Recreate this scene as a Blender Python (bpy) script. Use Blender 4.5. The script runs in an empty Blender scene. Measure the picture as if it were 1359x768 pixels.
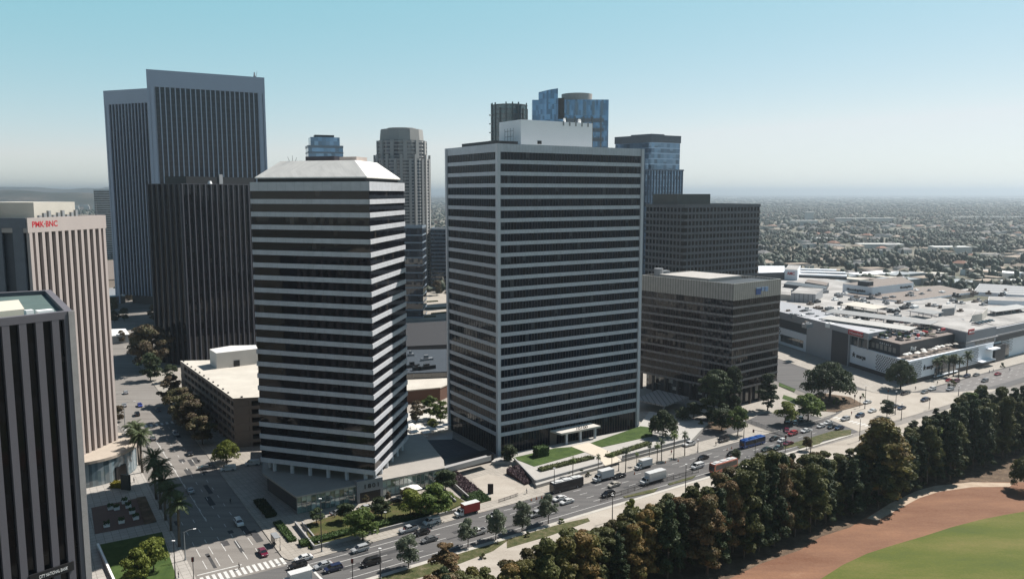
import bpy, math, random
import numpy as np
from mathutils import Vector, Matrix
S = bpy.context.scene
R = math.radians
rnd = random.Random(7)
# ---------------------------------------------------------------- camera, world, sun, exposure
CAM_H = 95.0
cam = bpy.data.objects.new('camera', bpy.data.cameras.new('camera'))
S.collection.objects.link(cam)
cam.data.lens = 28.0; cam.data.sensor_width = 36.0
cam.data.clip_start = 1.0; cam.data.clip_end = 90000.0
F, CX, CY = 1057.0, 679.5, 384.0
PITCH = math.atan((384 - 256) / F)
cam.location = (0, 0, CAM_H); cam.rotation_euler = (math.pi / 2 - PITCH, 0, 0)
S.camera = cam
SUN_AZ, SUN_EL = 35.0, 51.0
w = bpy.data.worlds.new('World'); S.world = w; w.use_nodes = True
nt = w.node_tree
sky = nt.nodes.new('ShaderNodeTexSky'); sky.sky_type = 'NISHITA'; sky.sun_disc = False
sky.sun_elevation = R(SUN_EL); sky.sun_rotation = R(90 - SUN_AZ)
sky.altitude = 100; sky.air_density = 0.7; sky.dust_density = 0.1; sky.ozone_density = 1.0
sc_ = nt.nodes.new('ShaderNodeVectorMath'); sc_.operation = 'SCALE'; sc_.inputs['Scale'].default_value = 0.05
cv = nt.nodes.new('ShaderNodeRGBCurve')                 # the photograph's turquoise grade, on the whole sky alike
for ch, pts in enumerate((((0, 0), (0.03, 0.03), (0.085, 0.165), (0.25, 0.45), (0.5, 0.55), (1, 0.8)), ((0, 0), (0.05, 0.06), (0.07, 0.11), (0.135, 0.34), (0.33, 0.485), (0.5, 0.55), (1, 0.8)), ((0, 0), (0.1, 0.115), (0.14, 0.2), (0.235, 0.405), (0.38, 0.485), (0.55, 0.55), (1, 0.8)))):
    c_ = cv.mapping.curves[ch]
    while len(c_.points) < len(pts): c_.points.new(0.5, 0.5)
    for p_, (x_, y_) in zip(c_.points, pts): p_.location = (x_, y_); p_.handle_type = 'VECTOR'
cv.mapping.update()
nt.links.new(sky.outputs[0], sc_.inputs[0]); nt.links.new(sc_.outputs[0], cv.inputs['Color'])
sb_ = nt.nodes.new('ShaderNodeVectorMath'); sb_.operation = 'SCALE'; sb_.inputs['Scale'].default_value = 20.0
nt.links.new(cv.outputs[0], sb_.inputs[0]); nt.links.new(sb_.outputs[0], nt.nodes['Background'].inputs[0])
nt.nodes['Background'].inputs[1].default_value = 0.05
sl = bpy.data.lights.new('sun', 'SUN'); sl.energy = 5.0; sl.angle = R(0.53); sl.color = (1.0, 0.95, 0.89)
so = bpy.data.objects.new('sun', sl); S.collection.objects.link(so)
sd = Vector((math.cos(R(SUN_AZ)) * math.cos(R(SUN_EL)), math.sin(R(SUN_AZ)) * math.cos(R(SUN_EL)), math.sin(R(SUN_EL))))
so.rotation_euler = (-sd).to_track_quat('-Z', 'Y').to_euler(); so.location = sd * 400
S.view_settings.view_transform = 'Standard'; S.view_settings.look = 'None'
S.view_settings.exposure = 0.8; S.view_settings.gamma = 1.0
S.view_settings.use_curve_mapping = False
HAZE = 1.1e-4
S.cycles.max_bounces = 6; S.cycles.diffuse_bounces = 2; S.cycles.glossy_bounces = 3
S.cycles.transmission_bounces = 3; S.cycles.volume_bounces = 0; S.cycles.transparent_max_bounces = 6
S.cycles.caustics_reflective = False; S.cycles.caustics_refractive = False
# ---------------------------------------------------------------- where things stand
cp, sp = math.cos(PITCH), math.sin(PITCH)
def G(px, py, z=0.0):
    "point of the level z that the surveyed photo point lies on"
    x, y = (px - CX) / F, -(py - CY) / F
    d = (x, cp + y * sp, -sp + y * cp); t = (z - CAM_H) / d[2]
    return (d[0] * t, d[1] * t)
def Zat(x, y, py):
    v = -(py - CY) / F
    return CAM_H + (v * y * cp - y * sp) / (cp + v * sp)
def pxy(x, y, z):
    z -= CAM_H; f = y * cp - z * sp
    return CX + F * x / f, CY - F * (y * sp + z * cp) / f
def D(a): return (math.cos(R(a)), math.sin(R(a)))
def add(p, d, t): return (p[0] + d[0] * t, p[1] + d[1] * t)
def run_to(N, deg, px, z):
    "length along direction deg from N until the corner seen at px"
    d = D(deg); k = (px - CX) / F
    return (k * (N[1] * cp - (z - CAM_H) * sp) - N[0]) / (d[0] - k * d[1] * cp)
SMO = (-40.5, 208.1); SMD = 35.0
def SM(s, t):                       # boulevard frame: s along it, t away from its far kerb
    a, b = D(SMD); return (SMO[0] + s * a - t * b, SMO[1] + s * b + t * a)
def toSM(p):
    a, b = D(SMD); x, y = p[0] - SMO[0], p[1] - SMO[1]
    return x * a + y * b, -x * b + y * a
CPD = 122.5
def CP(r, t):                       # side street frame: r across from its left kerb, t along it away from the boulevard
    o = SM(-43, 0); a = D(CPD - 90); b = D(CPD)
    return (o[0] + r * a[0] + t * b[0], o[1] + r * a[1] + t * b[1])
# ---------------------------------------------------------------- mesh building
class MB:
    def __init__(s): s.v = []; s.f = []; s.u = []; s.m = []
    def vs(s, pts):
        i = len(s.v); s.v += [tuple(p) for p in pts]; return i
    def fc(s, idx, m=0, uv=None):
        s.f.append(tuple(idx)); s.m.append(m); s.u.append(uv)
    def quad(s, pts, m=0, uv=None):
        i = s.vs(pts); s.fc(range(i, i + len(pts)), m, uv)
    def box(s, x0, x1, y0, y1, z0, z1, m=0):
        s.prism([(x0, y0), (x1, y0), (x1, y1), (x0, y1)], z0, z1, m)
    def prism(s, poly, z0, z1, m=0, mt=None, bottom=True, top=None, open_=False):
        n = len(poly); top = top or poly
        i = s.vs([(p[0], p[1], z0) for p in poly] + [(p[0], p[1], z1) for p in top]); u = 0.0
        for k in range(n):
            k2 = (k + 1) % n
            L = math.hypot(poly[k2][0] - poly[k][0], poly[k2][1] - poly[k][1])
            s.fc((i + k, i + k2, i + n + k2, i + n + k), m, [(u, z0), (u + L, z0), (u + L, z1), (u, z1)]); u += L
        if not open_:
            s.fc([i + n + k for k in range(n)], m if mt is None else mt, [(p[0], p[1]) for p in top])
            if bottom: s.fc([i + k for k in range(n)][::-1], m if mt is None else mt, [(p[0], p[1]) for p in poly][::-1])
    def obox(s, c, deg, L, W, z0, z1, m=0):
        a, b = D(deg), D(deg + 90); L /= 2; W /= 2
        s.prism([(c[0] + i * L * a[0] + j * W * b[0], c[1] + i * L * a[1] + j * W * b[1]) for i, j in ((-1, -1), (1, -1), (1, 1), (-1, 1))], z0, z1, m)
    def tube(s, p, q, r0, r1, n=8, m=0):
        p, q = Vector(p), Vector(q); a = (q - p).normalized(); x = a.orthogonal().normalized(); y = a.cross(x)
        i = s.vs([p + r0 * (math.cos(t) * x + math.sin(t) * y) for t in [2 * math.pi * k / n for k in range(n)]] +
                 [q + r1 * (math.cos(t) * x + math.sin(t) * y) for t in [2 * math.pi * k / n for k in range(n)]])
        for k in range(n): s.fc((i + k, i + (k + 1) % n, i + n + (k + 1) % n, i + n + k), m)
        s.fc([i + k for k in range(n)][::-1], m); s.fc([i + n + k for k in range(n)], m)
    def cyl(s, c, r0, r1, z0, z1, n=16, m=0):
        s.prism([(c[0] + r0 * math.cos(2 * math.pi * k / n), c[1] + r0 * math.sin(2 * math.pi * k / n)) for k in range(n)], z0, z1, m,
                top=[(c[0] + r1 * math.cos(2 * math.pi * k / n), c[1] + r1 * math.sin(2 * math.pi * k / n)) for k in range(n)])
    def mesh(s, name, mats, smooth=False):
        me = bpy.data.meshes.new(name); me.from_pydata(s.v, [], s.f)
        for m in (mats if isinstance(mats, (list, tuple)) else [mats]): me.materials.append(m)
        me.polygons.foreach_set('material_index', s.m)
        uvl = me.uv_layers.new(name='UVMap'); flat = []
        for f, u in zip(s.f, s.u):
            flat += [c for p in (u or [(s.v[k][0], s.v[k][1]) for k in f]) for c in p]
        uvl.data.foreach_set('uv', flat)
        if smooth: me.polygons.foreach_set('use_smooth', [True] * len(s.f))
        me.update(); return me
    def build(s, name, mats, parent=None, smooth=False, loc=None):
        return link(name, s.mesh(name, mats, smooth), parent, loc)
def link(name, data, parent=None, loc=None):
    o = bpy.data.objects.new(name, data); S.collection.objects.link(o)
    if parent is not None: o.parent = parent
    if loc: o.location = loc
    return o
def tag(o, label=None, cat=None, group=None, kind=None):
    if label: o['label'] = label
    if cat: o['category'] = cat
    if group: o['group'] = group
    if kind: o['kind'] = kind
    return o
def thing(name, label, cat, loc=(0, 0, 0), rz=0.0, group=None):
    o = link(name, None, None, loc if len(loc) == 3 else (loc[0], loc[1], 0)); o.rotation_euler = (0, 0, rz)
    o.empty_display_size = 0.5
    return tag(o, label, cat, group)
def copy_tree(o, parent=None, colors=None):
    c = o.copy(); S.collection.objects.link(c)
    if parent is not None: c.parent = parent
    base = o.name.split('.')[0]
    if colors and base in colors and c.data:
        sl_ = c.material_slots[0]; sl_.link = 'OBJECT'; sl_.material = colors[base]
    for ch in list(o.children): copy_tree(ch, c, colors)
    return c
def rel(poly, o): return [(p[0] - o[0], p[1] - o[1]) for p in poly]
def ccw(poly):
    a = sum(poly[i][0] * poly[(i + 1) % len(poly)][1] - poly[(i + 1) % len(poly)][0] * poly[i][1] for i in range(len(poly)))
    return poly if a > 0 else poly[::-1]
def inset(poly, d):
    n = len(poly); out = []
    for i in range(n):
        p0, p1, p2 = poly[i - 1], poly[i], poly[(i + 1) % n]
        def off(a, b):
            L = math.hypot(b[0] - a[0], b[1] - a[1]); nx, ny = -(b[1] - a[1]) / L, (b[0] - a[0]) / L
            return (a[0] + nx * d, a[1] + ny * d), ((b[0] - a[0]) / L, (b[1] - a[1]) / L)
        (q, e), (r_, f_) = off(p0, p1), off(p1, p2)
        cr = e[0] * f_[1] - e[1] * f_[0]
        t = ((r_[0] - q[0]) * f_[1] - (r_[1] - q[1]) * f_[0]) / cr
        out.append((q[0] + e[0] * t, q[1] + e[1] * t))
    return out
def quad_plan(N, da, la, db, lb):
    a, b = D(da), D(db)
    return [N, add(N, a, la), add(add(N, a, la), b, lb), add(N, b, lb)]
# ---------------------------------------------------------------- materials
def nodes(name):
    m = bpy.data.materials.new(name); m.use_nodes = True; t = m.node_tree
    return m, t, t.nodes['Principled BSDF']
def mth(t, op, a, b=None):
    n = t.nodes.new('ShaderNodeMath'); n.operation = op
    for i, x in enumerate((a, b)):
        if x is None: continue
        if hasattr(x, 'is_linked'): t.links.new(x, n.inputs[i])
        else: n.inputs[i].default_value = x
    return n.outputs[0]
def mixc(t, fac, a, b, blend='MIX'):
    n = t.nodes.new('ShaderNodeMix'); n.data_type = 'RGBA'; n.blend_type = blend
    for i, x in ((0, fac), (6, a), (7, b)):
        if hasattr(x, 'is_linked'): t.links.new(x, n.inputs[i])
        elif i == 0: n.inputs[0].default_value = x
        else: n.inputs[i].default_value = (*x[:3], 1)
    return n.outputs[2]
def noise(t, vec, scale, detail=4, rough=0.6):
    n = t.nodes.new('ShaderNodeTexNoise'); n.inputs['Scale'].default_value = scale
    n.inputs['Detail'].default_value = detail; n.inputs['Roughness'].default_value = rough
    t.links.new(vec, n.inputs['Vector']); return n.outputs['Fac']
def ramp(t, fac, stops):
    n = t.nodes.new('ShaderNodeValToRGB'); e = n.color_ramp.elements
    while len(e) < len(stops): e.new(0.5)
    for k, (p, c) in enumerate(stops): e[k].position = p; e[k].color = (*c[:3], 1) if len(c) >= 3 else (c[0],) * 3 + (1,)
    t.links.new(fac, n.inputs[0]); return n.outputs[0]
MC = {}
ALB = 0.76
def mat(name, col, rough=0.8, var=0.18, scale=0.25, metal=0.0, spec=0.4, fine=3.0, streak=False, bump=0.0):
    if name in MC: return MC[name]
    m, t, p = nodes(name); tc = t.nodes.new('ShaderNodeTexCoord').outputs['Object']
    if streak:
        mp = t.nodes.new('ShaderNodeMapping'); mp.inputs['Scale'].default_value = (1, 1, 0.12); t.links.new(tc, mp.inputs[0]); tc2 = mp.outputs[0]
    else: tc2 = tc
    n1 = noise(t, tc2, scale, 5, 0.65); n2 = noise(t, tc, fine, 2, 0.5)
    f = mth(t, 'ADD', mth(t, 'MULTIPLY', mth(t, 'SUBTRACT', n1, 0.5), var * 3.2), mth(t, 'ADD', mth(t, 'MULTIPLY', mth(t, 'SUBTRACT', n2, 0.5), var * 1.4), 1.0))
    mx = t.nodes.new('ShaderNodeVectorMath'); mx.operation = 'SCALE'; mx.inputs[0].default_value = [c * ALB for c in col[:3]]; t.links.new(f, mx.inputs['Scale'])
    t.links.new(mx.outputs[0], p.inputs['Base Color'])
    p.inputs['Roughness'].default_value = rough; p.inputs['Metallic'].default_value = metal; p.inputs['Specular IOR Level'].default_value = spec
    if bump:
        b = t.nodes.new('ShaderNodeBump'); b.inputs['Strength'].default_value = bump; b.inputs['Distance'].default_value = 0.1
        t.links.new(n2, b.inputs['Height']); t.links.new(b.outputs[0], p.inputs['Normal'])
    MC[name] = m; return m
def paint(name, col, rough=0.25, coat=0.6, metal=0.0):
    if name in MC: return MC[name]
    m = mat(name, col, rough, 0.05, 1.5, metal, 0.5); m.node_tree.nodes['Principled BSDF'].inputs['Coat Weight'].default_value = coat
    return m
def glass(name, col, bay, fh, z0=0.0, metal=0.0, light=(0.16, 0.16, 0.15), share=0.12, slab=0.0, slabcol=(0.05, 0.05, 0.055), spec=0.9, ior=1.6, wob=0.35, rough=0.04):
    "reflective facade glazing: UV in metres, one random tone and a slight tilt for every pane, blinds in a few"
    m, t, p = nodes(name); uv = t.nodes.new('ShaderNodeUVMap').outputs[0]
    s = t.nodes.new('ShaderNodeSeparateXYZ'); t.links.new(uv, s.inputs[0])
    u = mth(t, 'DIVIDE', s.outputs[0], bay); v = mth(t, 'DIVIDE', mth(t, 'SUBTRACT', s.outputs[1], z0), fh)
    cb = t.nodes.new('ShaderNodeCombineXYZ'); t.links.new(mth(t, 'FLOOR', u), cb.inputs[0]); t.links.new(mth(t, 'FLOOR', v), cb.inputs[1])
    oi = t.nodes.new('ShaderNodeObjectInfo'); t.links.new(mth(t, 'MULTIPLY', oi.outputs['Random'], 91.0), cb.inputs[2])
    wn = t.nodes.new('ShaderNodeTexWhiteNoise'); wn.noise_dimensions = '3D'; t.links.new(cb.outputs[0], wn.inputs['Vector'])
    r1 = wn.outputs['Value']
    blind = mth(t, 'MULTIPLY', mth(t, 'GREATER_THAN', r1, 1 - share), mth(t, 'GREATER_THAN', mth(t, 'FRACT', v), mth(t, 'FRACT', mth(t, 'MULTIPLY', r1, 37.0))))
    dk = mixc(t, mth(t, 'FRACT', mth(t, 'MULTIPLY', r1, 13.0)), [c * 0.6 for c in col], [c * 1.5 for c in col])
    c = mixc(t, blind, dk, light)
    if slab:
        c = mixc(t, mth(t, 'LESS_THAN', mth(t, 'FRACT', v), slab), c, slabcol)
    t.links.new(c, p.inputs['Base Color'])
    p.inputs['Metallic'].default_value = metal
    p.inputs['Roughness'].default_value = rough; p.inputs['Specular IOR Level'].default_value = spec; p.inputs['IOR'].default_value = ior
    ge = t.nodes.new('ShaderNodeNewGeometry'); vm = t.nodes.new('ShaderNodeVectorMath'); vm.operation = 'SUBTRACT'
    t.links.new(wn.outputs['Color'], vm.inputs[0]); vm.inputs[1].default_value = (0.5, 0.5, 0.5)
    sc = t.nodes.new('ShaderNodeVectorMath'); sc.operation = 'SCALE'; sc.inputs['Scale'].default_value = 0.03 * wob; t.links.new(vm.outputs[0], sc.inputs[0])
    ad = t.nodes.new('ShaderNodeVectorMath'); ad.operation = 'ADD'; t.links.new(ge.outputs['Normal'], ad.inputs[0]); t.links.new(sc.outputs[0], ad.inputs[1])
    nm = t.nodes.new('ShaderNodeVectorMath'); nm.operation = 'NORMALIZE'; t.links.new(ad.outputs[0], nm.inputs[0])
    t.links.new(nm.outputs[0], p.inputs['Normal'])
    return m
def stripes(name, c1, c2, period, duty, axis=0, rough=0.5, metal=0.0):
    m, t, p = nodes(name); uv = t.nodes.new('ShaderNodeUVMap').outputs[0]
    s = t.nodes.new('ShaderNodeSeparateXYZ'); t.links.new(uv, s.inputs[0])
    f = mth(t, 'LESS_THAN', mth(t, 'FRACT', mth(t, 'DIVIDE', s.outputs[axis], period)), duty)
    n = noise(t, uv, 0.4); f2 = mth(t, 'ADD', mth(t, 'MULTIPLY', n, 0.5), 0.75)
    c = mixc(t, f, [x * ALB for x in c2], [x * ALB for x in c1]); vv = t.nodes.new('ShaderNodeVectorMath'); vv.operation = 'SCALE'
    t.links.new(c, vv.inputs[0]); t.links.new(f2, vv.inputs['Scale']); t.links.new(vv.outputs[0], p.inputs['Base Color'])
    p.inputs['Roughness'].default_value = rough; p.inputs['Metallic'].default_value = metal
    return m
def leafmat(name, c1, c2, trans=0.3, accent=None):
    m, t, p = nodes(name)
    ge = t.nodes.new('ShaderNodeNewGeometry'); tc = t.nodes.new('ShaderNodeTexCoord').outputs['Object']
    n = noise(t, tc, 0.45, 3); oi = t.nodes.new('ShaderNodeObjectInfo').outputs['Random']
    f = mth(t, 'ADD', mth(t, 'MULTIPLY', ge.outputs['Random Per Island'], 0.36), mth(t, 'MULTIPLY', mth(t, 'SUBTRACT', n, 0.25), 1.0))
    c = mixc(t, f, c1, c2)
    if accent:
        n2 = noise(t, tc, 0.22, 2); fa = ramp(t, mth(t, 'ADD', n2, mth(t, 'MULTIPLY', mth(t, 'SUBTRACT', oi, 0.5), 0.25)), [(0.47, (0, 0, 0)), (0.62, (1, 1, 1))])
        c = mixc(t, fa, c, accent)
    sc = t.nodes.new('ShaderNodeVectorMath'); sc.operation = 'SCALE'; t.links.new(c, sc.inputs[0])
    t.links.new(mth(t, 'ADD', mth(t, 'MULTIPLY', oi, 0.4), 0.8), sc.inputs['Scale'])
    t.links.new(sc.outputs[0], p.inputs['Base Color']); p.inputs['Roughness'].default_value = 0.65; p.inputs['Specular IOR Level'].default_value = 0.25
    tr = t.nodes.new('ShaderNodeBsdfTranslucent'); t.links.new(sc.outputs[0], tr.inputs[0])
    ms = t.nodes.new('ShaderNodeMixShader'); ms.inputs[0].default_value = trans
    t.links.new(p.outputs[0], ms.inputs[1]); t.links.new(tr.outputs[0], ms.inputs[2])
    t.links.new(ms.outputs[0], t.nodes['Material Output'].inputs[0])
    return m
def sign(txt, p, deg, z, size, m, parent, origin=(0, 0), depth=0.15, width=None, align='LEFT', name='sign_lettering', space=1.0, bold=0.0, shear=0.0):
    cu = bpy.data.curves.new(name, 'FONT'); cu.body = txt; cu.size = size; cu.extrude = depth; cu.align_x = align
    cu.space_character = space; cu.offset = bold; cu.shear = shear; cu.resolution_u = 3; cu.materials.append(m)
    f = link(name, cu); dg = bpy.context.evaluated_depsgraph_get(); me = bpy.data.meshes.new_from_object(f.evaluated_get(dg)); bpy.data.objects.remove(f)
    xs = [v.co.x for v in me.vertices]; wd = max(xs) - min(xs)
    o = link(name, me, parent, (p[0] - origin[0], p[1] - origin[1], z)); o.rotation_euler = (math.pi / 2, 0, R(deg))
    if width: o.scale = (width / wd, 1, 1)
    return o
M_CONC = mat('concrete', (0.42, 0.39, 0.36)); M_WHITE = mat('white_wall', (0.98, 0.97, 0.95), 0.7, 0.06, 0.15)
M_DARK = mat('dark_metal', (0.03, 0.03, 0.035), 0.5); M_BLACK = mat('black_paint', (0.012, 0.012, 0.014), 0.5)
M_GREY = mat('grey_metal', (0.28, 0.29, 0.3), 0.5, 0.08); M_STEEL = mat('steel', (0.35, 0.35, 0.36), 0.45, 0.08, metal=0.3)
M_RED = mat('red_paint', (0.55, 0.02, 0.03), 0.5, 0.05)
# ---------------------------------------------------------------- the ground and the roads
def struct(name, mb, m, kind='structure'):
    return tag(mb.build(name, m), kind=kind)
def sheet(name, poly, z, m, kind='structure'):
    b = MB(); b.quad([(p[0], p[1], z) for p in ccw(poly)], 0, [(p[0], p[1]) for p in ccw(poly)]); return struct(name, b, m, kind)
def slab(name, poly, z0, z1, m, kind='structure'):
    b = MB(); b.prism(ccw(poly), z0, z1); return struct(name, b, m, kind)
def ground_mat(name, stops, scale, fine, rough=0.95, bump=0.0, stretch=None):
    m, t, p = nodes(name); tc = t.nodes.new('ShaderNodeTexCoord').outputs['Object']
    if stretch:
        mp = t.nodes.new('ShaderNodeMapping'); mp.inputs['Rotation'].default_value = (0, 0, -R(stretch[0])); mp.inputs['Scale'].default_value = (stretch[1], stretch[2], 1)
        t.links.new(tc, mp.inputs[0]); v = mp.outputs[0]
    else: v = tc
    n = noise(t, v, scale, 6, 0.62); n2 = noise(t, tc, fine, 3, 0.6)
    f = mth(t, 'ADD', mth(t, 'MULTIPLY', n, 0.75), mth(t, 'MULTIPLY', n2, 0.25))
    t.links.new(ramp(t, f, [(q, [c * ALB for c in cc]) for q, cc in stops]), p.inputs['Base Color']); p.inputs['Roughness'].default_value = rough; p.inputs['Specular IOR Level'].default_value = 0.2
    if bump:
        b = t.nodes.new('ShaderNodeBump'); b.inputs['Strength'].default_value = bump; b.inputs['Distance'].default_value = 0.3
        t.links.new(n2, b.inputs['Height']); t.links.new(b.outputs[0], p.inputs['Normal'])
    return m
def paving(name, col, joint, size, deg):
    m, t, p = nodes(name); tc = t.nodes.new('ShaderNodeTexCoord').outputs['Object']
    mp = t.nodes.new('ShaderNodeMapping'); mp.inputs['Rotation'].default_value = (0, 0, -R(deg)); t.links.new(tc, mp.inputs[0])
    b = t.nodes.new('ShaderNodeTexBrick'); b.offset = 0; b.inputs['Scale'].default_value = 1; b.inputs['Brick Width'].default_value = size
    b.inputs['Row Height'].default_value = size; b.inputs['Mortar Size'].default_value = 0.03 * size
    b.inputs['Color1'].default_value = (*[c * 0.94 for c in col], 1); b.inputs['Color2'].default_value = (*[c * 1.06 for c in col], 1); b.inputs['Mortar'].default_value = (*joint, 1)
    t.links.new(mp.outputs[0], b.inputs[0])
    n = noise(t, tc, 0.18, 6, 0.7); f = mth(t, 'ADD', mth(t, 'MULTIPLY', n, 0.7 * ALB), 0.65 * ALB)
    sc = t.nodes.new('ShaderNodeVectorMath'); sc.operation = 'SCALE'; t.links.new(b.outputs[0], sc.inputs[0]); t.links.new(f, sc.inputs['Scale'])
    t.links.new(sc.outputs[0], p.inputs['Base Color']); p.inputs['Roughness'].default_value = 0.85
    return m
M_FAR = ground_mat('suburb_ground', [(0.3, (0.05, 0.065, 0.035)), (0.45, (0.12, 0.115, 0.08)), (0.55, (0.2, 0.18, 0.145)), (0.7, (0.3, 0.28, 0.25))], 0.02, 0.15)
M_ASPH = ground_mat('asphalt', [(0.3, (0.085, 0.083, 0.083)), (0.5, (0.125, 0.12, 0.118)), (0.7, (0.165, 0.158, 0.152))], 0.22, 3.0, stretch=(SMD, 0.12, 1.6))
M_ASPH2 = ground_mat('worn_pale_asphalt', [(0.3, (0.17, 0.155, 0.14)), (0.5, (0.235, 0.215, 0.195)), (0.7, (0.29, 0.27, 0.245))], 0.2, 2.5, stretch=(CPD, 0.15, 1.5))
M_TAN = ground_mat('tan_concrete', [(0.3, (0.31, 0.27, 0.225)), (0.5, (0.42, 0.375, 0.32)), (0.7, (0.5, 0.455, 0.395))], 0.12, 1.5, stretch=(SMD, 0.3, 1.0))
M_PAVE = paving('pale_paving', (0.36, 0.325, 0.28), (0.2, 0.18, 0.155), 1.5, SMD)
M_LAWN = ground_mat('lawn_grass', [(0.3, (0.028, 0.055, 0.012)), (0.5, (0.052, 0.088, 0.02)), (0.7, (0.085, 0.125, 0.034))], 0.35, 5.0, bump=0.4)
M_FIELD = ground_mat('playing_field_grass', [(0.3, (0.07, 0.095, 0.024)), (0.45, (0.1, 0.118, 0.022)), (0.58, (0.15, 0.142, 0.04)), (0.72, (0.22, 0.17, 0.066))], 0.045, 2.0, bump=0.3, stretch=(20, 0.5, 1.4))
M_DIRT = ground_mat('reddish_dirt', [(0.3, (0.15, 0.066, 0.037)), (0.48, (0.21, 0.11, 0.068)), (0.6, (0.26, 0.135, 0.08)), (0.72, (0.33, 0.195, 0.125))], 0.09, 1.6, bump=0.3, stretch=(30, 0.35, 1.2))
M_SAND = ground_mat('pale_sand', [(0.3, (0.36, 0.27, 0.19)), (0.5, (0.46, 0.36, 0.27)), (0.7, (0.55, 0.44, 0.34))], 0.3, 2.0)
M_SOIL = ground_mat('leaf_litter_soil', [(0.3, (0.06, 0.042, 0.028)), (0.5, (0.13, 0.09, 0.06)), (0.7, (0.24, 0.17, 0.115))], 0.3, 3.0, bump=0.6)
M_MULCH = ground_mat('dry_verge', [(0.3, (0.035, 0.05, 0.016)), (0.48, (0.075, 0.082, 0.03)), (0.6, (0.13, 0.115, 0.06)), (0.72, (0.22, 0.19, 0.125))], 0.5, 4.0, bump=0.6)
M_MARK = mat('road_paint', (0.62, 0.61, 0.58), 0.7, 0.25, 0.8)
M_KERB = mat('kerb_concrete', (0.48, 0.45, 0.4), 0.8, 0.15, 0.3)
sheet('ground', [(-32000, -1500), (32000, -1500), (32000, 40000), (-32000, 40000)], -0.15, M_FAR)
sheet('city_ground', [(-700, 150), (60, 150), (420, 470), (300, 1000), (-700, 1000)], -0.1, ground_mat('inner_city_ground', [(0.3, (0.12, 0.11, 0.1)), (0.5, (0.24, 0.22, 0.2)), (0.7, (0.36, 0.33, 0.29))], 0.03, 0.5))
sheet('boulevard', [SM(-140, -19), SM(460, -19), SM(460, 0.6), SM(330, 3), SM(-140, 0.6)], 0.0, M_ASPH)
sheet('side_street', [CP(0, 0), CP(21, 0), CP(23, 140), CP(24, 420), CP(0, 420)], 0.004, M_ASPH2)
sheet('avenue', [SM(231, 0.6), SM(266, 0.6), add(SM(268, 14), D(104), 260), add(SM(238, 20), D(104), 260)], 0.004, M_ASPH)
M_JUNC = ground_mat('junction_concrete', [(0.3, (0.34, 0.3, 0.255)), (0.5, (0.43, 0.385, 0.33)), (0.7, (0.49, 0.445, 0.39))], 0.1, 1.2)
sheet('junction', [SM(206, -19), SM(330, -19), SM(300, -8), SM(285, 2), SM(262, 26), SM(240, 24), SM(228, 2), SM(212, -2)], 0.008, M_JUNC)
sheet('far_boulevard', [SM(300, -14), SM(300, 1), SM(460, 1), SM(460, -14)], 0.005, ground_mat('light_grey_asphalt', [(0.3, (0.16, 0.15, 0.145)), (0.7, (0.24, 0.225, 0.215))], 0.2, 2.0))  # lighter grey asphalt than the near stretch
# raised pavements, each block one slab with a real kerb
def corner(c, r, a0, a1, n=6): return [(c[0] + r * math.cos(R(a0 + (a1 - a0) * k / n)), c[1] + r * math.sin(R(a0 + (a1 - a0) * k / n))) for k in range(n + 1)]
blockA = corner(CP(27.5, 6), 6, 215, 305) + [SM(200, 0), SM(222, 1.5), SM(229, 6), SM(232, 20), add(SM(238, 22), D(104), 210), CP(250, 330), CP(24, 330), CP(23, 140)]
slab('pavement', blockA, -0.1, 0.12, M_PAVE)
slab('pavement', [CP(0, 4), CP(0, 145), CP(-70, 145), CP(-70, -10), CP(-8, -10), CP(-4, -1)], -0.1, 0.12, paving('grey_paving', (0.4, 0.37, 0.335), (0.2, 0.185, 0.165), 2.0, CPD))
slab('pavement', [CP(0, 160), CP(0, 400), CP(-120, 400), CP(-120, 160)], -0.1, 0.12, M_CONC)
blockD = [SM(270, 13), SM(276, 4), SM(290, 2), SM(460, 2.5), SM(460, 190), add(SM(270, 13), D(104), 250)]
slab('pavement', blockD, -0.1, 0.12, M_PAVE)
slab('path', [SM(-60, -56), SM(300, -56), SM(300, -22), SM(232, -24), SM(200, -22.5), SM(120, -20.6), SM(-60, -20.6)], -0.1, 0.12, M_TAN)
# kerbs along the boulevard
kb = MB(); kb.prism([SM(-20, 0.0), SM(216, 0.0), SM(216, 0.25), SM(-20, 0.25)], 0, 0.14); struct('kerb', kb, M_KERB)
kb = MB(); kb.prism([SM(-60, -20.7), SM(200, -20.4), SM(200, -19.2), SM(-60, -19.2)], 0, 0.13); struct('kerb', kb, M_KERB)
# verges and lawns
def pxpoly(pts, z=0.0): return [G(x, y, z) for x, y in pts]
slab('verge', [SM(-60, -27), SM(8, -26.5), SM(26, -24.6), SM(33, -21.5), SM(33, -20.8), SM(-60, -20.8)], 0.0, 0.16, M_MULCH)
slab('verge', [SM(33, -20.9), SM(52, -21.2), SM(61, -22.4), SM(60, -24.6), SM(44, -25.8), SM(30, -25.4)], 0.0, 0.16, M_MULCH)
for pts in ([(874, 647), (868, 653), (830, 660.5), (826, 659)], [(924, 630.5), (919, 635), (889, 643.5), (886, 642)], [(1012, 607), (1008, 612), (975, 619), (972, 617)], [(1093, 584), (1088, 589), (1062, 595), (1058, 593)]):
    slab('verge', pxpoly(pts), 0.0, 0.16, M_MULCH)
slab('verge', pxpoly([(1000, 604), (1129, 577), (1130, 570), (1104, 572)]), 0.0, 0.14, M_MULCH)
slab('woodland_floor', [SM(-60, -90), SM(-60, -47), SM(120, -49), SM(200, -47), SM(330, -44), SM(330, -90)], 0.0, 0.15, M_SOIL)
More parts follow.
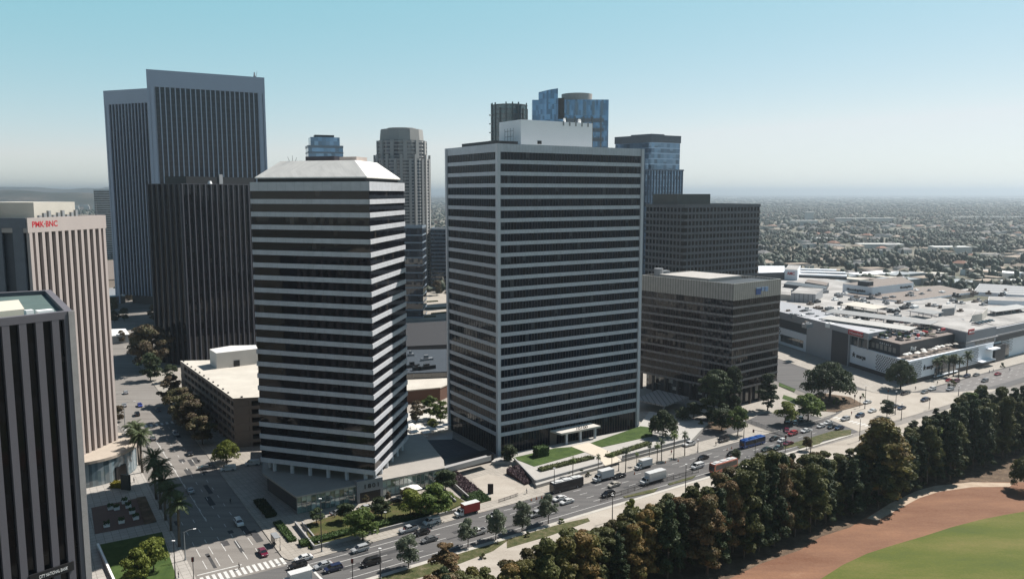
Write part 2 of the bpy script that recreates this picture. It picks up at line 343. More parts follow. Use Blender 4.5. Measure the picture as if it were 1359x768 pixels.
field_dirt = [(880, 800), (968, 768), (1010, 748), (1062, 730), (1090, 712), (1128, 700), (1150, 686), (1180, 668), (1215, 652), (1240, 645), (1290, 640), (1359, 640), (1420, 636), (1600, 640), (1600, 1500), (880, 1500)]
slab('dirt_track', pxpoly(field_dirt), 0.0, 0.17, M_DIRT)
slab('sand_edge', pxpoly([(1150, 688), (1180, 669), (1215, 652), (1240, 645), (1290, 640), (1345, 641), (1340, 646), (1290, 646.5), (1245, 653), (1220, 661), (1190, 677), (1165, 691)]), 0.0, 0.176, M_SAND)
sheet('playing_field', pxpoly([(1060, 790), (1090, 768), (1118, 750), (1150, 735), (1187, 723), (1225, 712), (1262, 700), (1300, 690), (1330, 684), (1359, 679), (1500, 668), (1700, 665), (1700, 1500), (1060, 1500)]), 0.18, M_FIELD)
# painted markings
mk = MB()
def dash(fr, a0, a1, t0, t1, z):
    mk.quad([(*fr(a0, t0), z), (*fr(a1, t0), z), (*fr(a1, t1), z), (*fr(a0, t1), z)])
for k, t in enumerate((-3.5, -6.8, -10.1, -13.4)):
    for s in np.arange(-10, 204, 9.0): dash(SM, s, s + 3.0, t - 0.08, t + 0.08, 0.004)
dash(SM, -16, 204, -16.6, -16.42, 0.004); dash(SM, -17, 30, -3.6, -3.42, 0.008); dash(SM, -17, 6, -6.9, -6.7, 0.008)
dash(SM, -17.6, -17.0, -16.4, -0.4, 0.004)
tag(mk.build('lane_marking', M_MARK), kind='structure')
mk = MB()
for i in range(15):
    r0 = 0.8 + i * 1.42; dash(CP, r0, r0 + 0.8, 1.0, 5.2, 0.012)
dash(CP, 0.6, 11.5, 6.6, 7.0, 0.012)
for r in (3.4, 6.6, 9.9, 13.6, 17.0):
    for t in np.arange(9, 150, 8.0): dash(CP, r - 0.08, r + 0.08, t, t + (5.5 if t < 22 else 2.6), 0.012)
dash(CP, 9.6, 9.75, 40, 150, 0.012)
for i in range(10): dash(CP, 1 + i * 2.0, 1.9 + i * 2.0, 152, 155.5, 0.012)
tag(mk.build('crossing_marking', M_MARK), kind='structure')
rp = random.Random(4); M_PATCH = ground_mat('asphalt_patch', [(0.3, (0.05, 0.05, 0.052)), (0.7, (0.085, 0.083, 0.083))], 0.6, 4.0); mp_ = MB()
for k in range(26):
    s, t = rp.uniform(-15, 200), rp.uniform(-16, -1.5); L_, W_ = rp.uniform(1.5, 9), rp.uniform(0.7, 2.2)
    mp_.quad([(*SM(s, t), 0.002), (*SM(s + L_, t), 0.002), (*SM(s + L_, t + W_), 0.002), (*SM(s, t + W_), 0.002)])
for k in range(22):
    r, t = rp.uniform(1, 19), rp.uniform(8, 140); L_, W_ = rp.uniform(2, 9), rp.uniform(0.8, 2.0)
    mp_.quad([(*CP(r, t), 0.008), (*CP(r + W_, t), 0.008), (*CP(r + W_, t + L_), 0.008), (*CP(r, t + L_), 0.008)])
tag(mp_.build('asphalt_patch', M_PATCH), kind='structure')
mk = MB()
for t in (-3.0, -6.2, -9.4):
    for s in np.arange(312, 440, 9.0): dash(SM, s, s + 3, t - 0.08, t + 0.08, 0.012)
for i in range(9): dash(SM, 215, 218.5, -2.2 - i * 1.8, -1.4 - i * 1.8, 0.016)
tag(mk.build('lane_marking', M_MARK), kind='structure')
# ---------------------------------------------------------------- building kits
def band_tower(t, poly, z0, ztop, n, spandrel, gm, sm, off=0.25, mull=0.0, mw=0.09, mm=None, parapet=None, roof=None, core=None, fascia=True):
    "floors of glass between spandrel rings; poly is local"
    poly = ccw(poly)
    b = MB(); b.prism(inset(poly, 0.5), z0 + 0.02, ztop - 1.2, 0, 1); b.build('core', [core or M_BLACK, roof or M_CONC], t)
    ph = parapet or spandrel; fh = (ztop - ph - z0) / n
    g = MB(); g.prism(poly, 0, fh - spandrel + 0.3, bottom=False, open_=True)
    if mull:
        for i in range(len(poly)):
            p, q = poly[i], poly[(i + 1) % len(poly)]; L = math.hypot(q[0] - p[0], q[1] - p[1]); a = math.degrees(math.atan2(q[1] - p[1], q[0] - p[0]))
            if L < 2 * mull: continue
            nn = round(L / mull); dd = D(a)
            for k in range(1, nn):
                c = add(add(p, dd, L * k / nn), D(a - 90), 0.06); g.obox(c, a, mw, 0.12, 0.02, fh - spandrel + 0.28, 1)
    gme = g.mesh('window_band', [gm, mm or sm])
    s = MB(); s.prism(inset(poly, -off), 0, spandrel); sme = s.mesh('spandrel', [sm])
    for k in range(n):
        link('spandrel', sme, t, (0, 0, z0 + k * fh)); link('window_band', gme, t, (0, 0, z0 + k * fh + spandrel - 0.15))
    s = MB(); o = inset(poly, -off); i_ = inset(poly, 0.6); m_ = len(o)
    for k in range(m_):
        k2 = (k + 1) % m_; s.prism([o[k], o[k2], i_[k2], i_[k]], ztop - ph, ztop)
    s.build('parapet', sm, t); return fh
def strip_tower(t, poly, z0, z1, bay, pw, pd, gm, pm, top_h, edges=None, pier_top=None, base_h=0.0, basem=None, roof=None, wallm=None, end_w=None, rec=0.35):
    "vertical piers with window strips between them on the given edges, a solid crown above"
    poly = ccw(poly); n = len(poly); edges = range(n) if edges is None else edges
    b = MB(); b.prism(inset(poly, rec + 0.05), z0, z1 - 1.0, 0, 1); b.build('wall', [wallm or gm, roof or M_CONC], t)
    zp = pier_top or (z1 - top_h)
    pb = {}
    for e in edges:
        p, q = poly[e], poly[(e + 1) % n]; L = math.hypot(q[0] - p[0], q[1] - p[1]); a = math.degrees(math.atan2(q[1] - p[1], q[0] - p[0])); dd, nn_ = D(a), D(a - 90)
        nb = max(1, round(L / bay)); bw = L / nb
        pme = MB(); pme.box(-pw / 2, pw / 2, -pd, rec, z0 + base_h, zp); pme = pme.mesh('pier', [pm])
        sme = MB(); sme.quad([(0, 0, z0 + base_h), (bw - pw, 0, z0 + base_h), (bw - pw, 0, zp), (0, 0, zp)], 0, [(0, z0 + base_h), (bw - pw, z0 + base_h), (bw - pw, zp), (0, zp)]); sme = sme.mesh('window_strip', [gm])
        for k in range(nb + 1):
            c = add(p, dd, min(max(k * bw, pw / 2), L - pw / 2)); o = link('pier', pme, t, (c[0], c[1], 0)); o.rotation_euler = (0, 0, R(a))
            if k < nb:
                c = add(add(p, dd, k * bw + pw / 2), nn_, -rec); o = link('window_strip', sme, t, (c[0], c[1], 0)); o.rotation_euler = (0, 0, R(a))
    s = MB(); o = inset(poly, -pd - 0.03); i_ = inset(poly, 0.9)
    for k in range(n):
        k2 = (k + 1) % n; s.prism([o[k], o[k2], i_[k2], i_[k]], zp, z1)
    s.build('parapet', pm, t)
    if base_h:
        s = MB(); s.prism(inset(poly, -0.2), z0, z0 + base_h); s.build('base', basem or pm, t)
def rooftop(t, name, poly, z0, z1, m, parent=True):
    b = MB(); b.prism(ccw(poly), z0, z1); return b.build(name, m, t)
# ---------------------------------------------------------------- 1. tower of white bands with the hipped white roof
C1, L1, R1 = (-42.1, 236.2), (-80.8, 248.7), (-36.8, 272.5)
B1 = (L1[0] + R1[0] - C1[0], L1[1] + R1[1] - C1[1])
P1 = rel([C1, R1, B1, L1], C1)
t1 = thing('office_tower', 'dark glass tower ringed by white bands under a white hipped roof', 'office tower', C1)
M_G1 = glass('near_black_glass', (0.005, 0.005, 0.007), 1.5, 3.94, share=0.06, light=(0.03, 0.026, 0.024), spec=0.4, ior=1.45, wob=0.25)
M_B1 = stripes('pale_stone_band', (0.55, 0.555, 0.58), (0.38, 0.38, 0.4), 3.2, 0.975, 0, 0.55)
band_tower(t1, P1, 9.0, 98.3, 22, 1.45, M_G1, M_B1, off=0.3, parapet=2.7, roof=M_CONC)
cy = MB()
for k in range(6):
    for e in range(4):
        p, q = P1[e], P1[(e + 1) % 4]; c = add((p[0] + (q[0] - p[0]) * (k + 0.6) / 6.2, p[1] + (q[1] - p[1]) * (k + 0.6) / 6.2), D(math.degrees(math.atan2(q[1] - p[1], q[0] - p[0])) + 90), 1.2)
        if k in (1, 3, 5): pass
        b = MB(); b.cyl((0, 0), 0.65, 0.65, 0.1, 9.0, 10); b.build('column', M_B1, t1, loc=(c[0], c[1], 0))
b = MB(); b.prism(inset(ccw(P1), 1.6), 96.5, 99.4); b.build('roof_recess', M_BLACK, t1)
b = MB(); lo, hi = inset(ccw(P1), 0.9), inset(ccw(P1), 7.2)
b.prism(lo, 99.4, 99.75); b.prism(lo, 99.75, 104.9, top=hi); b.build('roof', stripes('white_roof_metal', (0.84, 0.8, 0.74), (0.72, 0.68, 0.62), 2.4, 0.96, 0, 0.5), t1)
mid = (sum(p[0] for p in hi) / 4, sum(p[1] for p in hi) / 4)
b = MB(); b.obox(add(mid, D(162), 1.0), 162, 10.5, 9, 104.9, 106.5); b.build('roof_plant', mat('dark_plant', (0.035, 0.03, 0.04), 0.6), t1)
b = MB(); b.obox(add(mid, D(-18), 8.5), 162, 6, 7, 104.9, 106.3); b.build('roof_plant', mat('pinkish_plant', (0.5, 0.42, 0.38), 0.7), t1)
b = MB()
for dx, dh in ((0, 1.7), (0.9, 1.1), (-1.0, 1.3)): b.tube((hi[3][0] + 4 + dx, hi[3][1] - 1, 104.9), (hi[3][0] + 4 + dx * 1.5, hi[3][1] - 1, 104.9 + dh), 0.07, 0.05, 5)
b.build('antenna', M_DARK, t1)
# podium
PO = [(-63.8, 227.1), (-47.9, 236.4), (-40.6, 240.7), (-22.5, 251.6), (-23.5, 259.0), (-33.5, 287), (-92, 287), (-79.5, 246.5)]
pt = thing('podium', 'low glass fronted podium with a flat roof and street number, below the white banded tower', 'podium', C1)
pp = rel(PO, C1); PH = 5.4
M_GP = glass('pale_green_glass', (0.1, 0.15, 0.135), 1.45, 2.7, share=0.55, light=(0.36, 0.44, 0.41), spec=1.0, ior=1.8, wob=0.8)
b = MB(); b.prism(inset(ccw(pp), 0.9), 0.12, PH, 0, 1); b.build('wall', [mat('podium_wall', (0.06, 0.06, 0.065), 0.6), M_DARK], pt)
for i, j in ((0, 1), (2, 3)):
    p, q = pp[i], pp[j]; L = math.hypot(q[0] - p[0], q[1] - p[1]); a = math.degrees(math.atan2(q[1] - p[1], q[0] - p[0]))
    g = MB(); g.quad([(0, 0, 0.3), (L, 0, 0.3), (L, 0, PH), (0, 0, PH)], 0, [(0, 0.3), (L, 0.3), (L, PH), (0, PH)])
    o = g.build('shopfront', M_GP, pt, loc=(*add(p, D(a + 90), 0.25), 0)); o.rotation_euler = (0, 0, R(a))
    g = MB()
    for k in range(int(L / 1.45) + 1): g.box(k * 1.45 - 0.05, k * 1.45 + 0.05, -0.12, 0.05, 0.3, PH)
    g.box(0, L, -0.1, 0.04, 2.9, 3.02)
    o = g.build('shopfront_frame', M_STEEL, pt, loc=(*add(p, D(a + 90), 0.22), 0)); o.rotation_euler = (0, 0, R(a))
rf = inset(ccw(pp), -0.5)
b = MB(); b.prism(rf, PH + 0.02, PH + 0.55); b.build('roof', mat('podium_roof', (0.37, 0.34, 0.305), 0.8, 0.12), pt)
b = MB(); a_ = 31.5; pc = rel([(-47.6, 235.6), (-40.4, 239.9)], C1)
b.prism(ccw([pc[0], pc[1], add(pc[1], D(121), 1.6), add(pc[0], D(121), 1.6)]), 3.3, 7.0)
for e in (0, 1): b.obox(add(add(pc[e], D(a_), 0.4 if e == 0 else -0.4), D(121), 0.8), a_, 0.9, 1.7, 0.12, 3.3)
b.build('entrance_portal', mat('portal_stone', (0.3, 0.3, 0.31), 0.7), pt)
sg = sign('1801', add(add(pc[0], D(a_), 2.0), D(-59), 0.05), a_, 4.4, 1.9, M_DARK, pt, width=4.6, depth=0.12, bold=0.03, space=1.3)
b = MB(); b.prism(ccw([add(pc[0], D(a_), 0.9), add(pc[1], D(a_), -0.9), add(add(pc[1], D(a_), -0.9), D(121), 1.2), add(add(pc[0], D(a_), 0.9), D(121), 1.2)]), 0.13, 3.25); b.build('doorway', M_BLACK, pt)
# ---------------------------------------------------------------- 2. tall slab of grey bands beyond the lawn
N2 = (-4.9, 280.4); A2 = 31.9
P2 = rel(quad_plan(N2, A2, 65.6, A2 + 90, 38.4), N2)
t2 = thing('office_tower', 'tallest grey banded glass tower with a white penthouse, standing behind the front lawns', 'office tower', N2)
M_G2 = glass('blue_black_glass', (0.003, 0.007, 0.014), 1.29, 4.09, share=0.12, light=(0.04, 0.047, 0.055), spec=0.15, ior=1.55, wob=0.5)
M_B2 = stripes('grey_panel_band', (0.52, 0.55, 0.6), (0.36, 0.38, 0.42), 1.29, 0.93) if True else mat('grey_metal_band', (0.43, 0.45, 0.48), 0.5, 0.06, 0.2)
fh2 = band_tower(t2, P2, 7.2, 112.0, 25, 1.36, M_G2, M_B2, off=0.2, mull=1.29, mw=0.1, mm=mat('dull_mullion', (0.085, 0.095, 0.115), 0.5), parapet=2.8, roof=M_CONC)
b = MB(); b.prism(inset(P2, 0.3), 0.1, 7.2, open_=True)
for e in range(4):
    p, q = P2[e], P2[(e + 1) % 4]; L = math.hypot(q[0] - p[0], q[1] - p[1]); a = math.degrees(math.atan2(q[1] - p[1], q[0] - p[0]))
    for k in range(1, int(L / 1.29)): b.obox(add(add(p, D(a), k * 1.29), D(a + 90), 0.25), a, 0.1, 0.14, 0.1, 7.2, 1)
b.build('lobby_glazing', [M_G2, mat('bronze_mullion', (0.14, 0.12, 0.105), 0.5)], t2)
for p in P2:
    b = MB(); b.obox((0, 0), A2, 1.3, 1.3, 0.05, 111.98); b.build('corner_column', mat('column_grey', (0.56, 0.58, 0.62), 0.5, 0.05), t2, loc=(p[0], p[1], 0))
LX = lambda a, b_: add((a * D(A2)[0], a * D(A2)[1]), D(A2 + 90), b_)
def lq(a0, a1, b0, b1): return [LX(a0, b0), LX(a1, b0), LX(a1, b1), LX(a0, b1)]
b = MB(); b.prism(lq(15.2, 48, 9, 24.4), 110.9, 121.6); b.build('penthouse', mat('white_penthouse', (1.06, 1.07, 1.1), 0.6, 0.03, 0.1), t2)
b = MB(); b.prism(lq(22.5, 24.3, 8.9, 9.2), 113.0, 114.2); b.build('vent', M_DARK, t2)
b = MB()
for k in range(5): b.prism(lq(34 + k * 2.9, 34.5 + k * 2.9, 8.8, 9.1), 120.2, 121.9)
b.build('hatch', M_GREY, t2)
b = MB()
for x, y in ((36, 11), (36.6, 11.6), (43, 11), (43.8, 11.4)): q = LX(x, y); b.cyl(q, 0.45, 0.3, 121.6, 123.2, 8)
b.build('roof_fan', M_WHITE, t2)
b = MB(); b.prism(lq(2, 12, 6, 30), 110.9, 113.4); b.build('roof_plant', M_DARK, t2)
b = MB()
for z in (113.5, 115.5, 117.5):
    p, q = LX(12.6, 10), LX(12.6, 16); b.tube((*p, z), (*q, z), 0.09, 0.09, 5)
for y in (10, 12, 14, 16): p = LX(12.6, y); b.tube((*p, 110.9), (*p, 118.5), 0.09, 0.09, 5)
b.build('ladder_rack', M_GREY, t2)
# entrance canopy
can = ccw(rel([G(735, 570.5, 6.0), G(742.4, 573.5, 6.0), G(792.5, 562.5, 6.0), G(783, 559.5, 6.0)], N2))
cn = [LX(22.5, -0.1), LX(24.0, -5.6), LX(42.5, -5.6), LX(41.5, -0.1)]
b = MB(); b.prism(ccw(cn), 5.4, 6.1); b.build('canopy', mat('canopy_slab', (0.62, 0.58, 0.53), 0.7, 0.06), t2)
for a in (27, 33.5, 40.5):
    b = MB(); q = LX(a, -4.6); b.obox((0, 0), A2, 0.8, 0.8, 0.1, 5.4); b.build('canopy_column', M_B2, t2, loc=(*q, 0))
sign('10100', LX(31.0, -5.0), A2, 6.05, 1.6, M_DARK, t2, depth=0.1, width=5.2)
b = MB(); b.prism(lq(22.5, 25.5, -0.35, -0.05), 0.12, 6.1); b.build('entrance_panel', mat('brown_panel', (0.22, 0.18, 0.15), 0.6), t2)
# ---------------------------------------------------------------- 3. near tower cut by the left edge
N3 = (-93.2, 166.0)
P3 = rel([add(N3, D(230), 46), N3, add(N3, D(125), 43.7), add(add(N3, D(230), 46), D(125), 60)], N3)
t3 = thing('office_tower', 'nearest dark tower with wide grey stone piers and a green sunken roof', 'office tower', N3)
M_G3 = glass('black_window_strip', (0.006, 0.006, 0.008), 1.5, 3.8, share=0.04, light=(0.03, 0.028, 0.027), spec=0.2, ior=1.45, wob=0.2)
M_P3 = mat('grey_stone_pier', (0.13, 0.122, 0.138), 0.75, 0.1, 0.2, streak=True)
strip_tower(t3, P3, 0.1, 70.4, 3.05, 1.35, 0.5, M_G3, M_P3, 1.6, edges=[0, 1], roof=mat('green_roof_deck', (0.085, 0.13, 0.12), 0.8), wallm=M_P3, rec=0.5)
b = MB(); b.obox((0, 0), 230, 1.2, 1.2, 0.1, 70.38); b.build('corner_pier', mat('pale_corner_stone', (0.36, 0.34, 0.33), 0.7), t3, loc=(*add((0, 0), D(0), 0.15), 0))
rr = [add(add((0, 0), D(230), 8 + i * 30), D(125), 8 + j * 18) for i, j in ((0, 0), (1, 0), (1, 1), (0, 1))]
b = MB(); b.prism(ccw(rr), 69.2, 70.7); b.build('roof_deck', mat('cream_deck', (0.66, 0.6, 0.5), 0.8, 0.04), t3)
b = MB(); b.obox(add(add((0, 0), D(230), 4.5), D(125), 4.0), 230, 3, 2, 69.4, 70.6); b.obox(add(add((0, 0), D(230), 7.5), D(125), 3.4), 230, 1.4, 1.4, 69.4, 71.0); b.build('roof_plant', M_WHITE, t3)
b = MB(); q = add((0, 0), D(125), 41); b.tube((q[0] - 12, q[1] - 6, 70.4), (q[0] - 11.2, q[1] - 6, 72.2), 0.12, 0.2, 6); b.build('warning_light', M_RED, t3)
b = MB(); zz = Zat(*add(N3, D(230), 3), 741)
q0, q1 = add((0, 0), D(230), 11.5), add((0, 0), D(230), 2.9)
b.prism(ccw([add(q0, D(140), -0.55), add(q1, D(140), -0.55), add(q1, D(140), -0.95), add(q0, D(140), -0.95)]), zz - 2.2, zz - 0.3)
b.build('sign_panel', M_BLACK, t3)
sign('CITY NATIONAL BANK', add(add(q1, D(140), -1.0), D(230), 6.9), 50, zz - 1.6, 1.0, M_WHITE, t3, width=5.6, depth=0.03)
# ---------------------------------------------------------------- 4. beige ribbed tower
N4 = (-145.2, 239.2); R4 = (-138.9, 271.8); a4 = math.degrees(math.atan2(R4[1] - N4[1], R4[0] - N4[0]))
P4 = rel([N4, R4, add(R4, D(a4 + 90), 44), add(N4, D(a4 + 90), 44)], N4)
t4 = thing('office_tower', 'beige stone tower of slim vertical piers with red letters at its top', 'office tower', N4)
M_G4 = glass('recessed_brown_glass', (0.03, 0.024, 0.024), 1.5, 3.75, share=0.3, light=(0.11, 0.09, 0.085), slab=0.3, slabcol=(0.055, 0.045, 0.045), spec=0.5, ior=1.45)
M_P4 = mat('beige_stone', (0.48, 0.415, 0.385), 0.8, 0.08, 0.15, streak=True)
strip_tower(t4, P4, 8.0, 87.5, 2.75, 1.15, 0.45, M_G4, M_P4, 4.4, edges=[0], roof=M_CONC, wallm=mat('slate_wall', (0.075, 0.08, 0.095), 0.6), rec=0.6)
b = MB()
q = P4[0]; dd = D(a4 + 90)
for k in range(6): b.obox(add(add(q, dd, 3 + k * 7.5), D(a4 + 180), 0.35), a4 + 90, 3.6, 0.5, 8, 87.4)
b.build('dark_pilaster', mat('slate_pilaster', (0.15, 0.16, 0.185), 0.6), t4)
b = MB(); b.prism([P4[0], add(P4[0], dd, 44), add(add(P4[0], dd, 44), D(a4 + 180), 0.7), add(P4[0], D(a4 + 180), 0.7)][::-1], 84.5, 87.55); b.build('dark_parapet', mat('slate_pilaster', (0.15, 0.16, 0.185)), t4)
sign('PMK\u00b7BNC', add(add((0, 0), D(a4), 1.2), D(a4 - 90), 0.5), a4, 84.7, 2.5, M_RED, t4, width=10.2, depth=0.03, bold=0.04)
b = MB(); b.prism(rel([add(add(N4, D(a4), 13), D(a4 + 90), 9), add(add(N4, D(a4), 31), D(a4 + 90), 9), add(add(N4, D(a4), 31), D(a4 + 90), 32), add(add(N4, D(a4), 13), D(a4 + 90), 32)], N4), 86.4, 92.0); b.build('penthouse', mat('cream_penthouse', (0.58, 0.54, 0.47), 0.8, 0.06), t4)
b = MB(); b.prism(rel([add(add(N4, D(a4), 5), D(a4 + 90), 24), add(add(N4, D(a4), 13), D(a4 + 90), 22), add(add(N4, D(a4), 13), D(a4 + 90), 40), add(add(N4, D(a4), 5), D(a4 + 90), 40)], N4), 86.4, 91.7); b.build('penthouse', M_GREY, t4)
b = MB()
for k in range(9):
    q = add(add((0, 0), D(a4), 14 + 2 * k), D(a4 + 90), 8); b.obox(q, a4, 1.0, 0.8, 86.5, 87.9 + (k % 3) * 0.7)
b.tube((*add((0, 0), D(a4), 22), 87.5), (*add((0, 0), D(a4), 23.5), 91), 0.1, 0.06, 5); b.tube((*add((0, 0), D(a4), 30), 87.5), (*add((0, 0), D(a4), 30), 92), 0.12, 0.06, 5)
b.build('roof_plant', M_GREY, t4)
pc4 = (-147.5, 263.0)
b = MB(); b.cyl((0, 0), 17.5, 17.5, 0.12, 8.0, 48)
pt4 = thing('podium', 'curved pale glass podium at the foot of the beige ribbed tower', 'podium', pc4)
b.build('glass_wall', glass('ribbed_pale_glass', (0.1, 0.14, 0.16), 0.9, 8, share=0.5, light=(0.22, 0.26, 0.28), spec=0.9, ior=1.6, wob=0.6), pt4, smooth=False)
b = MB(); b.cyl((0, 0), 18.0, 18.0, 8.02, 8.9, 48); b.build('roof', mat('podium_terrace', (0.47, 0.4, 0.33), 0.85, 0.12), pt4)
b = MB(); b.obox(add((0, 0), D(-19), 17.2), 71, 4.2, 1.2, 0.13, 4.6); b.build('doorway', M_BLACK, pt4)
# ---------------------------------------------------------------- 5. parking garage
N5 = (-104.0, 289.9)
P5 = rel([N5, add(N5, D(12), 30), add(add(N5, D(12), 30), D(100), 70), add(N5, D(125.3), 82)], N5)
t5 = thing('parking_garage', 'brown parking garage with open decks and a cream top deck', 'parking garage', N5)
M_DECK = mat('cream_top_deck', (0.58, 0.535, 0.465), 0.85, 0.16, 0.12); M_BRN = mat('brown_concrete', (0.2, 0.16, 0.135), 0.8, 0.12)
for k in range(6):
    b = MB(); z = 0.6 + k * 3.2; b.prism(ccw(P5), z + 1.15, z + 2.45, 0, 1 if k == 5 else 0); b.build('deck', [M_BRN, M_DECK], t5)
b = MB(); b.prism(inset(ccw(P5), 4.0), 0.12, 17.5); b.build('core', M_BLACK, t5)
for e in range(4):
    p, q = ccw(P5)[e], ccw(P5)[(e + 1) % 4]; L = math.hypot(q[0] - p[0], q[1] - p[1]); a = math.degrees(math.atan2(q[1] - p[1], q[0] - p[0]))
    for k in range(int(L / 6) + 1):
        b = MB(); b.obox((0, 0), a, 0.9 if k else 5.5, 0.9, 0.1, 17.7); b.build('pillar', M_BRN, t5, loc=(*add(add(p, D(a), min(max(0.5, k * 6.0), L - 0.5) + (2.2 if k == 0 else 0)), D(a + 90), 0.55), 0))
b = MB()
for e in (0, 3):
    p, q = ccw(P5)[e], ccw(P5)[(e + 1) % 4]; L = math.hypot(q[0] - p[0], q[1] - p[1]); a = math.degrees(math.atan2(q[1] - p[1], q[0] - p[0]))
    for k in range(int(L / 7)): b.obox(add(add(p, D(a), 3 + k * 7), D(a + 90), 0.8), a, 0.8, 0.5, 19.0, 19.5)
b.build('wheel_stop', M_DARK, t5)
q = add(add((0, 0), D(125.3), 60), D(35), 17)
b = MB(); b.prism(ccw([add(add(q, D(35), -8), D(125), -5), add(add(q, D(35), 10), D(125), -5), add(add(q, D(35), 12), D(125), 4), add(add(q, D(35), 2), D(125), 9), add(add(q, D(35), -8), D(125), 6)]), 19.0, 26.0); b.build('stair_tower', mat('white_stair_tower', (0.7, 0.68, 0.65), 0.8, 0.06), t5)
b = MB(); qq = add(add(q, D(35), 0.5), D(125), -5.1); b.obox(qq, 35, 2.6, 0.3, 19.1, 21.8); b.build('door', M_BLACK, t5)
b = MB()
for k in range(16):
    q = add(add((0, 0), D(110), 6 + 4 * k), D(20), 12); b.obox(q, 110, 1.2, 0.7, 19.1, 19.9 + 0.5 * (k % 2))
for k in (5, 11): q = add(add((0, 0), D(110), 6 + 4 * k), D(20), 13); b.tube((*q, 19), (*q, 26.5), 0.1, 0.07, 5)
b.build('deck_railing', M_GREY, t5)
# ---------------------------------------------------------------- 6. black ribbed tower
N6 = G(252, 486)
w6 = run_to(N6, 153, 222, 0)
P6 = rel(quad_plan(N6, 63, 60, 153, 26), N6)
t6 = thing('office_tower', 'black glass tower with thin grey vertical ribs, behind the parking garage', 'office tower', N6)
M_G6 = glass('black_bronze_glass', (0.008, 0.007, 0.009), 1.4, 3.9, share=0.02, light=(0.03, 0.025, 0.02), spec=0.25, ior=1.5, wob=0.4)
M_P6 = mat('grey_rib', (0.04, 0.042, 0.055), 0.6, 0.1)
strip_tower(t6, P6, 0.1, 100.0, 4.0, 0.7, 0.7, M_G6, M_P6, 1.0, edges=[0, 3], pier_top=99.6, roof=M_DARK, wallm=M_BLACK, rec=0.25)
b = MB(); b.prism([add(add((0, 0), D(63), i), D(153), j) for i, j in ((8, 5), (58, 5), (58, 22), (8, 22))], 99.0, 104.0); b.build('penthouse', M_BLACK, t6)
b = MB(); b.obox(add(add((0, 0), D(63), 32), D(153), 4.6), 63, 2.6, 0.6, 99, 105.5); b.build('penthouse_pier', M_STEEL, t6)
b = MB(); b.cyl(add(add((0, 0), D(63), 22), D(153), 2.5), 1.6, 0.8, 99.2, 101.6, 12); b.build('roof_dome', M_WHITE, t6)
# ---------------------------------------------------------------- 7. the two tall triangular towers
M_G7 = glass('blue_grey_strip_glass', (0.01, 0.014, 0.024), 1.25, 3.9, share=0.0, slab=0.28, slabcol=(0.024, 0.028, 0.038), spec=0.3, ior=1.5, wob=0.15)
M_P7 = mat('grey_aluminium_fin', (0.36, 0.42, 0.53), 0.45, 0.05, 0.1)
def tri_tower(name_lbl, p, q, top_h, z1, extra=0):
    a = math.degrees(math.atan2(q[1] - p[1], q[0] - p[0])); L = math.hypot(q[0] - p[0], q[1] - p[1]) + extra
    q = add(p, D(a), L); c = add(p, D(a + 60), L)
    t = thing('office_tower', name_lbl, 'office tower', p)
    strip_tower(t, rel([p, q, c], p), 8.0, z1, 3.45, 0.7, 0.8, M_G7, M_P7, top_h, edges=[0, 2], roof=M_CONC, rec=0.3)
    b = MB(); b.prism(inset(rel([p, q, c], p), 6), 0.1, 8.0); b.build('base', M_DARK, t)
    for pt_ in rel([p, q, c], p):
        tri = inset(rel([p, q, c], p), -0.8); k_ = rel([p, q, c], p).index(pt_); o_ = tri[k_]; e1, e2 = tri[(k_ + 1) % 3], tri[k_ - 1]
        f1 = 5.2 / math.hypot(e1[0] - o_[0], e1[1] - o_[1]); m1 = ((e1[0] - o_[0]) * f1, (e1[1] - o_[1]) * f1); m2 = ((e2[0] - o_[0]) * f1, (e2[1] - o_[1]) * f1)
        b = MB(); b.prism(ccw([(0, 0), m1, m2]), 0.1, z1 - 0.1); b.build('corner_column', M_P7, t, loc=(*o_, 0))
    return t, a
t7, a7 = tri_tower('tallest slab of fine vertical fins, the closer of the triangular pair', G(196.4, 92.3, 180), G(347.8, 103.2, 180), 11.5, 180)
b = MB(); q = add((0, 0), D(a7), 72); b.cyl((q[0] - 1, q[1] + 4), 1.2, 0.4, 179, 184, 10); b.tube((q[0], q[1] + 4, 180), (q[0] + 1, q[1] + 4, 185), 0.2, 0.1, 5); b.build('dish_antenna', M_STEEL, t7)
tri_tower('fine finned triangular tower half hidden behind its taller looking twin', G(139.6, 120.8, 180), G(197, 117.4, 180), 11.5, 180, 34)
# ---------------------------------------------------------------- 8. bronze block
N8, R8, L8 = (96.4, 343.5), (123.8, 364.5), (62.5, 381.5)
P8 = rel([N8, R8, (R8[0] + L8[0] - N8[0], R8[1] + L8[1] - N8[1]), L8], N8)
t8 = thing('office_building', 'bronze glass block with a tall ribbed crown and a blue sign beside dark conifers', 'office building', N8)
M_G8 = glass('bronze_glass', (0.008, 0.006, 0.008), 1.45, 3.65, share=0.15, light=(0.03, 0.026, 0.027), spec=0.35, ior=1.5, wob=1.0)
M_B8 = stripes('ticked_bronze_band', (0.32, 0.3, 0.3), (0.035, 0.032, 0.034), 0.73, 0.5, 0, 0.45)
M_R8 = stripes('ribbed_bronze_crown', (0.38, 0.36, 0.33), (0.13, 0.12, 0.11), 1.45, 0.82, 0, 0.4, 0.2)
M_BRZ = mat('bronze_metal', (0.06, 0.05, 0.047), 0.5)
band_tower(t8, P8, 8.0, 55.8, 11, 1.0, M_G8, M_B8, off=0.1, mull=1.45, mw=0.08, mm=M_BRZ, parapet=7.4, roof=M_DARK, core=M_BLACK)
for ch in t8.children:
    if ch.name.split('.')[0] == 'parapet': ch.data.materials[0] = M_R8
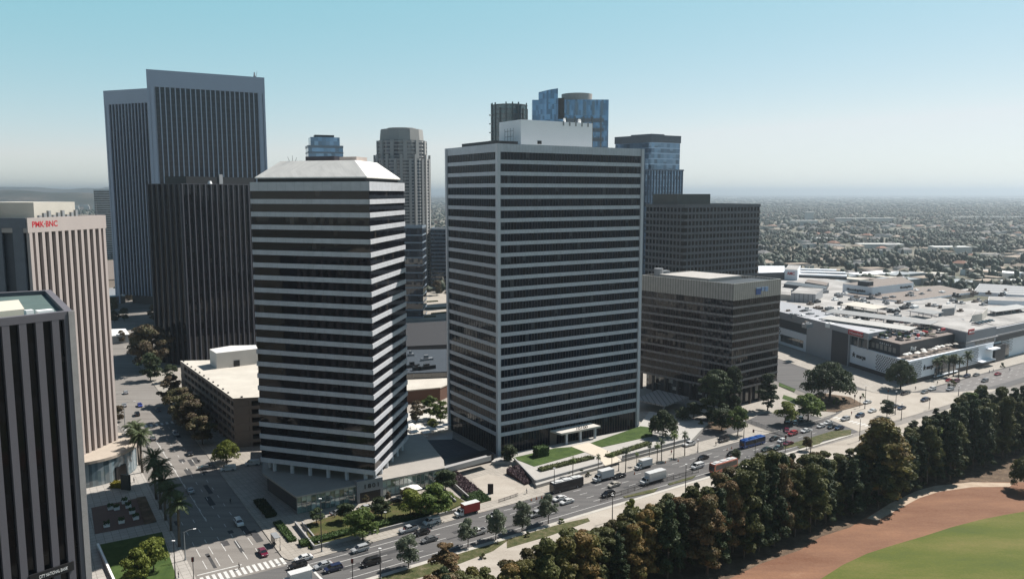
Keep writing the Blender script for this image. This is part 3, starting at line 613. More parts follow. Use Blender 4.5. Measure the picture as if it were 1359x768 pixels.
b = MB(); b.prism(inset(ccw(P8), 4.5), 0.1, 7.9); b.build('lobby_core', mat('dark_lobby', (0.05, 0.045, 0.042), 0.8), t8)  # dark block closing the view through the glazed base
b = MB(); b.prism(inset(ccw(P8), 2.2), 0.1, 8.0, open_=True); b.build('lobby_glazing', glass('lobby_glass', (0.02, 0.02, 0.022), 2.4, 4, share=0.35, light=(0.35, 0.34, 0.32), spec=0.9), t8)
for e in (0, 3):
    p, q = P8[e], P8[(e + 1) % 4]; L = math.hypot(q[0] - p[0], q[1] - p[1]); a = math.degrees(math.atan2(q[1] - p[1], q[0] - p[0]))
    for k in range(int(L / 7.2) + 1):
        b = MB(); b.obox((0, 0), a, 1.0, 1.0, 0.1, 8.0); b.build('column', M_BRZ, t8, loc=(*add(add(p, D(a), 0.6 + k * 7.2), D(a + 90), 0.6), 0))
u8, v8 = D(math.degrees(math.atan2(P8[1][1], P8[1][0]))), D(math.degrees(math.atan2(P8[3][1], P8[3][0])))
def B8(i, j): return add((u8[0] * i, u8[1] * i), v8, j)
b = MB(); b.prism(ccw([B8(4, 16), B8(28, 16), B8(28, 44), B8(4, 44)]), 54.4, 56.5); b.build('roof_deck', mat('grey_roof_deck', (0.45, 0.42, 0.39), 0.85, 0.15), t8)
b = MB(); b.cyl(B8(6, 46), 2.2, 2.2, 54.5, 59, 16); b.obox(B8(10, 47), 30, 7, 3, 54.5, 57.6); b.build('roof_plant', M_STEEL, t8)
b = MB(); b.prism(ccw([B8(2, 3), B8(31, 3), B8(31, 13), B8(2, 13)]), 54.4, 55.4); b.build('roof_screen', M_DARK, t8)
a8 = math.degrees(math.atan2(P8[1][1], P8[1][0]))
M_BLUE = mat('blue_sign', (0.03, 0.09, 0.3), 0.5)
b = MB(); b.obox(add(B8(17.2, 0), D(a8 - 90), 0.35), a8, 3.4, 0.3, 49.9, 52.4); b.build('blue_emblem', M_BLUE, t8)
b = MB(); b.obox(add(B8(17.2, 0), D(a8 - 90), 0.37), a8, 3.2, 0.3, 52.5, 53.0); b.obox(add(B8(20.4, 0), D(a8 - 90), 0.35), a8, 2.0, 0.3, 51.3, 53.0); b.obox(add(B8(23.2, 0), D(a8 - 90), 0.35), a8, 2.2, 0.3, 51.0, 53.0)
b.build('blue_lettering', mat('pale_blue_sign', (0.25, 0.36, 0.55), 0.5), t8)
tp = thing('pergola', 'flat grey slatted pergola roof between the grey tower and the bronze block', 'pergola', G(880, 543))
pq = rel([G(843, 531, 4), G(882, 540, 4), G(914, 528, 4), G(872, 518, 4)], G(880, 543))
b = MB(); b.prism(ccw(pq), 4.0, 4.5); b.build('roof', stripes('pergola_slats', (0.36, 0.33, 0.31), (0.12, 0.11, 0.1), 2.2, 0.8, 0), tp)
for q in inset(ccw(pq), 1.0):
    b = MB(); b.obox((0, 0), 35, 0.5, 0.5, 0.1, 4.0); b.build('post', M_GREY, tp, loc=(*q, 0))
slab('car_park', pxpoly([(988, 560), (1040, 579), (1066, 567), (1095, 556), (1062, 546), (1010, 549)]), 0.0, 0.13, M_ASPH)
slab('car_park', pxpoly([(862, 577), (906, 592), (985, 572), (992, 560), (960, 552), (905, 556)]), 0.0, 0.128, M_ASPH)
slab('planting_bed', pxpoly([(1058, 535), (1074, 545), (1108, 547), (1146, 537), (1128, 527), (1086, 521)]), 0.0, 0.25, M_SOIL)
slab('planting_bed', pxpoly([(925, 566), (958, 572), (994, 556), (972, 545)]), 0.0, 0.25, M_SOIL)
slab('grass_strip', pxpoly([(1034, 508), (1056, 517), (1054, 520), (1034, 512)]), 0.0, 0.2, M_LAWN)
slab('grass_strip', pxpoly([(1040, 524), (1064, 532), (1058, 536), (1038, 529)]), 0.0, 0.2, M_LAWN)
# ---------------------------------------------------------------- 9. dark gridded block behind it
N9 = G(908.8, 271.7, 88.0)
P9 = rel(quad_plan(N9, 33, run_to(N9, 33, 1008.5, 88), 123, run_to(N9, 123, 858, 88)), N9)
t9 = thing('office_building', 'dark concrete grid building with a stepped plant room on top, behind the bronze block', 'office building', N9)
M_G9 = glass('dark_square_windows', (0.004, 0.004, 0.006), 3.2, 3.9, share=0.0, spec=0.2, ior=1.45)
M_B9 = mat('dark_precast', (0.12, 0.125, 0.135), 0.8, 0.1)
band_tower(t9, P9, 6.0, 88.0, 20, 1.5, M_G9, M_B9, off=0.35, mull=3.1, mw=1.0, parapet=1.9, roof=M_DARK)
u9 = lambda i, j: add((D(33)[0] * i, D(33)[1] * i), D(123), j)
b = MB(); b.prism(ccw([u9(2, 8), u9(30, 8), u9(30, 30), u9(2, 30)]), 86.5, 94.3); b.build('penthouse', mat('olive_plant_room', (0.1, 0.1, 0.09), 0.8), t9)
b = MB(); b.prism(inset(ccw(P9), 1), 0.1, 6.0); b.build('base', M_BLACK, t9)
# ---------------------------------------------------------------- far towers
def solid_tower(name, label, cat, px0, px1, ztop_px, Y, deg, gm, depth=None, rot=None, parts=()):
    z1 = CAM_H - (ztop_px - 256) / F * (Y * 1.0)
    x0, x1 = (px0 - CX) / F * Y, (px1 - CX) / F * Y
    return z1, x0, x1
def fac(name, c, bay, fh, **k): return glass(name, c, bay, fh, **k)
def far_tower(label, px0, px1, ytop, Y, gm, floors, spandrel, sm, facet=0, sides=None, cat='high-rise', crown=None, name='high_rise'):
    z1 = CAM_H + (256 - ytop) / F * Y; x0, x1 = (px0 - CX) / F * Y, (px1 - CX) / F * Y; W = x1 - x0; c = ((x0 + x1) / 2, Y + W * 0.45)
    if sides: poly = [(W / 2 * math.cos(2 * math.pi * (k + 0.5) / sides), W / 2 * math.sin(2 * math.pi * (k + 0.5) / sides)) for k in range(sides)]
    else:
        a = R(facet); k = 1 / (abs(math.cos(a)) + 0.75 * abs(math.sin(a))); w2, d2 = W / 2 * k, W / 2 * k * 0.75
        poly = [(i * w2 * math.cos(a) - j * d2 * math.sin(a), i * w2 * math.sin(a) + j * d2 * math.cos(a)) for i, j in ((-1, -1), (1, -1), (1, 1), (-1, 1))]
    t = thing(name, label, cat, c)
    band_tower(t, poly, 0.1, z1, floors, spandrel, gm, sm, off=0.2, roof=M_GREY, parapet=spandrel * 1.5)
    return t, poly, z1
M_GB = glass('sky_blue_glass', (0.12, 0.21, 0.32), 3.0, 4.0, share=0.2, light=(0.18, 0.3, 0.43), metal=0.55, spec=0.7, ior=1.5, wob=0.8)
M_SB = mat('blue_grey_band', (0.1, 0.14, 0.19), 0.3, 0.05); M_SP = mat('pale_blue_band', (0.22, 0.27, 0.33), 0.35, 0.05)
# blue stepped tower behind the hipped roof
t, pl, z = far_tower('small stepped blue glass tower peeking over the white hipped roof', 401, 455, 194, 640, M_GB, 30, 1.3, M_SP, 20)
b = MB(); b.prism(inset(ccw(pl), 2.2), z - 1.5, z + 6.6); b.build('upper_storey', M_GB, t)
b = MB(); b.prism(inset(ccw(pl), 6), z + 6.6, z + 8.6); b.build('roof_plant', M_DARK, t)
# beige residential tower
M_GR = glass('balcony_windows', (0.035, 0.04, 0.05), 2.2, 3.3, share=0.4, light=(0.12, 0.125, 0.13), spec=0.5)
M_SR = mat('beige_precast', (0.4, 0.39, 0.375), 0.85, 0.06)
Yr = 800
t, pl, z = far_tower('cream rounded apartment tower with stepped top and rows of balconies', 493.5, 568, 211, Yr, M_GR, 40, 1.35, M_SR, sides=12, cat='apartment tower', name='apartment_tower')
W = (568 - 493.5) / F * Yr
for i, k in enumerate(range(12)):
    a = 2 * math.pi * (k + 0.5) / 12
    for da in (-0.16, 0.16):
        b = MB(); b.obox((0, 0), math.degrees(a), 2.0, 2.6, 0.1, z + (4 if da < 0 else 0)); b.build('pier', M_SR, t, loc=((W / 2 - 0.4) * math.cos(a + da), (W / 2 - 0.4) * math.sin(a + da), 0))
z2 = CAM_H + (256 - 187) / F * Yr; z3 = CAM_H + (256 - 172) / F * Yr
b = MB(); b.cyl((0, 0), W * 0.44, W * 0.44, z - 1, z2, 12); b.build('upper_tier', M_GR, t)
for k in range(5):
    b = MB(); b.cyl((0, 0), W * 0.45, W * 0.45, 0, 1.3, 12); b.build('tier_band', M_SR, t, loc=(0, 0, z + 1.6 + k * (z2 - z) / 5))
for k in range(12):
    a = 2 * math.pi * (k + 0.5) / 12; b = MB(); b.obox((0, 0), math.degrees(a), 1.6, 3.6, z, z2); b.build('pier', M_SR, t, loc=(W * 0.44 * math.cos(a), W * 0.44 * math.sin(a), 0))
b = MB(); b.cyl((0, 0), W * 0.4, W * 0.38, z2, z3, 12); b.cyl((0, 0), W * 0.26, W * 0.26, z3, z3 + 1.5, 12); b.build('crown', mat('grey_beige_crown', (0.36, 0.35, 0.33), 0.8, 0.05), t)
# other far blocks
M_GN = glass('navy_glass', (0.012, 0.018, 0.028), 1.6, 3.8, share=0.1, light=(0.05, 0.06, 0.075), spec=0.7)
far_tower('low dark banded glass building standing on columns in front of the cream apartment tower', 500, 560, 300, 600, M_GN, 12, 1.0, M_SP, 0, cat='office building', name='office_building')
far_tower('grey blue slab with fine window bands half hidden by the tallest grey tower', 571, 640, 303, 800, M_GN, 15, 1.3, M_SB, 0, cat='office building', name='office_building')
t, pl, z = far_tower('white apartment slab with many thin balcony lines beyond the beige ribbed tower', 122, 175, 252, 1150, M_GR, 30, 1.3, mat('white_balcony', (0.5, 0.51, 0.53), 0.7, 0.05), 8, cat='apartment tower', name='apartment_tower')
b = MB(); b.prism([(-16, -8), (10, -8), (10, 8), (-16, 8)], z, z + 4); b.build('roof_plant', M_WHITE, t)
M_GT = glass('teal_black_glass', (0.02, 0.055, 0.062), 2.4, 3.7, share=0.1, light=(0.07, 0.09, 0.1), spec=0.7, wob=0.6)
t, pl, z = far_tower('dark round glass tower with small balconies, peeking over the white penthouse', 652, 700, 141, 690, M_GT, 44, 0.6, mat('dark_teal_band', (0.035, 0.05, 0.055), 0.5), sides=18, cat='apartment tower', name='apartment_tower')
Wd = (700 - 652) / F * 690
for k in range(18):
    a = 2 * math.pi * k / 18; b = MB(); b.obox((0, 0), math.degrees(a), 0.8, 1.0, 0.1, z + (1.5 if k % 4 else -3)); b.build('fin', mat('teal_fin', (0.06, 0.085, 0.09), 0.5), t, loc=(Wd / 2 * math.cos(a), Wd / 2 * math.sin(a), 0))
for k in range(14):
    b = MB(); b.obox((0, 0), 0, 3.0, 2.0, 0, 0.9); b.build('balcony', M_WHITE, t, loc=(-Wd / 2 - 0.4, -3, z - 9 - k * 7.4))
# blue tower with the round crown
Yb = 640
t = thing('high_rise', 'tall blue glass tower with a curved sail wall and a round beige crown', 'high-rise', ((756 - CX) / F * Yb, Yb + 30, 0))
zb = lambda y: CAM_H + (256 - y) / F * Yb
xb = lambda p: (p - 756) / F * Yb
M_GB2 = glass('mid_blue_glass', (0.085, 0.17, 0.28), 1.5, 4.0, share=0.2, light=(0.12, 0.23, 0.36), metal=0.55, spec=0.6, ior=1.5, wob=0.5)
b = MB(); b.box(xb(735), xb(806), -26, 20, 0.1, zb(135)); b.build('wall', M_GB2, t)
n_ = 10; pts = [(xb(714) + (xb(739) - xb(714)) * k / n_, -30 - 5 * math.sin(math.pi * (k + 2) / (n_ + 4))) for k in range(n_ + 1)]
b = MB()
for k in range(n_):
    p, q = pts[k], pts[k + 1]
    za, zc = zb(127 - 5 * k / n_), zb(127 - 5 * (k + 1) / n_)
    i = b.vs([(p[0], p[1], 0.1), (q[0], q[1], 0.1), (q[0], q[1], zc), (p[0], p[1], za), (p[0], p[1] + 14, 0.1), (q[0], q[1] + 14, 0.1), (q[0], q[1] + 14, zc), (p[0], p[1] + 14, za)])
    uu = [(k * 1.5, 0), (k * 1.5 + 1.5, 0), (k * 1.5 + 1.5, zc), (k * 1.5, za)]
    b.fc((i, i + 1, i + 2, i + 3), 0, uu); b.fc((i + 5, i + 4, i + 7, i + 6), 0, uu); b.fc((i + 3, i + 2, i + 6, i + 7), 0)
    if k == 0: b.fc((i + 4, i, i + 3, i + 7), 0, uu)
    if k == n_ - 1: b.fc((i + 1, i + 5, i + 6, i + 2), 0, uu)
b.build('sail_wall', M_GB2, t)
b = MB(); b.box(xb(706), xb(714.5), -24, 5, 0.1, zb(135)); b.build('side_wing', M_GB2, t)
b = MB(); b.box(xb(740), xb(748), -26.5, -20, zb(160), zb(133)); b.build('notch', M_BLACK, t)
b = MB(); b.cyl((xb(767), -5), 12.2, 12.6, zb(137), zb(124.5), 32); b.build('crown', mat('beige_crown_ring', (0.48, 0.42, 0.37), 0.7, 0.04), t)
for k in range(5):
    b = MB(); b.box(0, 2.3, -26.4, -25.9, zb(155), zb(137)); b.build('pale_glass_strip', mat('pale_blue_glass', (0.16, 0.27, 0.38), 0.15, 0.05), t, loc=(xb(751 + k * 11), 0, 0))
for k in range(5):
    b = MB(); b.box(0, 1.2, -27, -25.9, 0.1, zb(157)); b.build('pilaster', M_GN, t, loc=(xb(749.5 + k * 11.4), 0, 0))
for k in range(9):
    b = MB(); b.box(xb(749), xb(800), -26.6, -25.9, 0, 3.0); b.build('stone_band', mat('blue_grey_stone', (0.2, 0.23, 0.27), 0.6), t, loc=(0, 0, zb(164) - k * 7.5))
# blue tower with setbacks to its right
Yc = 600
zc = lambda y: CAM_H + (256 - y) / F * Yc
Nc = ((862 - CX) / F * Yc, Yc)
t = thing('high_rise', 'blue glass tower with a dark flat crown and stepped shoulders, right of the grey tower', 'high-rise', Nc)
M_GB3 = glass('steel_blue_glass', (0.1, 0.175, 0.26), 3.0, 4.0, share=0.3, light=(0.15, 0.24, 0.34), metal=0.5, slab=0.2, slabcol=(0.22, 0.33, 0.46), spec=0.6, ior=1.5, wob=0.6)
pl = rel(quad_plan(Nc, 30, run_to(Nc, 30, 904, 60), 133, 38), Nc)
strip_tower(t, pl, 0.1, zc(225), 2.9, 0.7, 0.5, M_GB3, mat('steel_blue_fin', (0.12, 0.17, 0.24), 0.4), 1.0, edges=[0, 3], roof=M_GREY, rec=0.2)
b = MB(); b.prism(inset(ccw(pl), 1.6), zc(225), zc(190)); b.build('upper_storey', M_GB3, t)
b = MB(); b.prism(inset(ccw(pl), 1.2), zc(190), zc(180.5)); b.prism(inset(ccw(pl), 9), zc(180.5), zc(178)); b.build('crown', mat('dark_crown', (0.12, 0.14, 0.17), 0.6), t)
# ---------------------------------------------------------------- low buildings between the towers
def low(label, pts, z0, z1, wm, rm, name='low_building', cat='building', extra=None):
    o = pts[0]; t = thing(name, label, cat, o); pl = ccw(rel(pts, o))
    b = MB(); b.prism(pl, z0, z1 - 0.02); b.build('wall', wm, t)
    b = MB(); b.prism(inset(pl, -0.25), z1, z1 + 0.5); b.build('roof', rm, t); return t, pl
M_WD = glass('dark_storefront', (0.03, 0.03, 0.034), 3, 4, share=0.25, light=(0.12, 0.1, 0.09))
M_BRK = mat('red_brown_brick', (0.16, 0.085, 0.06), 0.85, 0.12)
low('low brick building with a bright cream roof behind the courtyard trees', [G(528, 520, 6), G(584, 515, 6), G(612, 503, 6), G(540, 494, 6)], 0.1, 6.0, M_BRK, M_DECK)
low('low building with a cream roof tucked against the tallest grey tower', [G(574, 500, 7), G(612, 492, 7), G(640, 486, 7), G(580, 487, 7)], 0.1, 7.0, M_BRK, M_DECK)
low('wide low hall with a flat blue grey roof between the two big towers', [G(515, 497, 9), G(640, 492, 9), G(640, 463, 9), G(515, 466, 9)], 0.1, 9.0, M_WD, mat('shade_toned_blue_grey_roof', (0.035, 0.047, 0.062), 0.8))  # blue grey darkened further, the shade is put into the roof colour
low('long curved dark retaining building under the sunlit plaza', [G(500, 462, 8), G(640, 456, 8), G(640, 424, 8), G(500, 432, 8)], 0.1, 8.0, mat('dark_curved_wall', (0.06, 0.06, 0.065), 0.7), mat('shade_toned_plaza_roof', (0.026, 0.025, 0.028), 0.8))  # roof colour lowered likewise, shade painted in
ru = random.Random(8)
for k in range(5):
    q = G(ru.uniform(540, 598), ru.uniform(466, 492), 9.5); b = MB(); L_ = ru.uniform(1.5, 5); b.box(-L_, L_, -1, 1, 0, ru.uniform(0.8, 2.4)); b.box(-L_ * 0.5, L_ * 0.2, -0.6, 0.6, 0, 2.8)
    o = b.build('roof_unit', ru.choice([M_DARK, M_GREY, M_BRN, M_STEEL]), loc=(*q, 9.5)); o.rotation_euler = (0, 0, R(32)); tag(o, 'rooftop unit on the wide blue grey hall roof between the two main towers', 'roof unit', 'rooftop units on the hall')
slab('plaza', [G(490, 428), G(650, 420), G(650, 385), G(490, 392)], -0.1, 0.2, M_TAN)
for i, (px, py, w) in enumerate(((556, 421, 26), (575, 410, 22), (568, 401, 18), (585, 416, 16))):
    q = G(px, py); b = MB(); b.obox((0, 0), 10 + 8 * i, w, 3.0, 0.15, 1.1); o = b.build('hedge', leafmat('clipped_hedge%d' % i if i else 'clipped_hedge', (0.02, 0.035, 0.01), (0.05, 0.07, 0.02)) if i == 0 else bpy.data.materials['clipped_hedge'], loc=(*q, 0))
    tag(o, 'long low clipped hedge on the sunlit plaza between the two main towers', 'hedge', 'hedges on the sunlit plaza')
low('low grey pavilion with a pale roof on the far left street, beside the brown trees', [G(143, 447, 5), G(171, 444, 5), G(166, 437, 5), G(140, 438, 5)], 0.1, 5.0, M_GREY, M_WHITE, 'pavilion', 'pavilion')
low('pale stepped block far down the street between the ribbed towers', [G(140, 372, 14), G(160, 370, 14), G(160, 345, 14), G(135, 347, 14)], 0.1, 14, mat('warm_block', (0.4, 0.33, 0.27), 0.8), M_BRN)
low('dark long block far down the street, below the white apartment slab', [G(138, 395, 6), G(166, 393, 6), G(166, 380, 6), G(138, 382, 6)], 0.1, 6, M_BRN, M_GREY)
# courtyard pavings between the two main towers
slab('plaza', [G(535, 632), G(580, 630), G(652, 606), G(598, 580), G(530, 586)], -0.1, 0.126, paving('shade_toned_paving', (0.08, 0.085, 0.095), (0.04, 0.04, 0.045), 2.4, A2))  # paving toned near black to paint in the shade between the towers
slab('plaza', [G(520, 585), G(600, 583), G(604, 548), G(520, 548)], -0.1, 0.13, mat('white_courtyard', (0.6, 0.57, 0.52), 0.8, 0.08))
# ---------------------------------------------------------------- lawns and walls before the grey tower
ZT = 1.3
def pz(pts, z=ZT): return [G(x, y, z) for x, y in pts]
terr = pz([(652, 612), (686, 612), (712, 643), (800, 617), (824, 609), (915, 586), (940, 560), (862, 545), (845, 568), (661, 604)])
slab('terrace', terr, 0.0, ZT - 0.1, mat('terrace_paving', (0.42, 0.4, 0.37), 0.85, 0.1))
slab('lawn', pz([(680, 607), (737, 594), (759, 592.5), (776, 599.5), (709, 618.5)]), ZT - 0.12, ZT, M_LAWN)
slab('lawn', pz([(782, 588), (850, 565), (866, 567), (866, 578), (799, 593)]), ZT - 0.12, ZT, M_LAWN)
slab('walkway', pz([(758, 592), (781, 586.5), (812, 600), (825, 611), (803, 617.5), (793, 606)]), ZT - 0.11, ZT + 0.004, mat('cream_walk', (0.6, 0.53, 0.43), 0.85, 0.06))
hm = leafmat('hedge_leaf', (0.022, 0.045, 0.012), (0.06, 0.1, 0.025), 0.2)
def leafy_box(name, c, deg, L, W, z0, z1, m, label, cat, group=None, n=None, leaf=0.3):
    L2, W2 = L / 2, W / 2; rg = np.random.default_rng(int(L * 100 + W * 7)); H_ = z1 - z0
    b = MB(); b.box(-L2 + 0.1, L2 - 0.1, -W2 + 0.1, W2 - 0.1, 0, H_ - 0.1)
    n = n or int((L * W + 2 * (L + W) * H_) * 9)
    for _ in range(n):
        f = rg.random() * (L * W + 2 * (L + W) * H_); x, y, z = rg.uniform(-L2, L2), rg.uniform(-W2, W2), rg.uniform(0, H_)
        if f < L * W: z = H_
        elif rg.random() < L / (L + W): y = W2 * rg.choice((-1, 1))
        else: x = L2 * rg.choice((-1, 1))
        p = Vector((x, y, z)) + Vector(rg.normal(0, 0.07, 3)); a = Vector(rg.normal(0, 1, 3)).normalized() * leaf * rg.uniform(0.5, 1); c2 = a.cross(Vector(rg.normal(0, 1, 3))).normalized() * leaf * 0.6
        b.quad([p - a, p + c2, p + a, p - c2])
    o = b.build(name, m, loc=(c[0], c[1], z0)); o.rotation_euler = (0, 0, R(deg)); return tag(o, label, cat, group)
leafy_box('hedge', G(718, 604, ZT), A2, 4.8, 3.6, ZT - 0.05, ZT + 3.3, hm, 'big clipped cube hedge on the front lawn beside the grey tower', 'hedge')
for i, (p, q, lb) in enumerate((((716, 624), (786, 607), 'long low planting bed along the left lawn wall'), ((806, 606), (862, 588), 'short planting bed above the wall right of the cream walkway'))):
    p, q = G(*p, ZT), G(*q, ZT); L = math.hypot(q[0] - p[0], q[1] - p[1]); a = math.degrees(math.atan2(q[1] - p[1], q[0] - p[0]))
    leafy_box('planting_bed', ((p[0] + q[0]) / 2, (p[1] + q[1]) / 2), a, L, 2.6, ZT - 0.08, ZT + 0.7, leafmat('bed_leaf%d' % i, (0.03, 0.04, 0.014), (0.1, 0.115, 0.035), 0.2), lb, 'planting bed')
M_WALL = mat('grey_render', (0.36, 0.35, 0.34), 0.8, 0.1)
def wall(label, p, q, th, z0, z1, m=M_WALL, name='retaining_wall', cat='wall'):
    L = math.hypot(q[0] - p[0], q[1] - p[1]); a = math.degrees(math.atan2(q[1] - p[1], q[0] - p[0]))
    b = MB(); b.box(0, L, -th / 2, th / 2, 0, z1 - z0); o = b.build(name, m, loc=(p[0], p[1], z0)); o.rotation_euler = (0, 0, R(a)); return tag(o, label, cat)
wall('long grey retaining wall below the left lawn of the grey tower', G(711, 645), G(799, 620), 0.5, 0.1, 2.1)
wall('short return wall running back beside the sunken driveway to the lawn corner', G(711, 645), G(683, 615), 0.5, 0.1, 2.1)
wall('grey retaining wall right of the cream walkway, behind the row of palms', G(826, 612.5), G(915, 588.5), 0.5, 0.1, 2.4)
for i, (c0, c1) in enumerate(((0, 1),)):
    st = thing('steps', 'cream steps coming down from the walkway to the pavement', 'steps', G(813, 615))
    for k in range(4):
        b = MB(); b.prism(ccw(rel([G(803, 617.4 + k * 0.5, 0.1), G(825, 611.2 + k * 0.5, 0.1), G(822, 608, 0.1), G(800, 614, 0.1)], G(813, 615))), 0.1 , 1.25 - k * 0.3); b.build('step', M_PAVE, st)
# driveway between the towers
slab('driveway', pxpoly([(640, 650), (700, 643), (712, 645), (690, 655), (625, 672), (602, 668)]), 0.0, 0.128, M_TAN)
slab('driveway', pxpoly([(626, 636), (648, 629), (690, 640), (682, 650), (640, 657)]), 0.0, 0.136, M_JUNC)
br = thing('bridge', 'grey footbridge slab over the dark sunken driveway between the two main towers', 'bridge', G(620, 618))
b = MB(); b.prism(ccw(rel([G(582, 627, 3.6), G(652, 608, 3.6), G(645, 604, 3.6), G(575, 622, 3.6)], G(620, 618))), 2.9, 3.7); b.build('deck', M_WALL, br)
b = MB(); b.prism(ccw(rel([G(582, 627, 3.6), G(652, 608, 3.6), G(651.5, 607.7, 3.6), G(581.5, 626.6, 3.6)], G(620, 618))), 3.7, 4.6); b.build('parapet', M_WALL, br)
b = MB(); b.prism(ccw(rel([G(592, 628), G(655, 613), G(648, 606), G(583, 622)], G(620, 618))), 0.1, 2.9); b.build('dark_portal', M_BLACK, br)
purple = leafmat('purple_groundcover', (0.035, 0.02, 0.025), (0.085, 0.05, 0.055), 0.15)
def bank(label, pts, zs, m, cat='planting bed'):
    "sloping planted bank with a leafy surface"
    o = G(*pts[0]); q = [(*rel([G(x, y, z)], o)[0], z) for (x, y), z in zip(pts, zs)]
    b = MB(); i = b.vs(q + [(p[0], p[1], 0.05) for p in q]); b.fc((i, i + 1, i + 2, i + 3))
    for k in range(4): b.fc((i + k, i + 4 + k, i + 4 + (k + 1) % 4, i + (k + 1) % 4))
    rg = random.Random(len(label))
    for _ in range(1500):
        s, t_ = rg.random(), rg.random(); p = (Vector(q[0]) * (1 - s) + Vector(q[1]) * s) * (1 - t_) + (Vector(q[3]) * (1 - s) + Vector(q[2]) * s) * t_ + Vector((0, 0, rg.uniform(0, 0.35)))
        a = Vector((rg.gauss(0, 1), rg.gauss(0, 1), rg.gauss(0, 1))).normalized() * rg.uniform(0.15, 0.35); c = a.orthogonal() * 0.7; b.quad([p - a, p + c, p + a, p - c])
    return tag(b.build('planted_bank', m, loc=(*o, 0)), label, cat)
bank('purple leaved bank sloping down left of the sunken driveway', [(587, 627), (603, 622), (640, 652), (622, 658)], (2.6, 2.6, 0.4, 0.4), purple)
bank('purple leaved bank right of the driveway below the lawn corner', [(672, 622), (688, 617), (709, 638), (697, 642)], (1.8, 1.8, 0.5, 0.5), purple)
bank('green strip at the foot of the left driveway bank, behind the red truck', [(612, 658), (636, 650), (652, 662), (630, 668)], (0.7, 0.7, 0.5, 0.5), hm)
wall('pale diagonal ramp wall between the podium garden and the purple bank', G(582, 628), G(622, 664), 0.35, 0.1, 1.6)
wall('second pale ramp wall nearer the podium garden', G(568, 634), G(605, 668), 0.35, 0.1, 1.2)
# podium garden
gard = [(407, 697), (440, 686), (545, 661), (590, 650), (618, 668), (580, 685), (485, 709), (410, 729)]
slab('garden_bed', pxpoly(gard), 0.0, 0.5, ground_mat('garden_soil', [(0.3, (0.04, 0.055, 0.015)), (0.5, (0.08, 0.085, 0.025)), (0.62, (0.13, 0.09, 0.05)), (0.75, (0.2, 0.15, 0.09))], 0.2, 3.0, bump=0.5))
wall('long low garden wall along the boulevard pavement before the podium', G(417, 729), G(605, 680), 0.4, 0.1, 1.15, M_WALL, 'garden_wall')
wall('low garden wall running back from the corner beside the ramp', G(417, 729), G(392, 697), 0.4, 0.1, 1.3, M_WALL, 'garden_wall')
wall('inner ramp wall parallel to the corner garden wall', G(424, 723), G(401, 695), 0.3, 0.1, 0.9, M_WALL, 'garden_wall')
leafy_box('planting_bed', G(378, 706), CPD, 15, 2.2, 0.1, 0.8, hm, 'narrow planted strip by the side street corner in front of the ramp', 'planting bed')
leafy_box('planting_bed', G(352, 676), CPD, 14, 3.0, 0.1, 1.2, leafmat('dark_hedge_leaf', (0.015, 0.028, 0.01), (0.035, 0.05, 0.018)), 'shaded dark hedge along the side street beside the podium', 'hedge')  # darker leaf tones than the other hedges
leafy_box('planting_bed', G(490, 702), 33, 40, 3.0, 0.45, 1.3, hm, 'long low green bed inside the garden wall before the podium', 'planting bed')
slab('forecourt', pxpoly([(400, 697), (470, 672), (508, 663), (590, 641), (596, 649), (545, 661), (440, 687)]), 0.0, 0.135, M_PAVE)
# left plaza
slab('lawn', pxpoly([(132.8, 722.5), (214.9, 706), (233.5, 764), (240, 790), (165, 800), (154.7, 773)]), 0.0, 0.15, M_LAWN)
slab('paved_court', pxpoly([(121, 674), (192, 659), (207, 693), (126, 709)]), 0.0, 0.14, mat('dark_red_pavers', (0.14, 0.085, 0.07), 0.9, 0.15))
slab('planting_strip', pxpoly([(181, 661), (193, 659), (208, 692.5), (192, 696)]), 0.0, 0.3, M_SOIL)
wall('white curved garden wall beside the nearest dark tower', G(130, 726), G(152, 775), 0.5, 0.1, 1.2, M_WHITE, 'garden_wall')
for i, (x, y) in enumerate(((141.6, 698.5), (161.3, 693.6), (180.5, 688.6), (175.5, 680.8), (170.5, 673.3), (165.6, 667.4), (147, 675.5), (155, 676))):
    q = G(x, y); pl_ = thing('planter', 'square pale planter box in the shaded brick court, part of a loose ring', 'planter', q, R(30), 'planters in the shaded court')
    b = MB(); b.box(-0.8, 0.8, -0.8, 0.8, 0.14, 1.0); b.build('box', M_WHITE, pl_)
    b = MB(); rg = random.Random(i)
    for _ in range(70):
        p = Vector((rg.uniform(-0.8, 0.8), rg.uniform(-0.8, 0.8), rg.uniform(0.9, 1.7))); a = Vector((rg.gauss(0, 1), rg.gauss(0, 1), rg.gauss(0, 1))).normalized() * 0.25; c = a.orthogonal() * 0.8; b.quad([p - a, p + c, p + a, p - c])
    b.build('foliage', hm, pl_)
ps = thing('pylon_sign', 'tall dark green slab sign standing by the curved podium', 'sign', G(167.5, 651), R(-15))
b = MB(); b.box(-1.6, 1.6, -0.4, 0.4, 0.12, 5.4); b.build('panel', mat('dark_green_slab', (0.02, 0.032, 0.03), 0.5), ps)
b = MB(); b.box(-1.8, 1.8, -0.55, 0.55, 0.1, 0.4); b.build('plinth', M_CONC, ps)
leafy_box('shrub', G(158, 646), 0, 4.5, 3.0, 0.1, 1.8, leafmat('yellow_leaf', (0.11, 0.1, 0.015), (0.26, 0.22, 0.03)), 'bright yellow shrub beside the dark green slab sign', 'shrub')
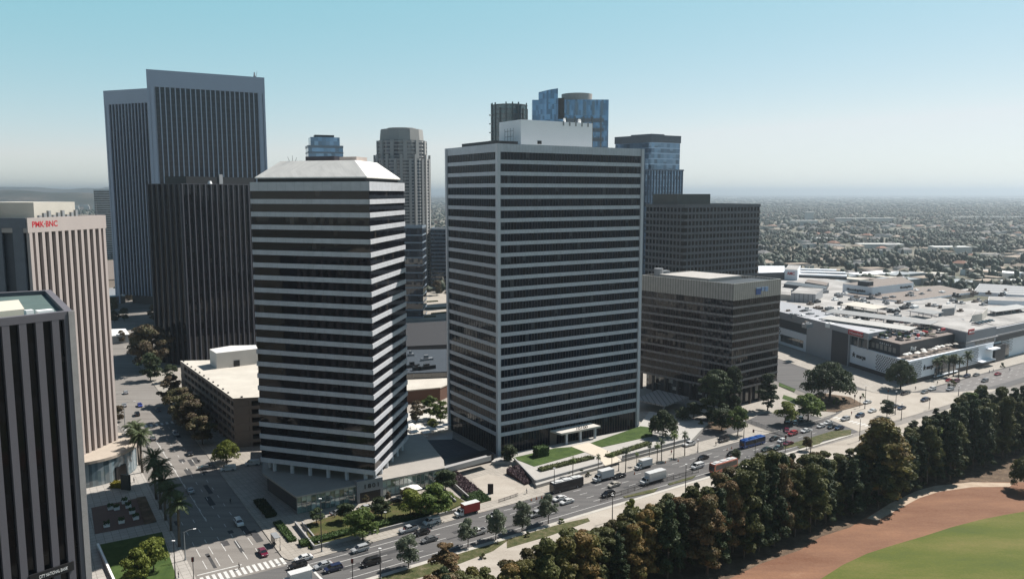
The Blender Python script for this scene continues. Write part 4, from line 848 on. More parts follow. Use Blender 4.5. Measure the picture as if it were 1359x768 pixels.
# ---------------------------------------------------------------- shopping centre
MO = (197.2, 388.1); MU, MV = 35.0, 104.0
def ML(a, b): return add((a * D(MU)[0], a * D(MU)[1]), D(MV), b)
def mq(a0, a1, b0, b1): return ccw([ML(a0, b0), ML(a1, b0), ML(a1, b1), ML(a0, b1)])
tm = thing('shopping_centre', 'white and grey shopping centre with perforated corner panels across the junction', 'shopping centre', MO)
M_MW = mat('white_mall_panel', (0.92, 0.95, 1.0), 0.6, 0.05, 0.15); M_MG = mat('grey_mall_panel', (0.33, 0.33, 0.35), 0.6, 0.06)
M_MD = mat('dark_mall_panel', (0.045, 0.05, 0.06), 0.5, 0.08); M_ROOF = ground_mat('pale_roof_membrane', [(0.3, (0.2, 0.19, 0.185)), (0.45, (0.34, 0.325, 0.31)), (0.6, (0.47, 0.45, 0.43)), (0.75, (0.58, 0.55, 0.52))], 0.06, 0.5)
M_MGL = glass('mall_glass', (0.03, 0.04, 0.045), 2.2, 4, share=0.3, light=(0.1, 0.11, 0.11), spec=0.9)
b = MB(); b.prism(mq(0, 88, 0, 60), 2.4, 11.6); b.build('wall', M_MW, tm)
b = MB(); b.prism(mq(0.5, 87, 0.5, 59), 0.1, 2.4); b.build('plinth', M_DARK, tm)
b = MB(); b.prism(mq(-0.3, 88.3, -0.3, 60), 11.6, 12.2); b.build('terrace_edge', M_MW, tm)
def perf(a0, a1, face, z0, z1, nx, nz, m=M_MD):
    b = MB()
    for i in range(nx):
        for k in range(nz):
            f = a0 + (a1 - a0) * (i + 0.5 + 0.5 * (k % 2) - 0.25) / nx; w_ = (a1 - a0) / nx * 0.4; z = z0 + (z1 - z0) * (k + 0.5) / nz; h = (z1 - z0) / nz * 0.46
            p0, p1 = (ML(f - w_, 0), ML(f + w_, 0)) if face == 0 else (ML(0, f - w_), ML(0, f + w_))
            n_ = D(MU - 90) if face == 0 else D(MV + 90)
            p0, p1 = add(p0, n_, 0.06), add(p1, n_, 0.06)
            pm_ = ((p0[0] + p1[0]) / 2, (p0[1] + p1[1]) / 2)
            q = [(*p0, z), (*pm_, z - h), (*p1, z), (*pm_, z + h)]
            b.quad(q if face == 0 else q[::-1])
    return b.build('perforated_panel', m, tm)
perf(1.5, 12, 0, 2.8, 11.2, 8, 9); perf(3, 24, 1, 2.8, 11.2, 12, 9); perf(57, 71, 0, 2.8, 11.2, 10, 9)
b = MB(); b.prism(mq(1, 86, 1, 58), 12.205, 12.3); b.build('terrace_deck', mat('terrace_deck_boards', (0.14, 0.11, 0.09), 0.8), tm)
b = MB(); q = [add(ML(25, 0), D(MU - 90), 0.12), add(ML(47, 0), D(MU - 90), 0.12)]; L_ = 22
b.quad([(*q[0], 1.5), (*q[1], 1.5), (*q[1], 10.6), (*q[0], 10.6)], 0, [(0, 1.5), (L_, 1.5), (L_, 10.6), (0, 10.6)]); b.build('shop_window', M_MGL, tm)
b = MB(); b.prism(ccw([ML(24, -0.2), ML(48, -0.2), ML(48, -1.2), ML(24, -1.2)]), 1.0, 1.5); b.prism(ccw([ML(70, -0.2), ML(86, -0.2), ML(86, -3.5), ML(70, -3.5)]), 3.2, 3.7); b.prism(ccw([ML(80, -0.2), ML(90, -0.2), ML(90, -4), ML(80, -4)]), 9.0, 9.6); b.build('canopy', M_MW, tm)
sg = sign('\u2605 macys', add(ML(13.3, 0), D(MU - 90), 0.2), MU, 6.0, 3.0, M_BLACK, tm, width=10.0, bold=0.04)
ta = MV + 180
sign('\u2605 macys', add(ML(0, 43), D(MV + 90), 0.2), ta, 6.2, 3.2, M_BLACK, tm, width=11.0, bold=0.04)
# upper storeys
b = MB(); b.prism(mq(3, 62, 9, 58), 12.2, 18.2); b.build('restaurant_storey', M_MD, tm)
b = MB()
for k in range(9): p = add(ML(3 - 0.0, 12 + 3.2 * k), D(MV + 90), 0.08); p2 = add(ML(3, 14.2 + 3.2 * k), D(MV + 90), 0.08); b.quad([(*p, 13.4), (*p, 16.0), (*p2, 16.0), (*p2, 13.4)])
b.build('restaurant_window', mat('pale_blind', (0.32, 0.3, 0.27), 0.6), tm)  # pale opaque blinds
sign('EATALY', add(ML(3, 24), D(MV + 90), 0.15), ta, 16.4, 1.2, M_WHITE, tm, width=8.5, space=1.6, depth=0.08)
sign('Rac', add(ML(12, 9), D(MU - 90), 0.2), MU, 14.2, 3.2, M_WHITE, tm, width=6, depth=0.1, shear=0.3)
b = MB(); b.prism(mq(3, 57, 9, 44), 18.2, 18.7); b.build('roof', mat('roof_terrace_boards', (0.2, 0.16, 0.14), 0.85, 0.2), tm)
b = MB(); b.prism(mq(58, 92, 1.0, 40), 12.2, 20.6); b.build('grey_block', M_MG, tm)
b = MB(); b.prism(mq(57, 93.5, 0.2, 41), 14.8, 15.3); b.build('ledge', M_STEEL, tm); b = MB(); b.prism(mq(58.6, 91.4, 1.6, 39.4), 20.605, 20.8); b.build('block_roof', M_ROOF, tm)
b = MB(); q = [add(ML(68, 1.0), D(MU - 90), 0.1), add(ML(90, 1.0), D(MU - 90), 0.1)]; b.quad([(*q[0], 12.4), (*q[1], 12.4), (*q[1], 14.7), (*q[0], 14.7)]); b.build('upper_window', M_MGL, tm)
b = MB(); b.prism(ccw([ML(59.5, 0.6), ML(66, 0.6), ML(66, 1.0), ML(59.5, 1.0)]), 19.2, 22.0); b.build('red_sign', M_RED, tm)
sign('Westfield', add(ML(59.9, 0.6), D(MU - 90), 0.05), MU, 19.9, 1.7, M_WHITE, tm, width=5.8, depth=0.04, shear=0.3)
# grey tower block and left wing
b = MB(); b.prism(ccw([ML(-1.2, 45), ML(24, 45), ML(24, 84), ML(-1.2, 84)]), 0.1, 21.0); b.build('grey_block', mat('mid_grey_panel', (0.42, 0.42, 0.44), 0.6, 0.06), tm)
b = MB(); b.prism(ccw([ML(-1.0, 30), ML(22, 30), ML(22, 45), ML(-1.0, 45)]), 17.5, 21.0); b.build('grey_canopy', mat('mid_grey_panel', (0.3, 0.3, 0.315)), tm)
b = MB(); b.prism(ccw([ML(0.5, 31), ML(20, 31), ML(20, 44), ML(0.5, 44)]), 12.2, 17.5); b.build('glass_lobby', M_MGL, tm)
b = MB()
for bb in (30.3, 38): b.obox(ML(-0.6, bb), MU, 0.6, 0.6, 12.2, 17.5)
b.build('canopy_post', M_STEEL, tm)
b = MB(); b.prism(ccw([ML(-1.5, 46), ML(-1.2, 46), ML(-1.2, 60), ML(-1.5, 60)]), 0.3, 18.0); b.build('dark_recess', M_MD, tm)
b = MB(); b.prism(ccw([ML(-1.6, 34), ML(-1.1, 34), ML(-1.1, 46), ML(-1.6, 46)]), 18.2, 20.6); b.build('red_sign', M_RED, tm)
sign('Westfield', add(ML(-1.6, 45.5), D(MV + 90), 0.05), ta, 18.8, 1.7, M_WHITE, tm, width=11.0, depth=0.04, shear=0.3)
b = MB(); b.prism(ccw([ML(0, 84), ML(30, 84), ML(30, 190), ML(0, 190)]), 0.1, 10.5); b.build('wing_wall', M_MW, tm)
b = MB(); b.prism(ccw([ML(1, 84), ML(30, 84), ML(30, 190), ML(1, 190)]), 10.5, 20.2); b.build('wing_upper', M_MD, tm)
b = MB(); b.prism(ccw([ML(0.4, 84), ML(31, 84), ML(31, 190), ML(0.4, 190)]), 16.0, 20.4); b.build('wing_fascia', M_MG, tm)
b = MB(); q = [add(ML(0, 88), D(MV + 90), 0.1), add(ML(0, 112), D(MV + 90), 0.1)]; b.quad([(*q[0], 2), (*q[0], 6.5), (*q[1], 6.5), (*q[1], 2)]); b.build('shop_window', M_MGL, tm)
perf(112, 118, 1, 5, 10, 3, 4)
b = MB(); b.prism(ccw([ML(25, 60), ML(170, 60), ML(170, 260), ML(30, 260)]), 0.1, 19.0); b.build('roof', M_ROOF, tm)
b = MB(); b.prism(mq(30, 100, 41, 60), 0.1, 18.9); b.build('roof', M_ROOF, tm)
# right wing beyond the gap
te = thing('shopping_wing', 'right hand wing of the shops with grey upper deck, dark entrance and chequered panel', 'shopping centre', add(MO, D(MU), 96))
def mqe(a0, a1, b0, b1): return ccw([ML(a0 - 96, b0), ML(a1 - 96, b0), ML(a1 - 96, b1), ML(a0 - 96, b1)])
b = MB(); b.prism(mqe(96, 175, 4, 70), 0.1, 11); b.build('wall', M_MW, te)
b = MB(); b.prism(mqe(94, 176, 3, 70), 11, 14.5); b.build('dark_storey', M_MD, te)
b = MB(); b.prism(mqe(93, 178, 1.5, 72), 14.5, 19.2); b.build('grey_deck', M_MG, te)
b = MB(); b.prism(mqe(92.5, 178.5, 1.1, 72.5), 15.0, 15.5); b.build('ledge', M_STEEL, te)
b = MB(); b.prism(mqe(94, 177, 3, 71), 19.2, 19.5); b.build('roof', M_ROOF, te)
b = MB(); b.prism(mqe(92, 104, 0.5, 12), 0.1, 9.5); b.build('entrance_block', M_MD, te)
b = MB(); q = [add(ML(105 - 96, 4), D(MU - 90), 0.1), add(ML(115 - 96, 4), D(MU - 90), 0.1)]; b.quad([(*q[0], 0.3), (*q[1], 0.3), (*q[1], 8), (*q[0], 8)]); b.build('shop_window', M_MGL, te)
b = MB()
for i in range(10):
    for k in range(8):
        p = add(ML(104 - 96 + i * 1.5 + (k % 2) * 0.75, 4), D(MU - 90), 0.06); p1 = add(p, D(MU), 0.75); z = 3.2 + k * 0.95 if i > 6 else 8.4 + (k % 3) * 0.9
        b.quad([(*p, z), (*p1, z), (*p1, z + 0.5), (*p, z + 0.5)])
b.build('perforated_panel', M_MD, te)
def roof_at(px, py, z=19.0): return G(px, py, z)
def rbox(label, px, z0, z1, m, name, cat, rm=None, group=None):
    pts = [G(x, y, z0) for x, y in px]; o = pts[0]; t = thing(name, label, cat, (o[0], o[1], 0), 0, group)
    b = MB(); b.prism(ccw(rel(pts, o)), z0 - 0.5, z1); b.build('wall', m, t)
    b = MB(); b.prism(inset(ccw(rel(pts, o)), 0.25), z1 + 0.003, z1 + 0.15); b.build('roof', rm or M_ROOF, t); return t, o
# white department store box
tb, ob = rbox('long white department store box with black lettering rising above the mall roof', [(1157.5, 393), (1212, 386), (1196, 377), (1118, 388)], 19.2, 25.8, M_MW, 'department_store', 'shop building', M_BRN)
p0, p1, p2 = G(1118, 388, 19.2), G(1157.5, 393, 19.2), G(1212, 386, 19.2)
aL = math.degrees(math.atan2(p1[1] - p0[1], p1[0] - p0[0])); aR = math.degrees(math.atan2(p2[1] - p1[1], p2[0] - p1[0]))
LL = math.hypot(p1[0] - p0[0], p1[1] - p0[1]); LR = math.hypot(p2[0] - p1[0], p2[1] - p1[1])
sign('bloomingdales', add(add(p0, D(aL), LL * 0.15), D(aL - 90), 0.2), aL, 21.6, 2.6, M_BLACK, tb, ob, width=LL * 0.62, bold=0.04)
sign('bloomingdales', add(add(p1, D(aR), LR * 0.66), D(aR - 90), 0.2), aR, 22.4, 2.4, M_BLACK, tb, ob, width=LR * 0.28, bold=0.04)
b = MB(); q = rel([add(add(p0, D(aL), LL * 0.62), D(aL + 90), 5)], ob)[0]; b.obox(q, aL, 9, 6, 25.9, 29.2); b.build('stair_head', M_MD, tb)
rbox('broad flat brown roof hall in front of the white department store box', [(1198, 401.5), (1290, 389), (1248, 380), (1118, 389), (1120, 392)], 19.0, 19.8, M_MW, 'shop_hall', 'shop building', M_BRN)
rbox('long pale shop block whose sunlit side wall faces the brown roof', [(1200, 409), (1293, 393), (1290, 388), (1198, 401)], 15.0, 18.6, mat('cream_shop_wall', (0.6, 0.56, 0.5), 0.8, 0.06), 'shop_hall', 'shop building')
ta_, oa = rbox('white cinema block with red letters, beyond the mall roofs', [(1041, 371), (1058, 372), (1062, 365), (1046, 364)], 19.0, 28.0, M_MW, 'cinema', 'cinema')
q0, q1 = G(1041, 371, 19), G(1058, 372, 19); aA = math.degrees(math.atan2(q1[1] - q0[1], q1[0] - q0[0])); LA = math.hypot(q1[0] - q0[0], q1[1] - q0[1])
sign('AMC', add(add(q0, D(aA), LA * 0.2), D(aA - 90), 0.2), aA, 23.6, 3.6, M_RED, ta_, oa, width=LA * 0.6, bold=0.06)
rbox('pale cinema hall with a dark glazed upper front, left of the cinema sign block', [(1006, 372), (1041, 371), (1041, 362), (1006, 362)], 19.0, 25.5, M_MD, 'cinema', 'cinema', M_MW)
for i, (a, c, lb) in enumerate(((( 1058, 361), (1122, 363), 'first'), ((1058, 364.5), (1124, 367), 'second'), ((1050, 357.5), (1110, 359.5), 'third'))):
    p, q = G(*a, 21), G(*c, 21); aa = math.degrees(math.atan2(q[1] - p[1], q[0] - p[0])); L_ = math.hypot(q[0] - p[0], q[1] - p[1])
    b = MB(); b.box(0, L_, -4, 4, 21, 22.2); b.box(0, L_, -3.5, 3.5, 18.5, 21, 1); o = b.build('roof_ridge', [M_MW, M_MD], loc=(*p, 0)); o.rotation_euler = (0, 0, R(aa)); tag(o, 'long white roof strip over a dark clerestory beside the cinema sign', 'roof building', 'white roof strips beside the cinema')
# carport roofs on the deck
M_SOL = mat('grey_solar_roof', (0.3, 0.29, 0.28), 0.5, 0.06)
def carport(label, a, c, wd, m=M_SOL):
    p, q = G(*a, 22), G(*c, 22); aa = math.degrees(math.atan2(q[1] - p[1], q[0] - p[0])); L_ = math.hypot(q[0] - p[0], q[1] - p[1])
    t = thing('carport', label, 'carport', (p[0], p[1], 0), R(aa))
    b = MB(); i = b.vs([(0, -wd / 2, 22.0), (L_, -wd / 2, 22.0), (L_, wd / 2, 22.9), (0, wd / 2, 22.9), (0, -wd / 2, 22.25), (L_, -wd / 2, 22.25), (L_, wd / 2, 23.15), (0, wd / 2, 23.15)])
    for f in ((3, 2, 1, 0), (4, 5, 6, 7), (0, 1, 5, 4), (1, 2, 6, 5), (2, 3, 7, 6), (3, 0, 4, 7)): b.fc([i + k for k in f])
    b.build('roof', m, t)
    for k in range(int(L_ / 9) + 1):
        for y in (-wd / 2 + 0.6, wd / 2 - 0.6):
            b = MB(); b.box(-0.15, 0.15, -0.15, 0.15, 18.8, 22.1 if y < 0 else 22.7); b.build('post', M_STEEL, t, loc=(min(k * 9 + 0.5, L_ - 0.5), y, 0))
carport('longest grey solar carport stretching across the middle of the mall parking deck', (1100, 413), (1240, 430), 10)
carport('second grey solar carport nearer the street side of the parking deck', (1095, 422), (1212, 438), 9, mat('pale_carport', (0.46, 0.44, 0.41), 0.6))
carport('cream carport roof behind the longest grey one', (1125, 403), (1170, 410), 14, M_DECK)
carport('short grey carport in front of the cream shop wall', (1213, 412), (1246, 417), 9)
carport('dark framed carport at the right edge of the parking deck', (1312, 413), (1359, 407), 9)
rbox('grey louvred plant enclosure on the mall roof beside the bronze block', [(1049, 400), (1082, 402), (1092, 394), (1060, 391)], 19.0, 25.0, stripes('louvres', (0.42, 0.42, 0.43), (0.2, 0.2, 0.21), 3.0, 0.8), 'plant_enclosure', 'plant room')
rbox('white roof box left of the louvred plant enclosure', [(1036, 398), (1049, 399), (1049, 392), (1036, 391)], 19.0, 23.0, M_DECK, 'plant_enclosure', 'plant room')
rbox('dark roof parapet block below the cinema', [(1040, 381), (1096, 388), (1098, 384), (1045, 377)], 19.0, 21.5, M_MD, 'roof_block', 'roof block', M_MD)
rbox('second dark roof block nearer the white department store', [(1068, 379), (1097, 384), (1100, 380), (1072, 375)], 19.0, 22.0, M_MD, 'roof_block', 'roof block', M_BRN)
rbox('cream stair tower on the parking deck beside the red sign', [(1289, 431), (1303, 428), (1310, 420), (1294, 422)], 19.0, 24.5, mat('cream_shop_wall', (0.6, 0.56, 0.5)), 'stair_tower', 'stair tower')
rbox('grey lift tower standing among the carports', [(1249, 421), (1266, 419), (1268, 413), (1250, 414)], 19.0, 24.0, M_GREY, 'stair_tower', 'stair tower')
rbox('long white vaulted roof at the far right of the mall', [(1311, 405), (1400, 408), (1400, 402), (1312, 400)], 19.0, 22.5, M_MW, 'shop_hall', 'shop building')
rbox('wide dark roof hall with bright skylights at the far right', [(1292, 391), (1420, 402), (1420, 388), (1300, 380)], 17.0, 19.5, M_MW, 'shop_hall', 'shop building', stripes('skylight_roof', (0.13, 0.12, 0.125), (0.6, 0.58, 0.55), 14, 0.8, 1))
rg = random.Random(3)
M_PAR = mat('white_canvas', (0.95, 0.92, 0.86), 0.9, 0.04)
for k in range(150):
    px, py = rg.uniform(1040, 1350), rg.uniform(383, 432)
    if py > 388 + (1350 - px) * 0.16 + 12 or py < 384: continue
    q = G(px, py, 20.2); L_ = rg.uniform(2, 7); b = MB(); b.box(-L_ / 2, L_ / 2, -rg.uniform(1, 2), rg.uniform(1, 2), 0, rg.uniform(1.2, 2.6)); b.box(-L_ / 3, L_ / 5, -0.7, 0.5, 0, 2.9)
    o = b.build('roof_unit', rg.choice([M_WHITE, M_GREY, M_STEEL, M_MD, M_MD, M_BRN]), loc=(*q, 18.6)); o.rotation_euler = (0, 0, R(35)); tag(o, 'boxy rooftop ventilation unit scattered on the mall roofs', 'roof unit', 'rooftop units on the mall')
# far roofs behind the mall
for i in range(26):
    px, py = rg.uniform(1010, 1359), rg.uniform(366, 382)
    q = G(px, py); b = MB(); L_, W_ = rg.uniform(20, 60), rg.uniform(14, 30); b.box(-L_ / 2, L_ / 2, -W_ / 2, W_ / 2, 0, rg.uniform(5, 9))
    o = b.build('low_building', rg.choice([M_WHITE, M_DECK, M_GREY, M_BRN]), loc=(*q, 0)); o.rotation_euler = (0, 0, R(rg.choice([30, 35, 120, 125]))); tag(o, 'low flat roofed commercial block behind the mall roofs', 'building', 'low blocks behind the mall')
for k in range(46):
    a, bb = rg.uniform(5, 56), rg.uniform(11, 38); q = ML(a, bb); b = MB(); s_ = rg.uniform(0.8, 2.2); b.box(-s_, s_, -rg.uniform(0.5, 1.2), rg.uniform(0.5, 1.2), 0, rg.uniform(0.5, 1.1)); b.box(-s_ * 0.8, s_ * 0.8, -0.4, 0.4, 1.1, rg.uniform(1.2, 2.6), 1)
    o = b.build('roof_planter', [rg.choice([M_MD, M_BRN, M_MW]), rg.choice([M_LAWN, M_PAR, M_RED, M_DARK, M_LAWN])], loc=(MO[0] + q[0], MO[1] + q[1], 18.7)); o.rotation_euler = (0, 0, R(35 + 90 * (k % 2))); tag(o, 'planter or lounge box on the roof terrace over the dark restaurant storey', 'planter', 'planters on the roof terrace')
# parasols on the restaurant terrace
M_PAR = mat('white_canvas', (0.8, 0.76, 0.7), 0.9, 0.04)
pz_ = thing('parasol', '', 'parasol')
b = MB(); b.cyl((0, 0), 1.5, 0.1, 2.2, 2.9, 8); b.build('canopy', M_PAR, pz_); b = MB(); b.cyl((0, 0), 0.06, 0.06, 0, 2.3, 6); b.build('pole', M_STEEL, pz_)
first = True
for k in range(14):
    a, bb = 3 + 3.7 * k + rg.uniform(-1.2, 1.2), 2.6 + rg.uniform(0, 3.6)
    o = pz_ if first else copy_tree(pz_, None, {'canopy': rg.choice([M_PAR, M_DECK, M_PAR, M_CONC])}); first = False
    q = ML(a, bb); o.location = (MO[0] + q[0], MO[1] + q[1], 12.2); o.rotation_euler = (0, 0, k)
    tag(o, 'pale parasol in the row on the terrace above the white mall wall', 'parasol', 'parasols on the mall terrace')
# ---------------------------------------------------------------- trees
LM = {
 'olive': leafmat('olive_leaf', (0.038, 0.047, 0.014), (0.135, 0.132, 0.042), 0.26),
 'rust': leafmat('rust_olive_leaf', (0.045, 0.042, 0.017), (0.13, 0.108, 0.042), 0.26, (0.13, 0.082, 0.038)),
 'gold': leafmat('golden_leaf', (0.065, 0.065, 0.017), (0.175, 0.15, 0.04), 0.28, (0.14, 0.092, 0.03)),
 'dark': leafmat('dark_green_leaf', (0.017, 0.03, 0.012), (0.06, 0.078, 0.031), 0.22),
 'grey': leafmat('grey_green_leaf', (0.034, 0.05, 0.026), (0.098, 0.12, 0.066), 0.22),
 'fresh': leafmat('fresh_green_leaf', (0.051, 0.080, 0.019), (0.145, 0.196, 0.043), 0.3),
 'lime': leafmat('yellow_green_leaf', (0.072, 0.094, 0.017), (0.210, 0.232, 0.043), 0.3),
 'brown': leafmat('brown_leaf', (0.055, 0.042, 0.026), (0.15, 0.11, 0.064), 0.22, (0.085, 0.08, 0.035)),
 'palm': leafmat('palm_leaf', (0.032, 0.049, 0.020), (0.102, 0.123, 0.051), 0.2),
 'pale': leafmat('pale_grey_leaf', (0.072, 0.090, 0.061), (0.174, 0.196, 0.131), 0.25),
}
M_BARK = mat('grey_bark', (0.11, 0.085, 0.065), 0.95, 0.25, 1.0); M_PBARK = mat('palm_bark', (0.14, 0.115, 0.09), 0.95, 0.2, 2.0)
def quads(name, C, U, V, m):
    n = len(C); v = np.empty((n, 4, 3)); v[:, 0] = C - U; v[:, 1] = C + V; v[:, 2] = C + U; v[:, 3] = C - V
    me = bpy.data.meshes.new(name); me.vertices.add(n * 4); me.vertices.foreach_set('co', v.reshape(-1).astype(np.float32))
    me.loops.add(n * 4); me.loops.foreach_set('vertex_index', np.arange(n * 4, dtype=np.int32)); me.polygons.add(n)
    me.polygons.foreach_set('loop_start', np.arange(0, n * 4, 4, dtype=np.int32)); me.materials.append(m); me.update(); me.validate(); return me
def unit(a): return a / np.maximum(np.linalg.norm(a, axis=-1, keepdims=True), 1e-6)
def crown(name, seed, shape, h0, h1, r, nclump, nleaf, leaf, m, clr=(0.22, 0.4)):
    "leaf clumps through the crown volume of a tree; the outline stays uneven and gaps show through"
    g = np.random.default_rng(seed); cl = []
    while len(cl) < nclump:
        z = g.random(); a = g.random() * 2 * math.pi
        prof = {'tall': (0.55 + 0.45 * math.sin(math.pi * min(1, z * 1.15 + 0.1))) * (1 - max(0, z - 0.75) * 1.9), 'round': math.sqrt(max(0.02, 1 - (2 * z - 0.9) ** 2 * 0.95)), 'flat': math.sqrt(max(0.02, 1 - (z * 1.02) ** 2)) , 'cone': (1 - z) * 0.9 + 0.16, 'oval': math.sqrt(max(0.05, 1 - (2 * z - 1) ** 2)) ** 0.8}[shape]
        q = math.sqrt(g.random()) if shape != 'flat' else g.random() ** 0.4
        rad = r * prof * q * 0.85; cl.append((rad * math.cos(a), rad * math.sin(a), h0 + (h1 - h0) * (z * 0.92 + 0.02), g.uniform(*clr) * r * (0.75 if shape == 'cone' and z > 0.7 else 1)))
    cl = np.array(cl); w_ = cl[:, 3] ** 2; k = g.choice(nclump, nleaf, p=w_ / w_.sum())
    d = unit(g.normal(0, 1, (nleaf, 3))); d[:, 2] = np.where(d[:, 2] < -0.35, -d[:, 2], d[:, 2])
    C = cl[k, :3] + d * (cl[k, 3] * (0.55 + 0.5 * g.random(nleaf) ** 0.6))[:, None] * np.array([1, 1, 0.78])
    nrm = unit(d + g.normal(0, 0.48, (nleaf, 3))); U = unit(np.cross(nrm, g.normal(0, 1, (nleaf, 3)))); V = np.cross(nrm, U)
    s = leaf * g.uniform(0.55, 1.25, nleaf)[:, None]
    me = quads(name, C, U * s, V * s * 0.65, m); me['clumps'] = 1; return me, cl
def tree_proto(kind, seed, shape, H, r, bare, nclump, nleaf, leaf, m, tr=0.22, clr=(0.22, 0.4), multi=False):
    t = thing('tree', '', 'tree'); g = random.Random(seed)
    me, cl = crown('crown', seed, shape, H * bare, H, r, nclump, nleaf, leaf, LM[m], clr)
    b = MB(); top = H * (0.8 if shape in ('tall', 'cone', 'oval') else 0.62); lean = (g.uniform(-0.4, 0.4), g.uniform(-0.4, 0.4))
    mid = (lean[0] * 0.6, lean[1] * 0.6, top * 0.5)
    b.tube((0, 0, -0.3), mid, tr * 1.15, tr * 0.8, 8); b.tube(mid, (*lean, top), tr * 0.8, tr * 0.3, 8)
    for k in range(min(len(cl), 9)):
        c = cl[(k * 7) % len(cl)]; z = max(H * bare * 0.8, min(c[2] - 1.2, top * 0.92)); f = z / top
        b.tube((lean[0] * f, lean[1] * f, z * 0.9), (c[0] * 0.8, c[1] * 0.8, c[2] * 0.98), tr * 0.35, tr * 0.1, 5)
    b.build('trunk', M_BARK, t, smooth=True); link('crown', me, t); t['H'] = H; return t
PR = {}
def proto(key, *a, **k): PR[key] = [tree_proto(key, 11 * i + len(key), *a, **k) for i in range(k.pop('n', 1) if 'n' in k else 1)]
def protos(key, n, *a, **k): PR[key] = [tree_proto(key, 100 * len(key) + 17 * i + ord(key[0]), *a, **k) for i in range(n)]
protos('belt', 6, 'tall', 22, 4.8, 0.14, 52, 8000, 0.42, 'olive', 0.28, clr=(0.16, 0.4))
protos('beltpine', 4, 'cone', 24, 5.2, 0.1, 60, 8000, 0.42, 'dark', 0.32, clr=(0.14, 0.34))
protos('round', 3, 'round', 8, 3.6, 0.26, 40, 4200, 0.29, 'fresh', 0.16, clr=(0.2, 0.42))
protos('small', 2, 'round', 5, 2.0, 0.3, 16, 1600, 0.24, 'grey', 0.1, clr=(0.3, 0.5))
protos('umbrella', 2, 'flat', 13, 10.5, 0.24, 100, 14000, 0.42, 'dark', 0.45, clr=(0.12, 0.26))
protos('darktall', 2, 'oval', 20, 5.6, 0.04, 80, 12000, 0.42, 'dark', 0.35, clr=(0.16, 0.34))
protos('street', 3, 'round', 13, 5.4, 0.16, 48, 6000, 0.36, 'brown', 0.2, clr=(0.15, 0.36))
protos('bush', 2, 'flat', 2.6, 1.8, 0.02, 10, 700, 0.24, 'dark', 0.08)
for L_ in PR.values():
    for o in L_: o['fresh'] = 1
used_tree = {}
def tree(key, i, p, H, label, cat='tree', group=None, m=None, rz=None, wide=1.0, z=0.12, name=None):
    pr_ = PR[key][i % len(PR[key])]
    o = copy_tree(pr_, None, {'crown': LM[m]} if m else None)
    s = H / pr_['H']; o.scale = (s * wide, s * wide, s); o.location = (p[0], p[1], z); o.rotation_euler = (0, 0, rnd.random() * 6.28 if rz is None else rz)
    if name: o.name = name
    tag(o, label, cat)
    if group: o['group'] = group
    elif 'group' in o: del o['group']
    return o
# shelter belt between the path and the dirt track; heights surveyed against the photo's tree line
SIL = [(-50, 790), (540, 770), (590, 738), (620, 738), (650, 742), (690, 722), (720, 708), (760, 690), (800, 684), (850, 662), (880, 648), (910, 640), (940, 622), (970, 606), (1000, 594), (1035, 585), (1060, 596), (1085, 588), (1110, 592), (1135, 580), (1150, 566), (1185, 560), (1215, 545), (1240, 534), (1260, 522), (1290, 508), (1325, 500), (1359, 496), (1500, 480)]
def sil(px):
    for (a, b), (c, d) in zip(SIL, SIL[1:]):
        if a <= px <= c: return b + (d - b) * (px - a) / (c - a)
    return SIL[-1][1]
rb = random.Random(21); nb = 0
BL = {'olive': 'olive eucalyptus in the tree belt between the path and the dirt track', 'rust': 'rust tipped eucalyptus in the tree belt between the path and the dirt track', 'gold': 'golden brown eucalyptus in the tree belt between the path and the dirt track',
      'dark': 'dark green pine in the tree belt along the dirt track', 'grey': 'grey green pine in the tree belt along the dirt track', 'fresh': 'brighter green tree in the tree belt between the path and the dirt track'}
for row, t0 in enumerate((-51, -56, -61, -66)):
    s = -34.0 + row * 2.1
    while s < 250:
        s += rb.uniform(4.3, 6.3); t = t0 + rb.uniform(-1.8, 1.8)
        if s > 135: t += (s - 135) * (0.05 if row < 2 else -0.02)
        p = SM(s, t); px, py = pxy(*p, 0)
        if px < 500 or px > 1480 or p[1] < 120: continue
        ztop = Zat(*p, sil(px) + abs(rb.gauss(0, 9)) + (3, 6, 10, 18)[row])
        H = min(max(ztop, 9), 31) * rb.uniform(0.9, 1.0)
        if row == 3 and s < 60 : continue
        u_ = rb.random()
        if s < 60: m = 'gold' if u_ < 0.3 else 'olive' if u_ < 0.62 else 'rust' if u_ < 0.84 else 'gold' if u_ < 0.9 else 'dark'
        elif s < 125: m = 'rust' if u_ < 0.24 else 'olive' if u_ < 0.6 else 'gold' if u_ < 0.7 else 'dark'
        else: m = 'dark' if u_ < 0.52 else 'olive' if u_ < 0.84 else 'fresh' if u_ < 0.92 else 'rust'
        if row >= 2 and u_ > 0.4 and s > 40: m = 'dark' if u_ > 0.62 else 'olive'
        kind = 'beltpine' if m == 'dark' else 'belt'
        nb += 1
        lab = BL[m] if m in BL else BL['olive']
        tree(kind, nb, p, H, lab, group=m + ' trees in the belt', m=m, wide=(22 / H) ** 0.45 * rb.uniform(0.85, 1.12))
